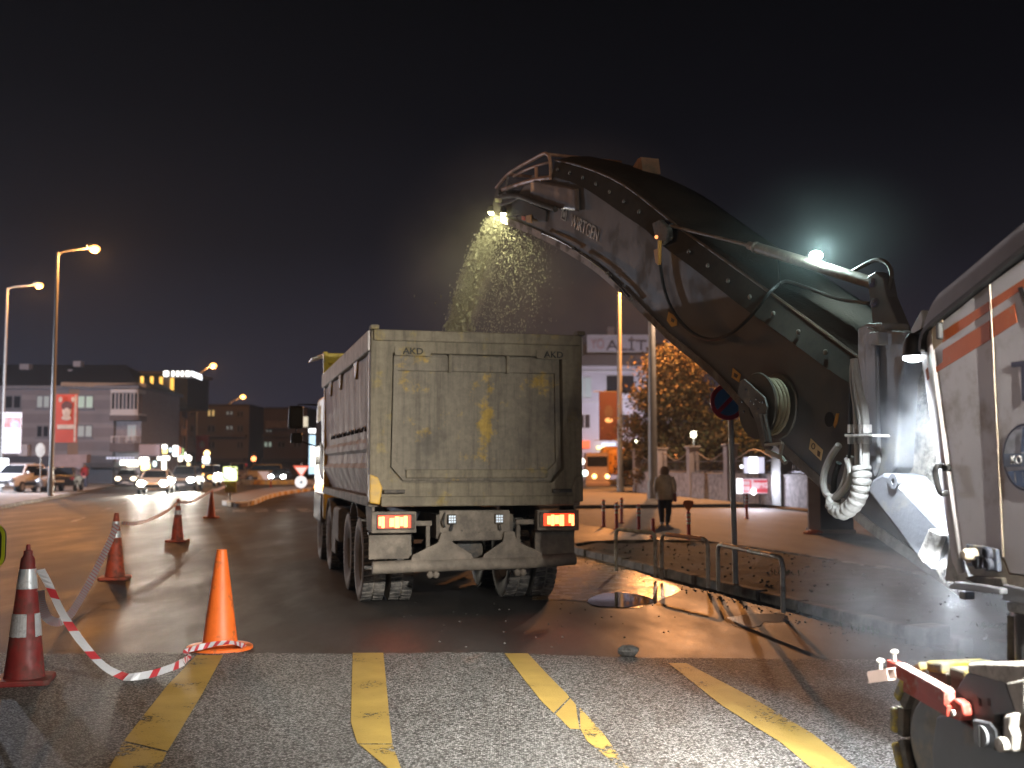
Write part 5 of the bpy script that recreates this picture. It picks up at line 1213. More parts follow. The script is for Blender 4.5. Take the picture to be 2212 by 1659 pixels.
def hoop(a, b, h, label, sl):
    A, B = gp(*a, 0.10), gp(*b, 0.10); o = empty('hoop_rail', (A+B)/2, math.atan2((B-A).y, (B-A).x), label, 'hoop rail', 'tubular hoop rails along the kerb')
    z = Vector((0, 0, 1)); d = (B-A).normalized()
    pts = [A - z*0.05, A + z*(h-0.09), A + z*(h-0.03) + d*0.03, A + z*h + d*0.09, B + z*h - d*0.09, B + z*(h-0.03) - d*0.03, B + z*(h-0.09), B - z*0.05]
    MB().tube(pts, 0.028, 12).build('hoop_tube', M_hoop, o, world=True, smooth=True)
    for q0, q1 in sl:
        MB().tube([A.lerp(B, q0) + z*(h+0.004), A.lerp(B, q1) + z*(h+0.004)], 0.0300, 12).build('sleeve', M_tapeo, o, world=True)
    return o
hoop((1331,1226), (1416,1240), 0.60, 'bare steel hoop rail nearest the dump truck', [])
hoop((1430,1243), (1530,1262), 0.60, 'middle steel hoop rail with worn orange top', [(0.12, 0.9)])
hoop((1552,1268), (1692,1314), 0.56, 'steel hoop rail with orange top nearest the milling machine', [(0.12, 0.52), (0.72, 0.86)])
# no-parking sign
b_ = gp(1590, 1266, 0.1); ns = empty('no_parking_sign', b_, TH, 'round blue and red no parking sign on a grey post', 'road sign')
sc_ = at(1572, 868, b_.y - 0.05)
MB().tube([b_ - Vector((0, 0, .05)), Vector((sc_.x+0.04, b_.y, sc_.z+0.15))], 0.036, 12).build('post', M('sign_post_grey', (0.50, 0.48, 0.46), 0.5, 0.0, var=0.2), ns, world=True, smooth=True)
nd = Vector((0.12, -1, 0)).normalized(); xd_ = Vector((1, 0.12, 0)).normalized()
def dpts(c, r, off, n=36): return [c + nd*off + (xd_*math.cos(2*math.pi*k/n) + Vector((0, 0, 1))*math.sin(2*math.pi*k/n))*r for k in range(n)]
MB().prism(dpts(sc_, 0.245, 0.0), nd*0.01).build('plate', M('sign_red', (0.60, 0.03, 0.07), 0.4, var=0.08), ns, world=True)
MB().prism(dpts(sc_, 0.185, 0.012), nd*0.002).build('face', M('sign_blue', (0.12, 0.32, 0.75), 0.4, var=0.08), ns, world=True)
MB().bar(sc_ + nd*0.016 + (xd_ + Vector((0, 0, 1)))*0.132, sc_ + nd*0.016 - (xd_ + Vector((0, 0, 1)))*0.132, 0.055, 0.003, up=nd).build('slash', M('sign_red', (0, 0, 0)), ns, world=True)
MB().box(sc_ - nd*0.02 - Vector((0, 0, 0.0)), (0.1, 0.03, 0.05)).build('clamp', M_trk, ns, world=True)

# ================================================================== STREET LAMPS
SOD = (1.0, 0.40, 0.11)
M_pole = M('galvanised_pole', (0.26, 0.265, 0.255), 0.5, 0.35, var=0.12, scale=2)
glow = E('sodium_lamp', (1.0, 0.46, 0.11), 9, False)
def street_lamp(base, htop, arm, label, power, head=True, up=0.25, double=None, size=0.28, rad_=0.085, tint=SOD, halo=True):
    o = empty('street_lamp', base, 0, label, 'street lamp', 'tall sodium street lamps')
    top = base + Vector((0, 0, htop))
    MB().tube([base, base + Vector((0, 0, htop*0.55)), top], 0.1, 12, radii=[rad_*1.35, rad_*1.1, rad_*0.75]).build('pole', M_pole, o, world=True, smooth=True)
    MB().tube([base, base + Vector((0, 0, 0.9))], rad_*1.75, 12).build('pole_foot', M_pole, o, world=True, smooth=True)
    if head:
        a = Vector(arm); e_ = top + a + Vector((0, 0, up))
        MB().tube(bez([top - Vector((0, 0, .25)), top + Vector((0, 0, .05)) + a*0.15, e_ - a*0.1], 5), rad_*0.55, 8).build('arm', M_pole, o, world=True, smooth=True)
        d = a.normalized()
        h = MB().prism([e_ - d*0.30 + Vector((0, 0, .10)) , e_ - d*0.1 + Vector((0, 0, .20)), e_ + d*0.28 + Vector((0, 0, .16)), e_ + d*0.34 + Vector((0, 0, .08)), e_ - d*0.30 + Vector((0, 0, 0.06))], Vector((-d.y, d.x, 0))*0.3)
        h.v = [p - Vector((-d.y, d.x, 0))*0.15 for p in h.v]
        H = h.build('lamp_head', M_pole, o, world=True, bevel=0.03)
        MB().ball(e_ + d*0.12 - Vector((0, 0, 0.03)), size*1.05, 1.0, .9, .72, 14, 8).build('lamp_glass', glow, H, world=True, smooth=True)
        lamp('lamp_light', 'POINT' if halo else 'SPOT', H, e_ + d*0.12 - Vector((0, 0, 0.34)), power, tint, 0.16, None if halo else e_ - Vector((0, 0, 9)), 172, 0.2)
    return o
b1 = gp(109, 1072, 0.12); hA = (at(117, 545, b1.y) - b1).z
d1 = at(185, 531, b1.y) - at(117, 545, b1.y)
street_lamp(b1, hA, (d1.x*0.95, 0.6, 0), 'tall sodium lamp carrying a red banner at the left pavement', 4000, up=d1.z, size=0.26)
Y2 = 74.0; b2 = at(2, 1050, Y2); b2.z = 0.1; hB = at(2, 622, Y2).z - 0.1; d2 = at(62, 614, Y2) - at(2, 622, Y2)
street_lamp(b2, hB, (d2.x, 0.3, 0), 'sodium lamp cut by the left picture edge, carrying the white banner', 3500, up=d2.z, size=0.25)
Y3 = 142.0; b3 = at(421, 1032, Y3); b3.z = 0.1; d3 = at(455, 789, Y3) - at(423, 808, Y3)
street_lamp(b3, at(423, 808, Y3).z-0.1, (d3.x, 0.2, 0), 'sodium lamp rising beside the lit rooftop letters', 4500, up=d3.z, size=0.40, rad_=0.14)
Y4 = 195.0; b4 = at(494, 1020, Y4); b4.z = 0.1; d4 = at(521, 857, Y4) - at(495, 868, Y4)
street_lamp(b4, at(495, 868, Y4).z-0.1, (d4.x, 0.2, 0), 'smaller far sodium lamp in front of the grey housing block', 4500, up=d4.z, size=0.45, rad_=0.16)
Y5 = 250.0; b5 = at(622, 1015, Y5); b5.z = 0.1; d5 = at(638, 895, Y5) - at(622, 902, Y5)
street_lamp(b5, at(622, 902, Y5).z-0.1, (d5.x, 0.2, 0), 'farthest sodium lamp, next to the truck mirror', 4500, up=d5.z, size=0.65, rad_=0.18)
# right-hand lamp posts behind the conveyor
b6 = gp(1340, 1062, 0.13)
street_lamp(b6, at(1340, 606, b6.y).z, (2.0, -0.8, 0), 'lamp post with dark red banner rising beside the white office building', 24000, up=0.4, rad_=0.13, tint=(1.0, 0.36, 0.085), halo=False)
b7 = gp(1411, 1077, 0.13)
street_lamp(b7, at(1411, 596, b7.y).z, (1.8, -1.0, 0), 'thick grey lamp post behind the conveyor and the walker', 5000, up=0.4, rad_=0.17, halo=False, tint=(1.0, 0.62, 0.40))
# one more of the left row, just out of the frame beside the works
b8 = R(-10.5, 17.0, 0.12)
street_lamp(b8, 11.8, (2.2*CT, 2.2*ST, 0), 'nearest sodium lamp of the left row beside the closed lane', 650, up=0.4, tint=(1.0, 0.50, 0.22), halo=False)
b9 = R(-10.5, -20.0, 0.12)
street_lamp(b9, 11.8, (2.2*CT, 2.2*ST, 0), 'sodium lamp of the left row behind the photographer', 3600, up=0.4, tint=(1.0, 0.70, 0.48), halo=False)

# ================================================================== BANNERS ON POSTS
def banner(name, u0, v0, u1, v1, Y, label, mat, figs):
    a, b = at(u0, v0, Y), at(u1, v1, Y)
    o = empty(name, Vector((a.x, Y, b.z)), 0, label, 'banner', 'banners hung on lamp posts')
    MB().box(((a.x+b.x)/2, Y, (a.z+b.z)/2), (b.x-a.x, 0.06, a.z-b.z)).build('cloth', mat, o, world=True)
    wd, ht = b.x-a.x, a.z-b.z
    for k, (x0, z0, x1, z1, m) in enumerate(figs):
        c = Vector((a.x + wd*(x0+x1)/2, Y-0.035-0.004*k, b.z + ht*(z0+z1)/2))
        if m[0] == 'o': MB().prism([c + Vector((wd*(x1-x0)/2*math.cos(t), 0, ht*(z1-z0)/2*math.sin(t))) for t in [2*math.pi*i/20 for i in range(20)]], (0, 0.004, 0)).build('print', m[1], o, world=True)
        else: MB().box(c, (wd*(x1-x0), 0.006, ht*(z1-z0))).build('print', m[1], o, world=True)
    for z in (a.z, b.z):
        MB().tube([Vector((a.x-0.35, Y+0.03, z)), Vector((b.x, Y+0.03, z))], 0.025, 6).build('rod', M_pole, o, world=True)
    return o
M_bnr = M('banner_red', (0.58, 0.10, 0.07), 0.6, var=0.1, scale=1); M_bnw = M('banner_white', (0.50, 0.48, 0.50), 0.6, var=0.05)
M_prw = M('print_pale', (0.62, 0.58, 0.55), 0.6, var=0.25, scale=3); M_prd = M('print_dark', (0.12, 0.05, 0.05), 0.6, var=0.4, scale=3)
figs = [(.30, .52, .74, .78, ('o', M_prw)), (.26, .66, .78, .86, ('o', M_prd)), (.36, .54, .68, .72, ('o', M_prw)), (.28, .46, .74, .56, ('o', M_prw)), (.1, .28, .9, .37, ('b', M_prw)), (.88, .02, .98, .98, ('b', M_prw)), (.12, .84, .3, .95, ('o', M_prw)), (.72, .84, .9, .95, ('o', M_prw))]
banner('street_banner', 122, 852, 165, 956, 62.0, 'tall red banner with a pale portrait on the left lamp post', M_bnr, figs)
banner('street_banner', 8, 891, 45, 979, 73.0, 'white banner with reddish top picture at the left picture edge', M_bnw, [(.05, .62, .95, .88, ('b', M('print_crowd', (0.5, 0.16, 0.16), 0.6, var=0.7, scale=4))), (.4, .6, .9, .8, ('o', M('print_blue', (0.25, 0.27, 0.45), 0.6, var=0.4, scale=3)))])
banner('street_banner', 424, 941, 450, 996, 138.0, 'small red banner on the lamp post by the car queue', M_bnr, [(.3, .5, .7, .8, ('o', M_prw))])
banner('street_banner', 482, 946, 500, 1002, 190.0, 'faded red and pale banner on the far lamp post', M('banner_faded', (0.42, 0.24, 0.19), 0.6), [(.3, .5, .8, .8, ('o', M_bnr))])
banner('street_banner', 1294, 846, 1336, 951, 72.5, 'dark red banner with dim portrait in front of the office building', M('banner_dark_red', (0.045, 0.010, 0.009), 0.7, var=0.2, scale=1), [(.28, .45, .72, .72, ('o', M('print_dim', (0.05, 0.03, 0.028), 0.7, var=0.4, scale=3))), (.30, .36, .70, .46, ('o', M_prw))])

# ================================================================== ISLAND SIGNS
def sign_post(name, g, h, label, cat='road sign'):
    o = empty(name, g, 0, label, cat); MB().tube([g, g + Vector((0, 0, h))], 0.035, 8).build('post', M_pole, o, world=True); return o
def board(o, u0, v0, u1, v1, Y, mat, name='plate', r=0.06, th=0.03):
    a, b = at(u0, v0, Y), at(u1, v1, Y)
    return MB().prism(rrect((a+b)/2, b.x-a.x, a.z-b.z, r), (0, th, 0)).build(name, mat, o, world=True)
g = gp(497, 1081, 0.15); kr = sign_post('keep_right_sign', g, 1.6, 'square white sign given a headlit glow, with blue arrows above a yellow hatched board')
board(kr, 482, 1008, 512, 1039, g.y-0.05, E('sign_rim_headlit_glow', (0.9, 1.0, 0.35), 1.6, False), 'rim')  # rim and face glow on their own to stand for headlight light
board(kr, 484, 1010, 510, 1037, g.y-0.09, E('sign_face_headlit_glow', (1, 1, 0.93), 1.8, False), 'plate')
for (u, v, s_) in ((491, 1027, 1), (503, 1019, -1)):
    c = at(u, v, g.y-0.13); pts = [c + Vector((math.cos(a)*0.17, 0, math.sin(a)*0.17)) for a in [rad(q) for q in range(190 if s_ > 0 else 10, (300 if s_ > 0 else 120), 15)]]
    MB().tube(pts, 0.028, 6).build('arrow', M('arrow_blue', (0.12, 0.35, 0.6), 0.5), kr, world=True)
hb_ = board(kr, 486, 1040, 510, 1063, g.y-0.05, M('hatch_yellow', (0.78, 0.62, 0.02), 0.5, var=0.06), 'hatch_board', 0.01)
for k in range(4):
    a = at(487, 1044+k*5, g.y-0.075); b = at(509, 1058+k*5 if k < 1 else 1063, g.y-0.075)
    b = at(487+min(22, (19-k*5)*1.5), 1063, g.y-0.075) if k else b
    MB().bar(a, b, 0.035, 0.012, up=(0, 1, 0)).build('hatch', M('hatch_dark', (0.35, 0.27, 0.04), 0.5), hb_, world=True)
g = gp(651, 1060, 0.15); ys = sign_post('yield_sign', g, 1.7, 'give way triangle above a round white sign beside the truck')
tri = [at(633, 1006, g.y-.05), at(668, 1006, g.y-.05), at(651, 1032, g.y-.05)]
MB().prism(tri, (0, 0.03, 0)).build('triangle_rim', E('sign_red_lit', (1.0, 0.20, 0.12), 0.75, False), ys, world=True)  # sign plates given their own glow in place of light on them
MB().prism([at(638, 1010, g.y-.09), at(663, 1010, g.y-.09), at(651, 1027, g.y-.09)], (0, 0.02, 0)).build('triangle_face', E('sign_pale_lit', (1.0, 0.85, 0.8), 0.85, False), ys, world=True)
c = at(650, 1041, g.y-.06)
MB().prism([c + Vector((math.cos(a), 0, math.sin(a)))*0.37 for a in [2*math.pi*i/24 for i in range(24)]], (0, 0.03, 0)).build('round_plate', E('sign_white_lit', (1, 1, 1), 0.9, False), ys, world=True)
MB().prism([c + Vector((0, -0.01, 0)) + Vector((x, 0, z)) for x, z in ((-.1, -.06), (.06, .1), (.1, -.1))], (0, -0.01, 0)).build('arrow', M('arrow_blue', (0, 0, 0)), ys, world=True)
for u, v, nm in ((568, 1042, 'white rectangular marker board on the roundabout kerb'),):
    g = gp(u, 1047, 0.0); o = sign_post('marker_board', g, 0.9, nm, 'marker board'); board(o, 557, 1018, 580, 1043, g.y-.06, M('marker_white', (0.78, 0.76, 0.78), 0.5, var=0.06))
g = gp(585, 1052, 0.15); o = empty('delineator_post', g, 0, 'small red and white delineator post on the island', 'delineator')
MB().lathe([(0.12, 0), (0.06, 0.06), (0.06, 0.75), (0.0, 0.78)], (0, 0, 0), (0, 0, 1), 12).build('post', M_brd, o); MB().lathe([(0.066, 0.42), (0.066, 0.56)], (0, 0, 0), (0, 0, 1), 12).build('reflective_band', M_bwh, o)
# round back of a sign by the parked cars
g = gp(86, 1066, 0.12); o = sign_post('road_sign', g, 2.3, 'round pale sign seen from behind beside the parked cars'); c = at(87, 972, g.y-0.05)
MB().prism([c + Vector((math.cos(a)*.27, 0, math.sin(a)*.40)) for a in [2*math.pi*i/24 for i in range(24)]], (0, 0.03, 0)).build('plate', M('sign_back', (0.62, 0.68, 0.66), 0.4), o, world=True)
# light box glowing behind the truck cab
Yb = 78.0
lb_ = empty('light_box_sign', Vector((at(680, 1000, Yb).x, Yb, 0)), 0, 'tall glowing pale blue light box half hidden by the truck cab', 'light box')
a, b = at(668, 940, Yb), at(706, 1024, Yb)
MB().box(((a.x+b.x)/2, Yb+0.15, (a.z+b.z)/2), (b.x-a.x+0.1, 0.25, a.z-b.z+0.1)).build('case', M_seal, lb_, world=True)
MB().box(((a.x+b.x)/2, Yb, (a.z+b.z)/2), (b.x-a.x, 0.04, a.z-b.z)).build('screen', E('screen_blue', (0.50, 0.80, 1.0), 1.1), lb_, world=True)
c = at(684, 985, Yb-.05); MB().box(c, (0.75, 0.03, 1.35)).build('picture', E('screen_white', (0.95, 0.98, 1.0), 5), lb_, world=True, bevel=0.1)
MB().tube([Vector(((a.x+b.x)/2, Yb+.15, 0)), Vector(((a.x+b.x)/2, Yb+.15, b.z))], 0.12, 10).build('post', M_pole, lb_, world=True)
# ================================================================== WALK WALL, LIT SIGNS, KIOSK
W0, W1 = gp(1366, 1062, 0.13), gp(1760, 1099, 0.13)
wd_ = (W1-W0).normalized(); wn_ = Vector((wd_.y, -wd_.x, 0))
WAL = empty('boundary_wall', W0, 0, 'low pale stone wall with tall pillars and iron railings along the pavement', 'wall')
M_pil = M('pillar_render', (0.42, 0.40, 0.43), 0.8, var=0.12, scale=1.5); M_cap = M('pillar_cap', (0.26, 0.25, 0.26), 0.8, var=0.15)
M_stn = M('rough_stone_panel', (0.46, 0.44, 0.46), 0.85, var=0.35, scale=4.5, dirt=(0.22, 0.21, 0.22), amt=0.35, dscale=5, bump=0.6, bscale=9)
M_iron = M('railing_iron', (0.16, 0.16, 0.18), 0.5, 0.5, var=0.15)
def wall_at(u):
    d = ray(u, 1070); k = Vector((d.x, d.y, 0)); n = Vector((-wd_.y, wd_.x, 0)); s_ = W0.dot(n)/k.dot(n); p = k*s_; p.z = 0.13; return p
pil = [wall_at(u) for u in (1378, 1429, 1497, 1579, 1690)]
pil.append(wall_at(1775))
for i, p in enumerate(pil):
    th_ = math.atan2(wd_.y, wd_.x); m = Matrix.Rotation(th_, 3, 'Z')
    big = 1.9 if i == 4 else 1.0
    MB().box(p + Vector((0, 0, 1.2)), (0.5*big, 0.5, 2.4), m).build('pillar', M_pil if i != 4 else M('pillar_green_grey', (0.20, 0.21, 0.205), 0.8, var=0.12), WAL, world=True, bevel=0.02)
    MB().box(p + Vector((0, 0, 2.46)), (0.66*big, 0.66, 0.12), m).build('pillar_cap', M_cap, WAL, world=True, bevel=0.03)
    if i < len(pil)-1:
        q = pil[i+1]; d = q-p; L = d.length; a = p + d.normalized()*0.27*big; b = q - d.normalized()*0.27; mid_ = (a+b)/2
        MB().box(mid_ + Vector((0, 0, 0.58)), ((b-a).length, 0.30, 1.16), m).build('stone_panel', M_stn, WAL, world=True)
        MB().box(mid_ + Vector((0, 0, 1.19)), ((b-a).length, 0.38, 0.07), m).build('coping', M_cap, WAL, world=True, bevel=0.01)
        z0 = 1.22
        for zz in (1.3, 1.75):
            MB().bar(a + Vector((0, 0, zz)), b + Vector((0, 0, zz)), 0.03, 0.035).build('rail', M_iron, WAL, world=True)
        crv = [a.lerp(b, k/16) + Vector((0, 0, 2.02 + (0.20 if i == 3 else -0.20)*math.cos(2*math.pi*(k/16-0.5)) * (1 if i != 3 else 1))) for k in range(17)]
        MB().tube(crv, 0.03, 6).build('wave_rail', M_iron, WAL, world=True)
        nb = max(4, int(L/0.32))
        for k in range(1, nb):
            p_ = a.lerp(b, k/nb); top_ = 2.02 + (0.20 if i == 3 else -0.20)*math.cos(2*math.pi*(k/nb-0.5))
            MB().bar(p_ + Vector((0, 0, z0)), p_ + Vector((0, 0, top_)), 0.018, 0.018).build('baluster', M_iron, WAL, world=True)
# globe lamps on the pillars
gl_m = E('globe_lamp', (1.0, 0.98, 0.70), 14)
for (u, v, Y, lab) in ((1376, 954, 78.0, 'small square garden lamp glowing at the left end of the wall'), (1498, 939, 62.0, 'small square garden lamp glowing above the middle of the wall')):
    c = at(u, v, Y); o = empty('garden_lamp', Vector((c.x, c.y, 0.1)), 0, lab, 'garden lamp', 'garden lamps behind the wall')
    MB().tube([Vector((c.x, c.y, 0.1)), c - Vector((0, 0, 0.15))], 0.04, 8).build('post', M_iron, o, world=True)
    MB().box(c, (0.26, 0.26, 0.28)).build('globe', gl_m, o, world=True, bevel=0.06)
    MB().box(c + Vector((0, 0, .17)), (0.30, 0.30, 0.05)).build('cap', M_iron, o, world=True)
    lamp('garden_light', 'POINT', o, c - Vector((0, 0.35, 0.0)), 120, (1, 0.95, 0.7), 0.1)
c = at(1457, 969+35, 58.5)
o = empty('wall_lamp', at(1459, 985, 64), 0, 'tiny orange lamp glowing behind the wall railing', 'lamp'); MB().ball((0, 0, 0), 0.13, seg=10, rings=8).build('glass', E('small_orange_lamp', (1, 0.30, 0.08), 5), o)
MB().tube([(0, 0.1, 0), (0, 0.1, -2.1)], 0.03, 6).build('post', M_iron, o)
# lit notice boards
def box_sign(u0, v0, u1, v1, Y, label, mat):
    a, b = at(u0, v0, Y), at(u1, v1, Y)
    o = empty('lit_notice_board', Vector(((a.x+b.x)/2, Y, 0.1)), 0, label, 'lit sign')
    MB().box(((a.x+b.x)/2, Y+0.12, (a.z+b.z)/2), (b.x-a.x+.06, 0.2, a.z-b.z+.06)).build('case', M_iron, o, world=True, bevel=0.02)
    f = MB().box(((a.x+b.x)/2, Y, (a.z+b.z)/2), (b.x-a.x, 0.03, a.z-b.z)).build('face', mat, o, world=True)
    for q in (0.2, 0.8): MB().tube([Vector((a.x+(b.x-a.x)*q, Y+.12, 0)), Vector((a.x+(b.x-a.x)*q, Y+.12, b.z))], 0.03, 6).build('leg', M_iron, o, world=True)
    return o, f
o, f = box_sign(1607, 988, 1651, 1022, 45.0, 'upper white lit board on the wall, nearly blank', E('board_lilac', (0.82, 0.80, 1.0), 0.95))
a, b = at(1618, 987, 44.96), at(1637, 1022, 44.96); MB().box(((a.x+b.x)/2, 44.96, (a.z+b.z)/2), (b.x-a.x, 0.02, a.z-b.z)).build('tube_glow', E('board_white', (0.95, 0.97, 1.0), 3.5), f, world=True, bevel=0.1)
c = at(1602, 1008, 44.9); MB().ball(c, 0.07, seg=10, rings=6).build('spot_lamp', E('board_white', (0, 0, 0), 0), o, world=True)
o, f = box_sign(1591, 1034, 1676, 1066, 44.6, 'lower red and white lit sign under the blank board', E('board_pink', (0.9, 0.66, 0.76), 0.75))
def part_(u0, v0, u1, v1, mat, nm, Y=44.56, bv=0.0): a, b = at(u0, v0, Y), at(u1, v1, Y); MB().box(((a.x+b.x)/2, Y, (a.z+b.z)/2), (b.x-a.x, 0.02, a.z-b.z)).build(nm, mat, f, world=True, bevel=bv)
part_(1591, 1034, 1604, 1066, E('board_white', (0, 0, 0), 0), 'tube_glow', bv=0.05)
M_sred = E('board_red', (0.85, 0.10, 0.14), 0.7)
part_(1628, 1037, 1674, 1042, M_sred, 'red_band'); part_(1634, 1056, 1674, 1064, M_sred, 'red_band'); part_(1606, 1037, 1622, 1039, M_sred, 'red_band'); part_(1606, 1048, 1622, 1050, M_sred, 'red_band'); part_(1606, 1060, 1622, 1062, M_sred, 'red_band'); part_(1620, 1037, 1623, 1062, M_sred, 'red_band')
part_(1640, 1042, 1674, 1057, E('board_rose', (0.80, 0.28, 0.36), 0.7), 'red_band', 44.57)
p0 = at(1641, 1055, 44.54); lettering('MIŞLA', E('board_letter', (1.0, 0.85, 0.92), 0.9), p0, (1, 0, 0), (0, 0, 1), width=0.6, height=0.24, parent=f, ext=0.01)
MB().ball(at(1628, 1062, 44.4), 0.10, 1, .6, 1.25, 12, 8).build('spot_lamp', E('spot_hot', (1, 1, 1), 9), o, world=True)
lamp('board_light', 'SPOT', o, at(1633, 1040, 44.3), 700, (0.85, 0.85, 1.0), 0.4, at(1600, 1300, 30), 150, 0.6)
# kiosk cabinet
g0, g1 = gp(1757, 1152, 0), gp(1846, 1154, 0)
kc = empty('street_cabinet', (g0+g1)/2 + Vector((0, .5, 0)), -0.10, 'dark navy street cabinet with a pale lilac edge behind the conveyor', 'cabinet')
MB().box((0.06, 0, 1.05), (1.0, 0.8, 2.1)).build('body', M('cabinet_navy', (0.03, 0.035, 0.065), 0.4, var=0.15), kc, bevel=0.02)
MB().box((-0.40, -0.405, 1.05), (0.30, 0.03, 2.06)).build('edge_panel', M('cabinet_lilac', (0.36, 0.33, 0.37), 0.5, var=0.1), kc, bevel=0.01)
MB().box((0.06, 0, 0.05), (1.08, 0.9, 0.10)).build('plinth', M_cap, kc)
MB().box((0.06, 0, 2.13), (1.10, 0.9, 0.06)).build('roof', M_cap, kc, bevel=0.01)
MB().box((0.42, -0.41, 1.1), (0.03, 0.03, 0.14)).build('handle', M_chrome, kc)
o = empty('litter_bag', gp(1755, 1154), 0.4, 'crumpled orange plastic sheet lying at the cabinet foot', 'litter'); MB().ball((0, 0, 0.04), 0.22, 1.2, .6, .3, 12, 7, 0.2).build('sheet', M_corg, o)

# ================================================================== PEDESTRIAN
pb = gp(1437, 1134, 0.004)
PER = empty('person', pb, 0.06, 'person in beige hooded jacket and dark jeans walking away past the bollards', 'person')
def skin_mesh(name, verts, edges, radii, mat, parent, root=0, sub=2):
    me = bpy.data.meshes.new(name); me.from_pydata(verts, edges, []); o = bpy.data.objects.new(name, me); col.objects.link(o); o.parent = parent
    bm = bmesh.new(); bm.from_mesh(me); lay = bm.verts.layers.skin.verify(); bm.verts.ensure_lookup_table()
    for v, r_ in zip(bm.verts, radii): v[lay].radius = r_ if isinstance(r_, tuple) else (r_, r_); v[lay].use_root = (v.index == root)
    bm.to_mesh(me); bm.free(); me.materials.append(mat)
    o.modifiers.new('skin', 'SKIN').use_smooth_shade = True; s_ = o.modifiers.new('sub', 'SUBSURF'); s_.levels = s_.render_levels = sub
    return o
M_skin = M('skin', (0.42, 0.26, 0.20), 0.6, var=0.1); M_jkt = M('beige_jacket', (0.85, 0.77, 0.68), 0.85, var=0.2, scale=9, bump=0.4, bscale=14); M_jean = M('dark_jeans', (0.045, 0.05, 0.075), 0.85, var=0.25, scale=12)
#            0 pelvis       1 chest          2 neck         3 head         4 crown      5/6 shoulder,  elbow, wrist, hand  (left then right)
bv = [(0,0,.92),(0,.02,1.18),(0,.03,1.40),(0,.03,1.52),(0,.04,1.60), (-.17,.02,1.34),(-.23,.0,1.08),(-.22,.10,.88),(-.21,.14,.80), (.17,.02,1.34),(.24,-.03,1.08),(.23,.02,.87),(.22,.06,.79), (-.09,0,.86),(-.10,.05,.48),(-.09,-.05,.10), (.09,0,.86),(.10,.0,.48),(.095,.10,.10)]
be = [(0,1),(1,2),(2,3),(3,4),(1,5),(5,6),(6,7),(7,8),(1,9),(9,10),(10,11),(11,12),(0,13),(13,14),(14,15),(0,16),(16,17),(17,18)]
br_ = [.13,.15,.055,.09,.07, .07,.055,.04,.035, .07,.055,.04,.035, .09,.065,.045, .09,.065,.045]
skin_mesh('body', bv, be, br_, M_skin, PER)
# jeans, jacket with hood, hands with fingers, shoes, bag
MBj = MB()
for k, (hip, knee, ank) in enumerate((((-.09,0,.90), (-.10,.05,.48), (-.09,-.05,.08)), ((.09,0,.90), (.10,.0,.48), (.095,.10,.08)))):
    MBj.tube(bez([hip, ((hip[0]+knee[0])/2, (hip[1]+knee[1])/2, (hip[2]+knee[2])/2), knee, ((knee[0]+ank[0])/2, (knee[1]+ank[1])/2, (knee[2]+ank[2])/2), ank], 3), .1, 12, radii=[.125-.055*i/12 for i in range(13)])
MBj.build('jeans', M_jean, PER, smooth=True)
jk = MB(); jk.lathe([(0.215, 0.72), (0.235, 0.80), (0.235, 0.95), (0.225, 1.10), (0.225, 1.22), (0.215, 1.32), (0.16, 1.40), (0.10, 1.44)], (0, 0.01, 0), (0, 0, 1), 20)
jk.v = [Vector((p.x*1.05, (p.y-.01)*0.72+.01, p.z)) for p in jk.v]
for sh, el, wr in (((-.18,.02,1.34), (-.255,.0,1.08), (-.23,.09,.87)), ((.18,.02,1.34), (.265,-.03,1.08), (.24,.02,.86))):
    jk.tube(bez([sh, el, wr], 6), .09, 12, radii=[.095-.035*i/12 for i in range(13)])
jk.build('jacket', M_jkt, PER, smooth=True)
MB().lathe([(0.11, 1.38), (0.135, 1.46), (0.132, 1.55), (0.105, 1.63), (0.04, 1.67), (0.0, 1.672)], (0, 0.03, 0), (0, 0, 1), 18).build('hood', M('brown_hood', (0.36, 0.26, 0.20), 0.9, var=0.25, scale=9, bump=0.5, bscale=20), PER, smooth=True)
for sx, wr in ((-1, Vector((-.22,.10,.86))), (1, Vector((.23,.03,.85)))):
    hb2 = MB(); hb2.ball(wr - Vector((0, -.01, .05)), .04, .55, .9, 1.2, 10, 6)
    for q in range(4): hb2.tube([wr + Vector((0, -.025+.018*q, -.085)), wr + Vector((-sx*.005, -.02+.018*q, -.12-.008*(q in (1, 2)))), wr + Vector((-sx*.018, -.02+.018*q, -.145-.012*(q in (1, 2))))], .0085, 6)
    hb2.tube([wr + Vector((-sx*.01, .03, -.05)), wr + Vector((-sx*.025, .055, -.08)), wr + Vector((-sx*.03, .06, -.105))], .0095, 6)
    hb2.build('hand', M_skin, PER, smooth=True)
for x, y, mt in ((-.09, -.02, M('white_shoe', (0.65, 0.65, 0.66), 0.5)), (.095, .13, M('dark_shoe', (0.04, 0.04, 0.045), 0.5))):
    s2 = MB(); s2.ball((x, y+.05, .045), .06, .85, 2.2, .75, 12, 7); s2.v = [Vector((p.x, p.y, max(0.002, p.z))) for p in s2.v]; s2.build('shoe', mt, PER, smooth=True)
hb = empty('handbag', pb + Vector((0.27, 0.0, 0.60)), 0.1, 'small reddish bag hanging at the walker right side', 'bag')
MB().box((0, 0, 0.18), (0.10, 0.24, 0.24)).build('pouch', M('bag_red', (0.32, 0.12, 0.10), 0.5, var=0.15), hb, bevel=0.03)
MB().tube(bez([(0, -.08, .29), (-.02, -.03, .45), (-.02, .05, .45), (0, .09, .29)], 5), 0.01, 6).build('strap', M('bag_red', (0, 0, 0)), hb)

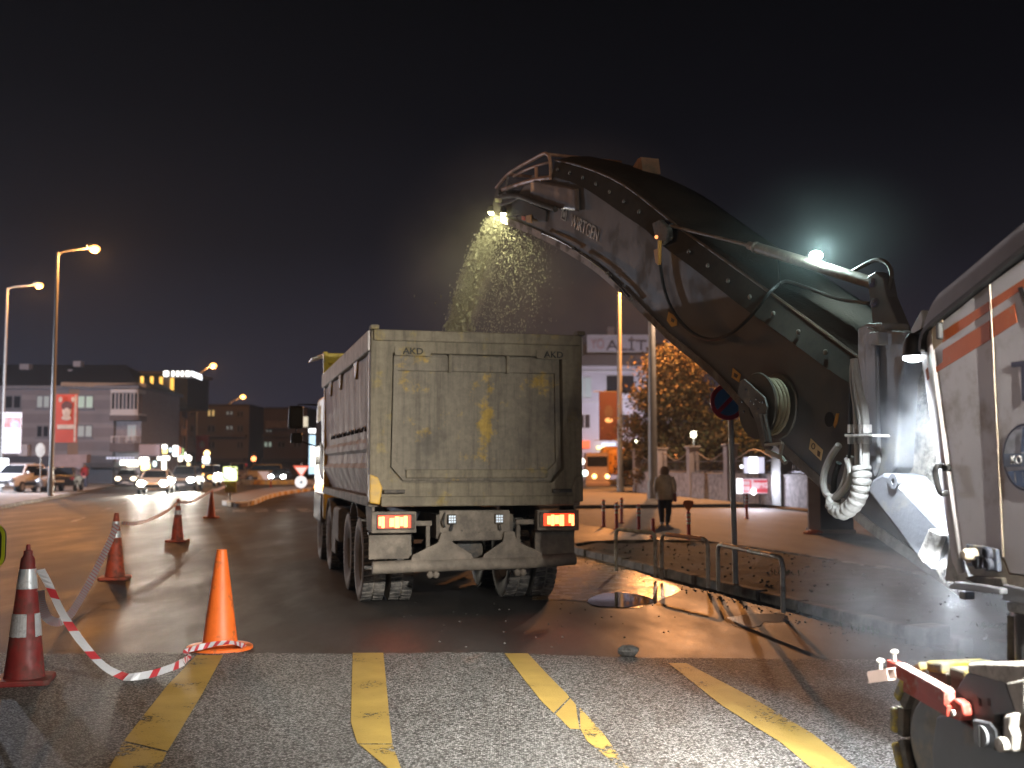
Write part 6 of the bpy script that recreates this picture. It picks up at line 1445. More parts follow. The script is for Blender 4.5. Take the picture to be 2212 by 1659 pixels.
# ================================================================== TREES
def leaf_crown(name, parent, pts_fn, n, size, mats):
    mb = MB()
    for i in range(n):
        c = pts_fn(); mb.cur = random.randrange(len(mats))
        a = Vector((random.gauss(0, 1), random.gauss(0, 1), random.gauss(0, .8))).normalized(); b = a.orthogonal().normalized(); b.rotate(Matrix.Rotation(random.uniform(0, 6.28), 3, a)); s_ = size*random.uniform(.6, 1.4)
        mb.add([c - a*s_*.5, c + b*s_*.28, c + a*s_*.6, c - b*s_*.28], [(0, 1, 2, 3)])
    return mb.build(name, mats, parent, world=True, fix=False)
LM = [M('autumn_leaf', (0.075, 0.052, 0.017), 0.7, var=0.3), M('olive_leaf', (0.05, 0.048, 0.016), 0.7, var=0.3), M('rust_leaf', (0.085, 0.048, 0.016), 0.7, var=0.3)]
LD = [M('dark_leaf', (0.035, 0.045, 0.018), 0.7, var=0.3), M('dark_leaf_b', (0.025, 0.032, 0.015), 0.7, var=0.3)]
M_bark = M('bark', (0.10, 0.075, 0.055), 0.9, var=0.3, bump=0.6)
def tree(name, base, h, rx, label, mats, n, size, conifer=False, seed=1, cat='tree', low=0.1):
    rnd = random.Random(seed); o = empty(name, base, 0, label, cat)
    top = base + Vector((0, 0, h))
    MB().tube([base, base + Vector((0.05, 0, h*.4)), top - Vector((0, 0, h*.08))], .1, 8, radii=[h*.022, h*.016, h*.004]).build('trunk', M_bark, o, world=True, smooth=True)
    cl = []; lb2 = MB()
    for k in range(46 if conifer else 30):
        q = rnd.uniform(low, 0.97)
        if conifer: r_ = rx*(1.03-q)**0.75*rnd.uniform(.5, 1.0)
        else: r_ = rx*math.sqrt(max(0.05, 1-((q-.55)/.52)**2))*rnd.uniform(.35, .95)
        a = rnd.uniform(0, 6.28); c = base + Vector((r_*math.cos(a), r_*math.sin(a), h*q)); cl.append((c, rx*(0.34 if not conifer else 0.30)*rnd.uniform(.6, 1.15)))
        lb2.tube([base + Vector((0, 0, h*q*.85)), c], 0.03, 5, radii=[h*.006, h*.002])
    lb2.build('limbs', M_bark, o, world=True)
    def fn():
        c, r_ = rnd.choice(cl); v = Vector((rnd.gauss(0, .5), rnd.gauss(0, .5), rnd.gauss(0, .34))); return c + v*r_
    leaf_crown('crown', o, fn, n, size, mats)
    return o
YT = 66.0
tree('yew_tree', Vector((at(1462, 1000, YT).x, YT, 0.1)), at(1462, 756, YT).z, 4.0, 'broad autumn tree lit orange behind the wall and the no parking sign', LM, 38000, 0.19, True, 3)
tree('yew_tree', Vector((at(1392, 1000, 80).x, 80, 0.1)), at(1392, 905, 80).z, 1.6, 'small rusty tree beside the red banner behind the wall', LM, 3500, 0.26, False, 5)
tree('garden_tree', Vector((at(1600, 1000, 70).x, 70, 0.1)), at(1600, 840, 70).z, 3.6, 'dark green garden tree half hidden by the conveyor', LD, 8000, 0.30, False, 8)
tree('garden_tree', Vector((at(1520, 1000, 88).x, 88, 0.1)), at(1520, 880, 88).z, 4.0, 'dark tree mass filling the garden behind the autumn tree', LD, 8000, 0.34, False, 12)
tree('garden_tree', Vector((at(1720, 1000, 66).x, 66, 0.1)), at(1720, 900, 66).z, 3.5, 'dark shrubby tree behind the right end of the wall', LD, 6000, 0.30, False, 15)

# ================================================================== BUILDINGS
M_glassd = GL('window_dark', (0.03, 0.032, 0.038), 0.12); M_wfr = M('window_frame_white', (0.6, 0.58, 0.6), 0.6, var=0.06)
M_lit = E('window_lit', (1.0, 0.66, 0.24), 0.55, False); M_litg = E('window_lit_pale', (0.72, 0.92, 0.78), 0.30, False); M_litw = E('window_lit_grey', (0.75, 0.85, 0.85), 0.16, False)
def Wd(o, u0, v0, u1, v1, Y, glass=None, fr=None, panes=2, d=0.10):
    """a window: frame, sill and separate panes, set on a wall facing the street at depth Y"""
    a, b = at(u0, v0, Y), at(u1, v1, Y); wd, ht = b.x-a.x, a.z-b.z; c = (a+b)/2
    f = MB().box((c.x, Y-0.02, c.z), (wd, 0.10, ht)).build('window', fr or M_wfr, o, world=True)
    for k in range(panes):
        x = a.x + wd*(k+.5)/panes
        MB().box((x, Y-0.08, c.z), (wd/panes-d, 0.03, ht-d*1.6)).build('pane', glass or M_glassd, f, world=True)
    MB().box((c.x, Y-0.12, b.z-0.04), (wd+.2, 0.22, 0.08)).build('sill', fr or M_wfr, f, world=True)
    return f
def slabb(o, name, u0, v0, u1, v1, Y, depth, mat, bevel=0.0):
    a, b = at(u0, v0, Y), at(u1, v1, Y)
    return MB().box(((a.x+b.x)/2, Y+depth/2, (a.z+b.z)/2), (b.x-a.x, depth, a.z-b.z)).build(name, mat, o, world=True, bevel=bevel)
# --- white office building with the roof sign
YB = 112.0
B1 = empty('office_building', Vector((at(1340, 1000, YB).x, YB, 0)), 0, 'white three storey office building with letters on a roof board', 'building')
M_ow = M('office_render', (0.60, 0.57, 0.64), 0.8, var=0.08, scale=0.4); M_or = M('office_roof', (0.12, 0.10, 0.10), 0.8, var=0.15)
slabb(B1, 'wall', 1180, 788, 1455, 1048, YB, 14, M_ow)
slabb(B1, 'roof_band', 1176, 766, 1470, 789, YB-0.8, 15.5, M_or)
slabb(B1, 'roof_storey', 1262, 742, 1455, 767, YB+0.6, 10, M_or)
bd = slabb(B1, 'roof_board', 1268, 723, 1401, 762, YB-0.5, 0.3, M('board_lilac_paint', (0.52, 0.49, 0.55), 0.6, var=0.06))
for (u0, v0, u1, v1) in ((1268,723,1401,725), (1268,760,1401,762), (1399,723,1401,762), (1268,723,1270,762)): slabb(bd, 'board_rim', u0, v0, u1, v1, YB-0.56, 0.06, M_wfr)
p0 = at(1309, 757, YB-0.55); p1 = at(1396, 729, YB-0.55)
lettering('ALİT', M('board_letter_dark', (0.10, 0.09, 0.12), 0.6), p0, (1, 0, 0), (0, 0, 1), width=p1.x-p0.x, height=(p1.z-p0.z)*1.05, parent=bd, ext=0.04)
p0 = at(1276, 754, YB-0.55); lettering('YO', M('board_letter_red', (0.50, 0.30, 0.33), 0.6), p0, (1, 0, 0), (0, 0, 1), width=1.35, height=1.0, parent=bd, ext=0.04)
slabb(B1, 'chimney', 1314, 706, 1327, 726, YB+1, 1.0, M_ow); MB().tube(bez([at(1452, 790, YB-1), at(1450, 760, YB-1), at(1446, 738, YB-1)], 5), 0.12, 8).build('roof_pipe', M_ow, B1, world=True)
for (u0, v0, u1, v1, gsh) in ((1309,810,1370,850, M_glassd), (1246,814,1278,860, M_litw), (1250,894,1275,926, M_glassd), (1395,806,1440,850, M_glassd), (1340,894,1380,926, M_glassd), (1205,814,1236,860, M_glassd)):
    Wd(B1, u0, v0, u1, v1, YB, gsh)
slabb(B1, 'balcony', 1310, 850, 1372, 862, YB-1.0, 1.0, M_ow)
slabb(B1, 'string_course', 1180, 866, 1455, 870, YB-0.1, 0.2, M_wfr); slabb(B1, 'string_course', 1180, 800, 1455, 803, YB-0.12, 0.2, M_wfr)
slabb(B1, 'shop_sign', 1255, 952, 1274, 968, YB-0.3, 0.3, E('shop_orange', (1.0, 0.16, 0.06), 1.2))
for (u0, v0, u1, v1, c_, s_) in ((1289,964,1317,970, (1, .85, .4), 2.4), (1300,957,1330,963, (.7, .85, 1), 1.1), (1320,966,1340,971, (.6, .9, .9), 0.8)):
    slabb(B1, 'shop_sign', u0, v0, u1, v1, YB-0.4, 0.2, E('shop_%d' % int(u0), c_, s_))
lamp('added_facade_fill', 'POINT', B1, at(1345, 900, YB-7), 1500, (0.90, 0.86, 1.0), 0.3)  # added light without a fixture, brightens the office front
# --- left apartment building
YL = 96.0
B2 = empty('apartment_building', Vector((at(120, 1000, YL).x, YL, 0)), 0, 'wide grey brick banded apartment building with dark roof and glazed balcony', 'building')
def banded(name, c, c2, sc):
    m, nt, b = _nodes(name); tc = N(nt, 'TexCoord'); sp = N(nt, 'SeparateXYZ'); nt.links.new(tc.outputs['Object'], sp.inputs[0])
    mu = N(nt, 'Math', operation='MULTIPLY'); mu.inputs[1].default_value = sc; nt.links.new(sp.outputs['Z'], mu.inputs[0]); si = N(nt, 'Math', operation='SINE'); nt.links.new(mu.outputs[0], si.inputs[0])
    r = ramp(nt, si.outputs[0], [(0.35, c), (0.55, c2)]); no = N(nt, 'TexNoise', Scale=0.5, Detail=4.0); nt.links.new(tc.outputs['Object'], no.inputs['Vector'])
    mx = N(nt, 'MixRGB', blend_type='MULTIPLY'); mx.inputs['Fac'].default_value = 0.4; nt.links.new(r.outputs[0], mx.inputs['Color1']); nt.links.new(no.outputs['Fac'], mx.inputs['Color2']); nt.links.new(mx.outputs[0], b.inputs['Base Color']); b.inputs['Roughness'].default_value = 0.85
    MATS[name] = m; return m
M_ap = banded('banded_cladding', (0.30, 0.28, 0.31), (0.37, 0.35, 0.38), 5.2)
slabb(B2, 'wall', -140, 838, 242, 1050, YL, 12, M_ap)
slabb(B2, 'eaves', -140, 833, 300, 839, YL-0.6, 13, M('eaves_grey', (0.22, 0.22, 0.25), 0.8))
r0, r1 = at(-150, 834, YL-0.6), at(300, 834, YL-0.6); rz = at(0, 788, YL+6).z
MB().add([r0, r1, Vector((r1.x-3.5, YL+6, rz)), Vector((r0.x, YL+6, rz)), Vector((r0.x, YL+12, r0.z)), Vector((r1.x, YL+12, r1.z))], [(0, 1, 2, 3), (3, 2, 5, 4), (1, 5, 2)]).build('roof', M('roof_dark', (0.055, 0.058, 0.075), 0.85, var=0.25), B2, world=True)
for (u0, v0, u1, v1) in ((42,786,62,798), (147,798,155,812), (158,780,174,792)): slabb(B2, 'chimney', u0, v0, u1, v1, YL+4, 0.8, M('chimney_pale', (0.40, 0.38, 0.42), 0.8))
for (u0, v0, u1, v1, g_) in ((12,853,46,884, None), (80,853,108,883, M_litw), (168,853,202,884, M_litg), (80,918,106,946, None), (168,917,200,946, M_litw), (12,918,40,946, None), (-40,853,-10,884, None)): Wd(B2, u0, v0, u1, v1, YL, g_, M('frame_grey', (0.20, 0.20, 0.23), 0.6), 2, 0.16)
slabb(B2, 'shop_front', -140, 985, 242, 1050, YL-0.3, 0.4, M('shop_front_dark', (0.08, 0.08, 0.10), 0.5))
slabb(B2, 'shop_sign', 117, 982, 186, 1014, YL-1.2, 0.9, M('shop_panel_pink', (0.45, 0.36, 0.38), 0.7, var=0.15, scale=1.5))
slabb(B2, 'shop_sign', -20, 1000, 70, 1030, YL-1.0, 0.6, M('shop_panel_white', (0.6, 0.6, 0.66), 0.7, var=0.15, scale=1.5))
slabb(B2, 'shop_sign', 40, 960, 58, 985, YL-1.0, 0.6, M('shop_panel_white', (0, 0, 0)))
slabb(B2, 'awning', 180, 1000, 246, 1010, YL-2.2, 2.0, M('awning_dark', (0.05, 0.05, 0.06), 0.7))
# balcony bay
slabb(B2, 'bay_wall', 242, 840, 302, 1050, YL+0.6, 11, M('bay_render', (0.33, 0.31, 0.34), 0.8))
slabb(B2, 'balcony_slab', 237, 893, 300, 897, YL-1.3, 2.0, M_wfr); slabb(B2, 'balcony_front', 239, 884, 298, 893, YL-1.3, 0.12, M_wfr); slabb(B2, 'balcony_head', 239, 841, 298, 848, YL-1.3, 2.0, M_wfr)
for k in range(7): slabb(B2, 'glazing_pane', 241+k*8.2, 849, 248.2+k*8.2, 883, YL-1.25, 0.05, GL('balcony_glass', (0.10, 0.11, 0.14), 0.15) if k % 2 else M_glassd)
for k in range(8): slabb(B2, 'mullion', 239.6+k*8.2, 848, 240.8+k*8.2, 884, YL-1.3, 0.08, M_wfr)
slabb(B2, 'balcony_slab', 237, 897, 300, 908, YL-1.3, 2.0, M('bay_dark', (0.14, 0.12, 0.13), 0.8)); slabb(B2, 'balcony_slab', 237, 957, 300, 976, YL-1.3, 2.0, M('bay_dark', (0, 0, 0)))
for k in range(8): slabb(B2, 'balcony_post', 240+k*8, 944, 241.6+k*8, 957, YL-1.25, 0.06, M_wfr if k % 2 == 0 else M('bay_render', (0, 0, 0)))
slabb(B2, 'balcony_rail', 239, 942, 299, 944, YL-1.25, 0.08, M_wfr); Wd(B2, 276, 918, 294, 950, YL+0.6, M_litw)
for k in range(9): slabb(B2, 'string_light', 230+k*7.0, 987.5, 234+k*7.0, 991.5, YL-2.3, 0.1, E('string_light', (0.75, 0.78, 1.0), 0.9, False))
for (u0, v0, u1, v1, c_, s_) in ((259,994,275,1005, (.95, 1, .9), 3), (275,994,297,1008, (1, .98, .8), 4)): slabb(B2, 'shop_light', u0, v0, u1, v1, YL-1.0, 0.2, E('shopl_%d' % u0, c_, s_))
# side wing running away along the street, warm lit
B3 = empty('street_block', Vector((at(350, 1000, 110).x, 110, 0)), 0, 'brown street block with lit roof letters and amber facade lamps', 'building')
M_bw = M('wing_render', (0.30, 0.21, 0.16), 0.8, var=0.12, scale=0.5)
a0_, a1_ = at(302, 1000, YL+1), at(402, 1000, 140.0)
def wing(z0, z1, name, mat, off=0.0, x0=0.0, x1=1.0, th=6.0):
    p, q = Vector((a0_.x, a0_.y, 0)).lerp(Vector((a1_.x, a1_.y, 0)), x0), Vector((a0_.x, a0_.y, 0)).lerp(Vector((a1_.x, a1_.y, 0)), x1)
    d = (q-p).normalized(); n = Vector((-d.y, d.x, 0)); p = p - n*off; q = q - n*off
    return MB().prism([p + Vector((0, 0, z0)), q + Vector((0, 0, z0)), q + n*th + Vector((0, 0, z0)), p + n*th + Vector((0, 0, z0))], (0, 0, z1-z0)).build(name, mat, B3, world=True)
zt = at(302, 838, YL+1).z
wing(0, zt, 'wall', M_bw); wing(zt, zt+0.35, 'cornice', M('cornice_tan', (0.36, 0.27, 0.20), 0.8), 0.5, -0.02, 1.02, 7)
slabb(B3, 'penthouse', 204, 806, 404, 880, 114, 8, M('penthouse_dark', (0.16, 0.15, 0.155), 0.7)); slabb(B3, 'roof_slab', 200, 802, 408, 807, 113.4, 9, M('cornice_tan', (0, 0, 0)))
for k in range(9):
    for (z0, z1) in ((3.6, 5.4), (6.2, 7.7)):
        x = 0.06 + k*0.105; wf = wing(z0, z1, 'window', M('frame_grey', (0, 0, 0)), 0.06, x, x+0.055, 0.1)
        p_ = wing(z0+.12, z1-.12, 'pane', M_glassd, 0.10, x+.006, x+0.049, 0.05); p_.parent = wf
for k in (2, 5, 7): wing(0.2, zt, 'pilaster', M('pilaster_orange', (0.45, 0.25, 0.14), 0.8), 0.25, 0.02+k*0.105, 0.045+k*0.105, 0.4)
wing(2.7, 3.2, 'canopy', M('awning_dark', (0, 0, 0)), 1.3, 0.0, 1.0, 1.5)
for (u, v0, v1, Y) in ((306,813,836,100), (327,813,843,104), (347,814,850,108), (371,815,861,112)): slabb(B3, 'facade_lamp', u-2.6, v0, u+2.6, v1, Y-2, 0.2, E('amber_tube', (1.0, 0.55, 0.10), 1.6, False), 0.0)
slabb(B3, 'facade_panel', 352, 816, 366, 855, 110, 0.2, M('panel_pale', (0.45, 0.40, 0.38), 0.7))
M_hot = E('roof_letters', (1.0, 0.97, 0.90), 3.2, False)
ls = slabb(B3, 'roof_sign_frame', 352, 813, 434, 816, 108.5, 0.3, M_iron)
for k, (u0, u1) in enumerate(((352.5,364), (370,376), (380,386), (390,396), (400,410))): slabb(ls, 'roof_letter', u0, 801, u1, 813, 108, 0.2, M_hot, 0.12)
c = at(424, 811, 107); MB().prism([at(413, 801, 107), at(434, 809, 107), at(435, 821, 107), at(414, 812, 107)], (0, 0.3, 0)).build('roof_letter', E('roof_letter_blue', (0.92, 0.95, 1.0), 2.5, False), ls, world=True)
# shop lights and signs of the ground floor, pushed nearer along the line of sight
rnd = random.Random(11)
for (u0, v0, u1, v1, c_, s_, Y, lab) in (
    (301,960,346,985, (.50, .40, .46), 0.35, 102, 'wide dim mauve shop board next to the balcony bay'),
    (345,961,360,969, (1, .95, .8), 8, 106, 'glaring white sign directly above the amber one'),
    (346,970,361,980, (1, .75, .25), 3, 106, 'amber shop sign below a glaring white one'),
    (363,968,371,976, (.7, .9, 1), 2.5, 108, 'small pale blue sign between amber and tall white signs'),
    (374,963,384,985, (1, .97, .9), 8, 110, 'tall upright glaring white shop sign'),
    (384,966,390,980, (1, .4, .3), 1.3, 110, 'narrow red strip sign touching the tall white sign'),
    (391,968,396,984, (.7, 1, .4), 1.1, 112, 'narrow yellow green sign right of the red strip'),
    (302,988,320,1004, (1, .95, .85), 7, 100, 'white sign above a yellow one at the dark awning end'),
    (305,1002,323,1016, (1, .85, .3), 4, 100, 'yellow sign low over the small oncoming car'),
    (331,996,337,1008, (.8, 1, 1), 2.6, 104, 'tiny bluish sign above the white car roof'),
    (350,996,358,1014, (1, .92, .7), 6, 106, 'upright warm white sign right above the white car'),
    (404,1000,410,1012, (1, .8, .4), 2.2, 116, 'small upright amber light left of the black oncoming car'),
    (340,985,366,994, (1, .95, .85), 4, 105, 'long low white sign under the amber sign'),
    (438,986,452,1000, (.9, 1, 1), 5, 120, 'white lit panel under the amber globe near the red banner')):
    Y *= 0.87; o = empty('shop_light', at((u0+u1)/2, v1, Y), 0, lab, 'shop sign', 'glowing shop signs along the street')
    a, b = at(u0, v0, Y), at(u1, v1, Y); MB().box(((a.x+b.x)/2, Y, (a.z+b.z)/2), (b.x-a.x, 0.25, a.z-b.z)).build('face', E('shopface_%d_%d' % (int(u0), int(v0)), c_, s_), o, world=True, bevel=0.08)
    MB().box(((a.x+b.x)/2, Y+0.25, (a.z+b.z)/2), (b.x-a.x+.1, 0.2, a.z-b.z+.1)).build('case', M_iron, o, world=True)
    MB().tube([Vector(((a.x+b.x)/2, Y+.3, 0.1)), Vector(((a.x+b.x)/2, Y+.3, b.z))], 0.04, 6).build('post', M_iron, o, world=True)  # post added as a support under the pushed sign
for (u, v, Y, c_, nm) in ((395, 981, 112, (1, .95, .85), 'left'), (407, 990, 112, (1, .95, .85), 'mid'), (447, 979, 118, (1, .62, .25), 'amber'), (389, 990, 110, (1, .9, .7), 'low')):
    o = empty('globe_light', at(u, v, Y), 0, {'left': 'small white globe light above the car queue', 'mid': 'small white globe light left of the red far banner', 'amber': 'amber globe light at the foot of the far red banner', 'low': 'small warm globe light lowest on the street front'}[nm], 'globe light', 'globe lights on the street front')
    MB().ball((0, 0, 0), 0.32, seg=12, rings=8).build('globe', E('globe_'+nm, c_, 6, False), o); MB().tube([(0, .1, 0), (0, .1, -3)], 0.04, 6).build('post', M_iron, o)
# --- far housing blocks
for (u0, u1, vt, Y, lab, mt, wins) in (
    (405, 536, 877, 168, 'grey housing block with one warm lit window beyond the lamps', M('block_grey', (0.26, 0.235, 0.235), 0.85, var=0.1, scale=0.2), ((412,425,887,899,'n'), (448,465,883,902,'y'), (488,504,886,899,'w'), (488,504,917,931,'w'), (448,465,917,935,'n'), (412,425,917,935,'n'), (512,526,887,902,'n'), (512,526,917,935,'n'), (448,465,952,970,'n'), (512,526,952,970,'n'))),
    (536, 662, 884, 178, 'mauve housing block with one pale lit window beside the truck', M('block_mauve', (0.24, 0.205, 0.22), 0.85, var=0.1, scale=0.2), ((570,588,952,968,'g'), (545,556,905,925,'n'), (600,616,905,922,'n'), (574,588,926,936,'w'), (600,616,952,968,'n'), (634,650,905,922,'n'), (634,650,952,968,'n'))),
    (660, 760, 890, 190, 'dim far housing block behind the glowing light box', M('block_dim', (0.16, 0.14, 0.165), 0.85, var=0.1, scale=0.2), ((666,680,905,922,'n'), (690,702,905,922,'n')))):
    o = empty('housing_block', Vector((at((u0+u1)/2, 1000, Y).x, Y, 0)), 0, lab, 'building', 'housing blocks at the end of the street')
    slabb(o, 'wall', u0, vt, u1, 1035, Y, 12, mt); slabb(o, 'parapet', u0-2, vt-4, u1+2, vt, Y-.4, 13, M('parapet_dark', (0.12, 0.11, 0.12), 0.8))
    for (a_, b_2, c_, d_, k_) in wins: Wd(o, a_, c_, b_2, d_, Y, {'n': M_glassd, 'y': M_lit, 'w': M_litw, 'g': M_litg}[k_], M('frame_grey', (0, 0, 0)), 2, 0.3)
    slabb(o, 'balcony_band', u0+6, 938, u1-6, 944, Y-1.0, 1.0, M('block_band', (0.22, 0.19, 0.18), 0.85))
    slabb(o, 'shop_band', u0, 990, u1, 1000, Y-1.5, 1.5, M('parapet_dark', (0, 0, 0)))
o = empty('shop_board', at(595, 922, 170), 0, 'long pale board with illegible lettering on the mauve block', 'sign'); slabb(o, 'board', 573, 909, 621, 925, 176, 0.4, M('board_dusty', (0.40, 0.33, 0.33), 0.7, var=0.2, scale=1.2))
slabb(o, 'red_board', 654, 900, 664, 922, 120, 0.3, E('lit_rose', (0.9, 0.8, 0.6), 0.8, False)); slabb(o, 'lit_strip', 667, 926, 692, 935, 118, 0.3, E('lit_strip', (1, 1, 1), 3, False))
# flood lamp at the left edge lighting the parked cars
fo = empty('flood_lamp', Vector((at(-2, 1000, 66).x, 66, 0.12)), 0, 'white flood lamp on a short mast at the left picture edge', 'flood lamp')
fc = at(3, 1004, 66); MB().tube([Vector((fc.x, 66.1, .1)), fc + Vector((0, .1, 0))], 0.06, 8).build('mast', M_pole, fo, world=True)
MB().box(fc + Vector((0, .05, 0)), (0.9, 0.12, 0.75)).build('case', M_seal, fo, world=True); MB().box(fc - Vector((0, .04, 0)), (0.85, 0.04, 0.7)).build('lens', E('flood_white', (0.92, 0.96, 1.0), 9), fo, world=True, bevel=0.1)
lamp('flood_light', 'POINT', fo, fc + Vector((-5.0, -5.0, 3.2)), 18000, (0.84, 0.87, 1.0), 0.3)
# ================================================================== CARS
M_ctyre = M('car_tyre', (0.02, 0.02, 0.02), 0.8); M_calloy = M('car_wheel', (0.35, 0.36, 0.38), 0.4, 0.6)
M_cglass = GL('car_glass', (0.015, 0.017, 0.02), 0.05); M_ctrim = M('car_trim', (0.02, 0.02, 0.022), 0.5)
HEAD = E('headlamp', (1.0, 0.93, 0.78), 55, False); HEADC = E('headlamp_cold', (0.93, 1.0, 0.92), 55, False); HDIM = E('headlamp_dim', (1.0, 0.85, 0.6), 5, False)
TAILM = E('car_tail', (1, 0.06, 0.03), 1.2, False); AMB = E('car_amber', (1.0, 0.48, 0.12), 5, False); PLATE = M('number_plate', (0.62, 0.62, 0.60), 0.5)
PROF = {  # half side profile from the front: (y forward, z), body then greenhouse
    'hatch': ([(2.0,.30),(2.05,.55),(1.95,.72),(1.15,.92),(-1.75,.98),(-1.98,.80),(-2.0,.35)], [(1.10,.92),(.45,1.42),(-1.05,1.47),(-1.72,.98)]),
    'suv': ([(2.1,.36),(2.15,.65),(2.05,.92),(1.15,1.05),(-2.0,1.10),(-2.15,.9),(-2.15,.40)], [(1.10,1.05),(.45,1.62),(-1.55,1.66),(-2.02,1.08)]),
    'van': ([(2.2,.36),(2.28,.7),(2.15,1.0),(1.65,1.15),(-2.3,1.2),(-2.35,.9),(-2.35,.40)], [(1.62,1.14),(.95,1.88),(-2.2,1.92),(-2.33,1.2)])}
def car(name, px, Y, rz, kind, paint, label, front=None, rear=None, power=0, lamps=None, cat='car', scale=1.0):
    base = at(px, 1040, Y); base.z = 0.125 if px < 180 else 0.0
    o = empty(name, base, rz, label, cat, 'cars on the street ahead'); o.scale = (scale, scale, scale)
    low_, gh = PROF[kind]; W = 0.88
    rows = []
    n = len(low_)
    mb = MB()
    L = [Vector((-W*(0.94 if z < .4 or z > .9 else 1.0), y, z)) for y, z in low_]; Rr = [Vector((-p.x, p.y, p.z)) for p in L]
    mb.add(L+Rr, [tuple(range(n-1, -1, -1)), tuple(range(n, 2*n))] + [(i, (i+1) % n, (i+1) % n + n, i+n) for i in range(n)])
    mb.build('body', paint, o, bevel=0.07)
    mg = MB(); m_ = len(gh)
    G = [Vector((-(W*0.92 if z < 1.2 else W*0.72), y, z)) for y, z in gh]; H_ = [Vector((-p.x, p.y, p.z)) for p in G]
    mg.add(G+H_, [tuple(range(m_-1, -1, -1)), tuple(range(m_, 2*m_))] + [(i, (i+1) % m_, (i+1) % m_ + m_, i+m_) for i in range(m_)])
    mg.build('cabin', paint, o, bevel=0.05)
    def quad(a, b, q0, q1, off, nm):
        """pane on the sloping face between profile points a and b"""
        y0, z0 = gh[a]; y1, z1 = gh[b]; wx = lambda z: (W*0.92 + (W*0.72-W*0.92)*(z-gh[0][1])/(gh[1][1]-gh[0][1]))*0.88
        pa = (y0+(y1-y0)*q0, z0+(z1-z0)*q0); pb = (y0+(y1-y0)*q1, z0+(z1-z0)*q1); nx = Vector((0, (z1-z0), -(y1-y0))).normalized()
        if nx.y*(1 if y0 > 0 else -1) < 0: nx = -nx
        v = [Vector((-wx(pa[1]), *pa)), Vector((wx(pa[1]), *pa)), Vector((wx(pb[1]), *pb)), Vector((-wx(pb[1]), *pb))]
        MB().prism([p + nx*off for p in v], nx*0.012).build(nm, M_cglass, o)
    quad(0, 1, .08, .92, .004, 'windscreen'); quad(3, 2, .10, .92, .004, 'rear_window')
    for sx in (-1, 1):
        y0, z0 = gh[0]; y1, z1 = gh[1]; y2, z2 = gh[2]; y3, z3 = gh[3]
        f = lambda y, z: Vector((sx*((W*0.92 + (W*0.72-W*0.92)*(z-z0)/(z1-z0))+0.006), y, z))
        MB().prism([f(y0-.18, z0+.07), f(y1-.05, z1-.08), f(y2+.1, z1-.08), f(y3+.25, z0+.07)], (sx*0.008, 0, 0)).build('side_window', M_cglass, o)
        MB().ball((sx*(W+.1), y0-.25, z0+.1), .1, 1, .6, .75, 8, 6).build('mirror', paint, o)
        for y in (1.30, -1.28):
            w_ = MB().lathe([(0.20, -.10), (.31, -.10), (.325, -.06), (.325, .06), (.31, .10), (.20, .10)], (sx*(W-.08), y, .325), (1, 0, 0), 20, closed=True).build('wheel', M_ctyre, o, smooth=True)
            MB().lathe([(0.0, -.09), (.21, -.09), (.21, .09), (.0, .09)], (sx*(W-.08), y, .325), (1, 0, 0), 16).build('rim', M_calloy, w_, smooth=True)
        hz = low_[1][1]+.10; fy = low_[1][0]
        MB().ball((sx*.62, fy-.04, hz), .18, 1.35, .6, .95, 12, 8).build('headlamp', front or M_calloy, o, smooth=True)
        MB().box((sx*.70, low_[-2][0]+.0, low_[-2][1]-.03), (.24, .07, .16)).build('tail_lamp', rear or TAILM, o, bevel=0.02)
        if power:
            lamp('headlight', 'SPOT', o, wm(o) @ Vector((sx*.62, fy+.12, hz)), power, (1.0, 0.93, 0.78), 0.09, wm(o) @ Vector((sx*.62, fy+14, 0.25)), 46, 0.7)
    MB().box((0, low_[1][0]+.015, low_[1][1]-.05), (.9, .03, .2)).build('grille', M_ctrim, o, bevel=0.02)
    MB().box((0, low_[1][0]+.035, low_[1][1]-.22), (.52, .02, .12)).build('number_plate', PLATE, o); MB().box((0, low_[-2][0]-.05, low_[-2][1]-.18), (.52, .02, .12)).build('number_plate', PLATE, o)
    for k, (x, z, r_) in enumerate(lamps or ()): MB().ball((x, low_[1][0]+.03, z), r_, seg=10, rings=6).build('fog_lamp', AMB, o)
    return o
CP = lambda n, c, r=0.3: M('car_paint_'+n, c, r, 0.1, var=0.05, coat=0.5)
TOCAM = math.pi + 0.18
car('parked_car', 42, 66.0, TOCAM-0.25, 'suv', CP('white', (0.72, 0.73, 0.76)), 'white sport utility car parked at the left picture edge')
car('parked_car', 88, 67.0, TOCAM-0.1, 'hatch', CP('silver', (0.34, 0.35, 0.38)), 'silver car parked between the white and the black car')
car('parked_car', 140, 69.0, 0.24, 'hatch', CP('black', (0.018, 0.018, 0.022)), 'black hatchback parked with its rear to the camera beside the lamp post', rear=M('tail_unlit', (0.2, 0.02, 0.02), 0.3))
car('oncoming_car', 274, 92.0, TOCAM+0.1, 'hatch', CP('grey', (0.12, 0.12, 0.13)), 'small dark car with round headlamps waiting by the awning', HDIM, scale=0.95)
car('oncoming_car', 338, 66.5, TOCAM+0.02, 'hatch', CP('cream', (0.62, 0.58, 0.52)), 'pale car with glaring headlamps leading the oncoming queue', HEAD, power=6000)
car('oncoming_car', 402, 75.0, TOCAM-0.05, 'suv', CP('slate', (0.10, 0.11, 0.12)), 'dark car with dazzling headlamps beside the pale leading car', HEADC, power=7000)
car('oncoming_car', 449, 92.0, TOCAM-0.1, 'van', CP('ink', (0.06, 0.06, 0.065)), 'dark tall car with three amber lamps behind the dazzling car', AMB, lamps=[(0, 1.05, .1), (0, 1.75, .09)], scale=0.92)
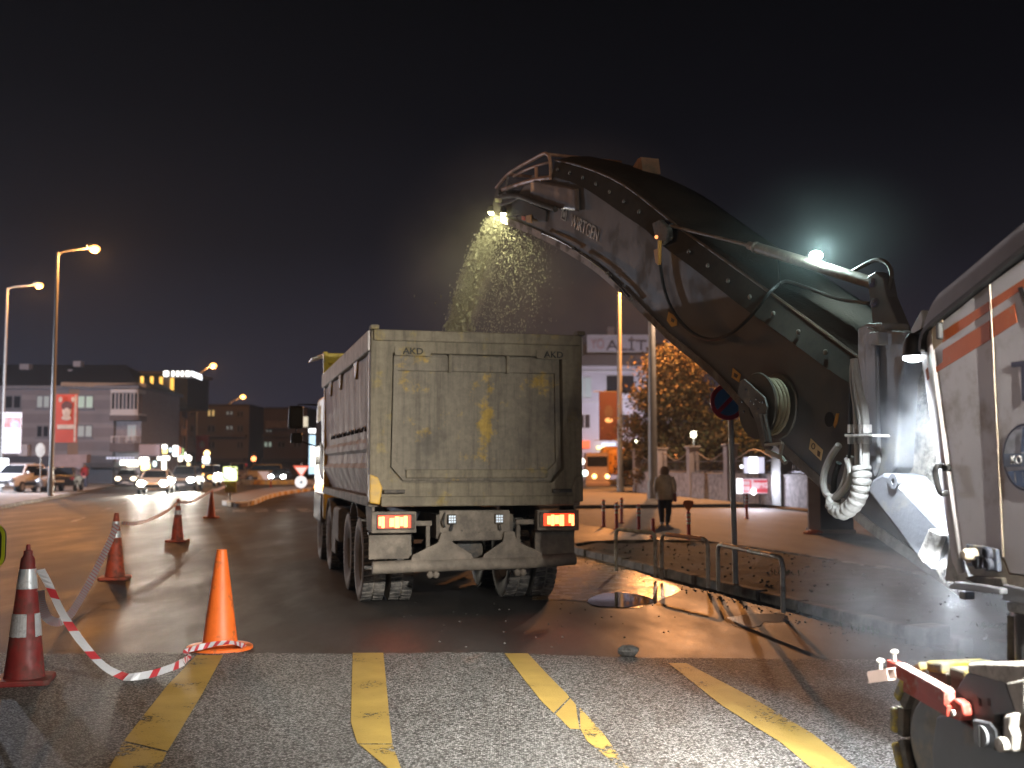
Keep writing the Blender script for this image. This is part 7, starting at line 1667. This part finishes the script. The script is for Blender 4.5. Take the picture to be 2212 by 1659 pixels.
car('oncoming_van', 514, 112.0, TOCAM, 'van', CP('beige', (0.50, 0.43, 0.40)), 'beige van behind the keep right sign', M_calloy, cat='van')
car('oncoming_van', 566, 124.0, math.pi/2+0.2, 'van', CP('taxi', (0.62, 0.36, 0.08)), 'yellow orange van crossing beyond the white marker board', M_calloy, cat='van', scale=0.95)
car('oncoming_car', 606, 108.0, TOCAM-0.15, 'hatch', CP('bluegrey', (0.16, 0.18, 0.22)), 'blue grey car with one bright lamp left of the give way sign', HEADC, power=3000, scale=0.95)
# traffic signal heads far down the street
for (u, v, Y, c_, nm) in ((548, 991, 150, (1, .30, .10), 'bright red signal lamp above the yellow orange van'), (529, 1005, 150, (1, .04, .06), 'dark red signal lamp right of the beige van')):
    o = empty('traffic_signal', at(u, v, Y), 0, nm, 'traffic signal', 'far traffic signals'); MB().ball((0, 0, 0), 0.34 if c_[1] > .1 else .24, seg=12, rings=8).build('lens', E('signal_%d' % u, c_, 5 if c_[1] > .1 else 2, False), o)
    MB().box((0, .3, .2), (.6, .3, 1.6)).build('case', M_ctrim, o); MB().tube([(0, .3, -.6), (0, .3, -o.location.z)], .08, 8).build('post', M_pole, o)
# shop assistant in red by the parked cars: a figure far off
pc = at(182, 1040, 80); pc.z = 0.12
o = empty('person', pc, 0.3, 'person in a red top standing on the far pavement by the shop', 'person')
skin_mesh('body', [(0,0,.92),(0,0,1.2),(0,0,1.42),(0,0,1.55),(0,0,1.64),(-.2,0,1.36),(-.26,.05,1.08),(-.22,.16,.88),(.2,0,1.36),(.26,.05,1.08),(.22,.16,.88),(-.1,0,.5),(-.1,.02,.06),(.1,0,.5),(.12,.06,.06)], [(0,1),(1,2),(2,3),(3,4),(1,5),(5,6),(6,7),(1,8),(8,9),(9,10),(0,11),(11,12),(0,13),(13,14)], [.15,.17,.055,.095,.075,.08,.06,.04,.08,.06,.04,.085,.06,.085,.06], M_skin, o)
MB().lathe([(0.21, 0.82), (0.23, 1.0), (0.24, 1.2), (0.23, 1.35), (0.12, 1.44)], (0, 0, 0), (0, 0, 1), 16).build('red_top', M('top_red', (0.45, 0.05, 0.08), 0.8), o, smooth=True)
MB().tube([(-.1,0,.95),(-.1,0,.5),(-.1,.02,.05)], .11, 10).tube([(.1,0,.95),(.1,0,.5),(.12,.05,.05)], .11, 10).build('trousers', M_jean, o, smooth=True)

# ================================================================== ORANGE TRUCK IN THE SIDE STREET
YO = 84.0
OT = empty('tanker_truck', Vector((at(1318, 1050, YO).x, YO, 0)), 0.0, 'orange yellow works truck with lit lamps far behind the dump truck', 'truck')
def ob(name, u0, v0, u1, v1, Y, dpt, mat, bv=0.08):
    a, b = at(u0, v0, Y), at(u1, v1, Y); return MB().box(((a.x+b.x)/2, Y+dpt/2, (a.z+b.z)/2), (b.x-a.x, dpt, a.z-b.z)).build(name, mat, OT, world=True, bevel=bv)
M_ot = M('works_orange', (0.62, 0.30, 0.05), 0.5, var=0.1); M_ob = M('works_brown', (0.28, 0.20, 0.16), 0.5, var=0.15)
ob('cab', 1264, 978, 1316, 1042, YO, 1.9, M_ob, 0.15); ob('windscreen', 1268, 986, 1312, 1008, YO-0.03, 0.05, M_cglass, 0.05)
ob('tank', 1312, 968, 1372, 1026, YO+1.0, 3.0, M_ot, 0.35); ob('tank_front', 1300, 964, 1345, 1022, YO+2.4, 2.6, M_ot, 0.4)
ob('chassis', 1264, 1036, 1374, 1048, YO+0.3, 2.0, M_dark); ob('bumper', 1262, 1040, 1318, 1050, YO-0.15, 0.2, M_ob)
for u in (1273, 1305, 1350): MB().lathe([(0.0, -.15), (.5, -.15), (.5, .15), (.0, .15)], Vector((at(u, 1040, YO+0.9).x, YO+0.9, 0.5)), (1, 0, 0) if u < 1320 else (0.1, 1, 0), 18).build('wheel', M_ctyre, OT, world=True, smooth=True)
for u in (1284, 1312): MB().ball(at(u, 1029, YO-0.1), 0.17, seg=12, rings=8).build('headlamp', E('works_lamp', (1.0, 0.50, 0.16), 7), OT, world=True)
for (u, v, c_) in ((1257, 997, (1, .97, .85)), (1264, 1022, (.8, 1, .9))):
    o = empty('side_street_lamp', at(u, v, 78), 0, 'small white lamp beside the dump truck tailgate' if v < 1000 else 'low white reflector beside the orange truck', 'lamp'); MB().ball((0, 0, 0), 0.22, seg=10, rings=6).build('glass', E('side_lamp_%d' % u, c_, 4), o);  MB().tube([(0, .15, 0), (0, .15, -o.location.z)], .05, 6).build('post', M_pole, o)

# ================================================================== FALLING ASPHALT AND DUST
rnd = random.Random(21); st = MB()
h0 = onC(1072, 470, 0.5); land = R(0, 0, 0)
tgt = wm(TRK) @ Vector((0.05, 2.3, 2.6))
def chip(p, r_, d):
    """one irregular crumb, a little longer along its fall"""
    a = d.normalized(); b = a.orthogonal().normalized(); c = a.cross(b); ang = rnd.uniform(0, 6.28); b, c = b*math.cos(ang)+c*math.sin(ang), c*math.cos(ang)-b*math.sin(ang)
    k = lambda: rnd.uniform(.6, 1.3)
    st.add([p + a*r_*2.4*k(), p + b*r_*k(), p + c*r_*k(), p - b*r_*k(), p - c*r_*k(), p - a*r_*2.2*k()], [(0,1,2), (0,2,3), (0,3,4), (0,4,1), (5,2,1), (5,3,2), (5,4,3), (5,1,4)])
def fall(core, n, rmin, rmax, spread, lag):
    for i in range(n):
        q = rnd.random()                                    # time since leaving the belt, 0..1
        v0 = 1.0 - lag*rnd.random()**2                      # slower crumbs drop nearer the belt
        side = rnd.gauss(0.14, 0.075) if core else rnd.uniform(0.1, 0.95)
        p = onC(1074, 462, 0) + CN*side*0.9
        t_ = q*0.72
        p = p + CDIR*(4.5*v0*t_) + Vector((0, 0, -0.3*t_ - 4.9*t_*t_))
        p += Vector((rnd.gauss(0, spread), rnd.gauss(0, spread), rnd.gauss(0, spread)))*(0.35+q)
        if p.z < 2.55: continue
        d = CDIR*4.5*v0 + Vector((0, 0, -0.3-9.8*t_))
        chip(p, rnd.uniform(rmin, rmax)*(1.6 if rnd.random() < .04 else 1), d)
fall(True, 24000, 0.004, 0.012, 0.030, 0.14)
fall(True, 260, 0.016, 0.034, 0.05, 0.2)
fall(False, 5000, 0.003, 0.007, 0.10, 1.1)
for (u, v, r_) in ((1037,530,.05), (1030,560,.05), (1022,545,.03), (1020,575,.03), (1043,500,.035), (940,655,.015), (952,640,.02), (895,640,.012), (1005,640,.03)): chip(onC(u, v, 0.4), r_, Vector((0.1, 0, -1)))
tag(st.build('falling_asphalt', M('milled_crumb', (0.34, 0.33, 0.27), 0.9, var=0.3, scale=20), fix=False), 'stream of milled asphalt crumbs falling from the conveyor head into the truck', 'asphalt crumbs', kind='stuff')
# ================================================================== AIR: haze, dust and smoke
def volume_box(name, c, d, rz, dens, color, noise=None, fall=None, aniso=0.25, label=None, cat=None, rot=None):
    o = MB().box((0, 0, 0), d).build(name, None, fix=True); o.data.materials.clear()
    o.location = c; o.rotation_euler = rot if rot is not None else (0, 0, rz)
    m = bpy.data.materials.new(name); m.use_nodes = True; nt = m.node_tree; nt.nodes.clear()
    out = N(nt, 'OutputMaterial'); pv = N(nt, 'VolumePrincipled'); nt.links.new(pv.outputs[0], out.inputs['Volume'])
    pv.inputs['Color'].default_value = (*color, 1); pv.inputs['Density'].default_value = dens; pv.inputs['Anisotropy'].default_value = aniso
    if fall:
        tc = N(nt, 'TexCoord'); nz = N(nt, 'TexNoise', Scale=noise[0], Detail=noise[1], Roughness=0.6); nt.links.new(tc.outputs['Object'], nz.inputs['Vector'])
        mp = N(nt, 'Mapping'); mp.inputs['Scale'].default_value = [2/x for x in d]; nt.links.new(tc.outputs['Object'], mp.inputs[0])
        ln = N(nt, 'VectorMath', operation='LENGTH'); nt.links.new(mp.outputs[0], ln.inputs[0])
        mr = N(nt, 'MapRange'); mr.inputs[1].default_value = 0.15; mr.inputs[2].default_value = 1.0; mr.inputs[3].default_value = 1.0; mr.inputs[4].default_value = 0.0; mr.interpolation_type = 'SMOOTHSTEP'
        nt.links.new(ln.outputs['Value'], mr.inputs[0])
        r = ramp(nt, nz.outputs['Fac'], [(noise[2], g3(0)), (noise[3], g3(1))])
        mu = N(nt, 'Math', operation='MULTIPLY'); nt.links.new(mr.outputs[0], mu.inputs[0]); nt.links.new(r.outputs[0], mu.inputs[1])
        m2 = N(nt, 'Math', operation='MULTIPLY'); m2.inputs[1].default_value = dens; nt.links.new(mu.outputs[0], m2.inputs[0]); nt.links.new(m2.outputs[0], pv.inputs['Density'])
    o.data.materials.append(m); tag(o, label, cat, kind='stuff'); return o
volume_box('haze', (0, 130, 14), (420, 340, 30.2), 0, 0.00028, (0.66, 0.80, 1.0), aniso=0.45, label='thin night haze over the whole street', cat='haze')
volume_box('dust_cloud', onC(1180, 590, 0.6), (5.0, 6.0, 4.2), TH, 0.20, (0.80, 0.72, 0.66), (0.7, 4.0, 0.30, 0.72), True, 0.2, 'brown dust hanging below the conveyor head beside the falling stream', 'dust')
volume_box('smoke_plume', onS(2075, 1330, 4.3), (2.2, 2.6, 1.9), TH, 0.95, (0.80, 0.86, 0.92), (1.9, 5.0, 0.35, 0.75), True, 0.2, 'bluish smoke drifting under the front of the milling machine', 'smoke')
volume_box('smoke_plume', onS(1985, 900, 3.86), (0.5, 0.75, 1.1), TH, 1.8, (0.88, 0.92, 0.96), (4.0, 5.0, 0.38, 0.7), True, 0.2, 'bright smoke curling below the white work lamp', 'smoke')
volume_box('smoke_plume', onC(1775, 535, 0.25), (2.2, 2.2, 1.5), TH, 0.06, (0.80, 0.92, 0.92), (1.3, 4.0, 0.25, 0.8), True, 0.2, 'faint teal lit smoke round the lamp on the stay cylinder', 'smoke')
_a, _b = onC(1068, 475, 0.2), onC(1068, 475, 0.2) + CDIR*2.0 - Vector((0, 0, 1.75)); _z = (_b-_a).normalized(); _x = CN; _y = _z.cross(_x)
volume_box('dust_cloud', (_a+_b)/2, (0.62, 0.55, 3.4), 0, 4.5, (0.80, 0.78, 0.68), (3.2, 5.0, 0.30, 0.72), True, 0.1, 'pale dust carried down inside the falling asphalt stream', 'dust', Matrix((_x, _y, _z)).transposed().to_euler())
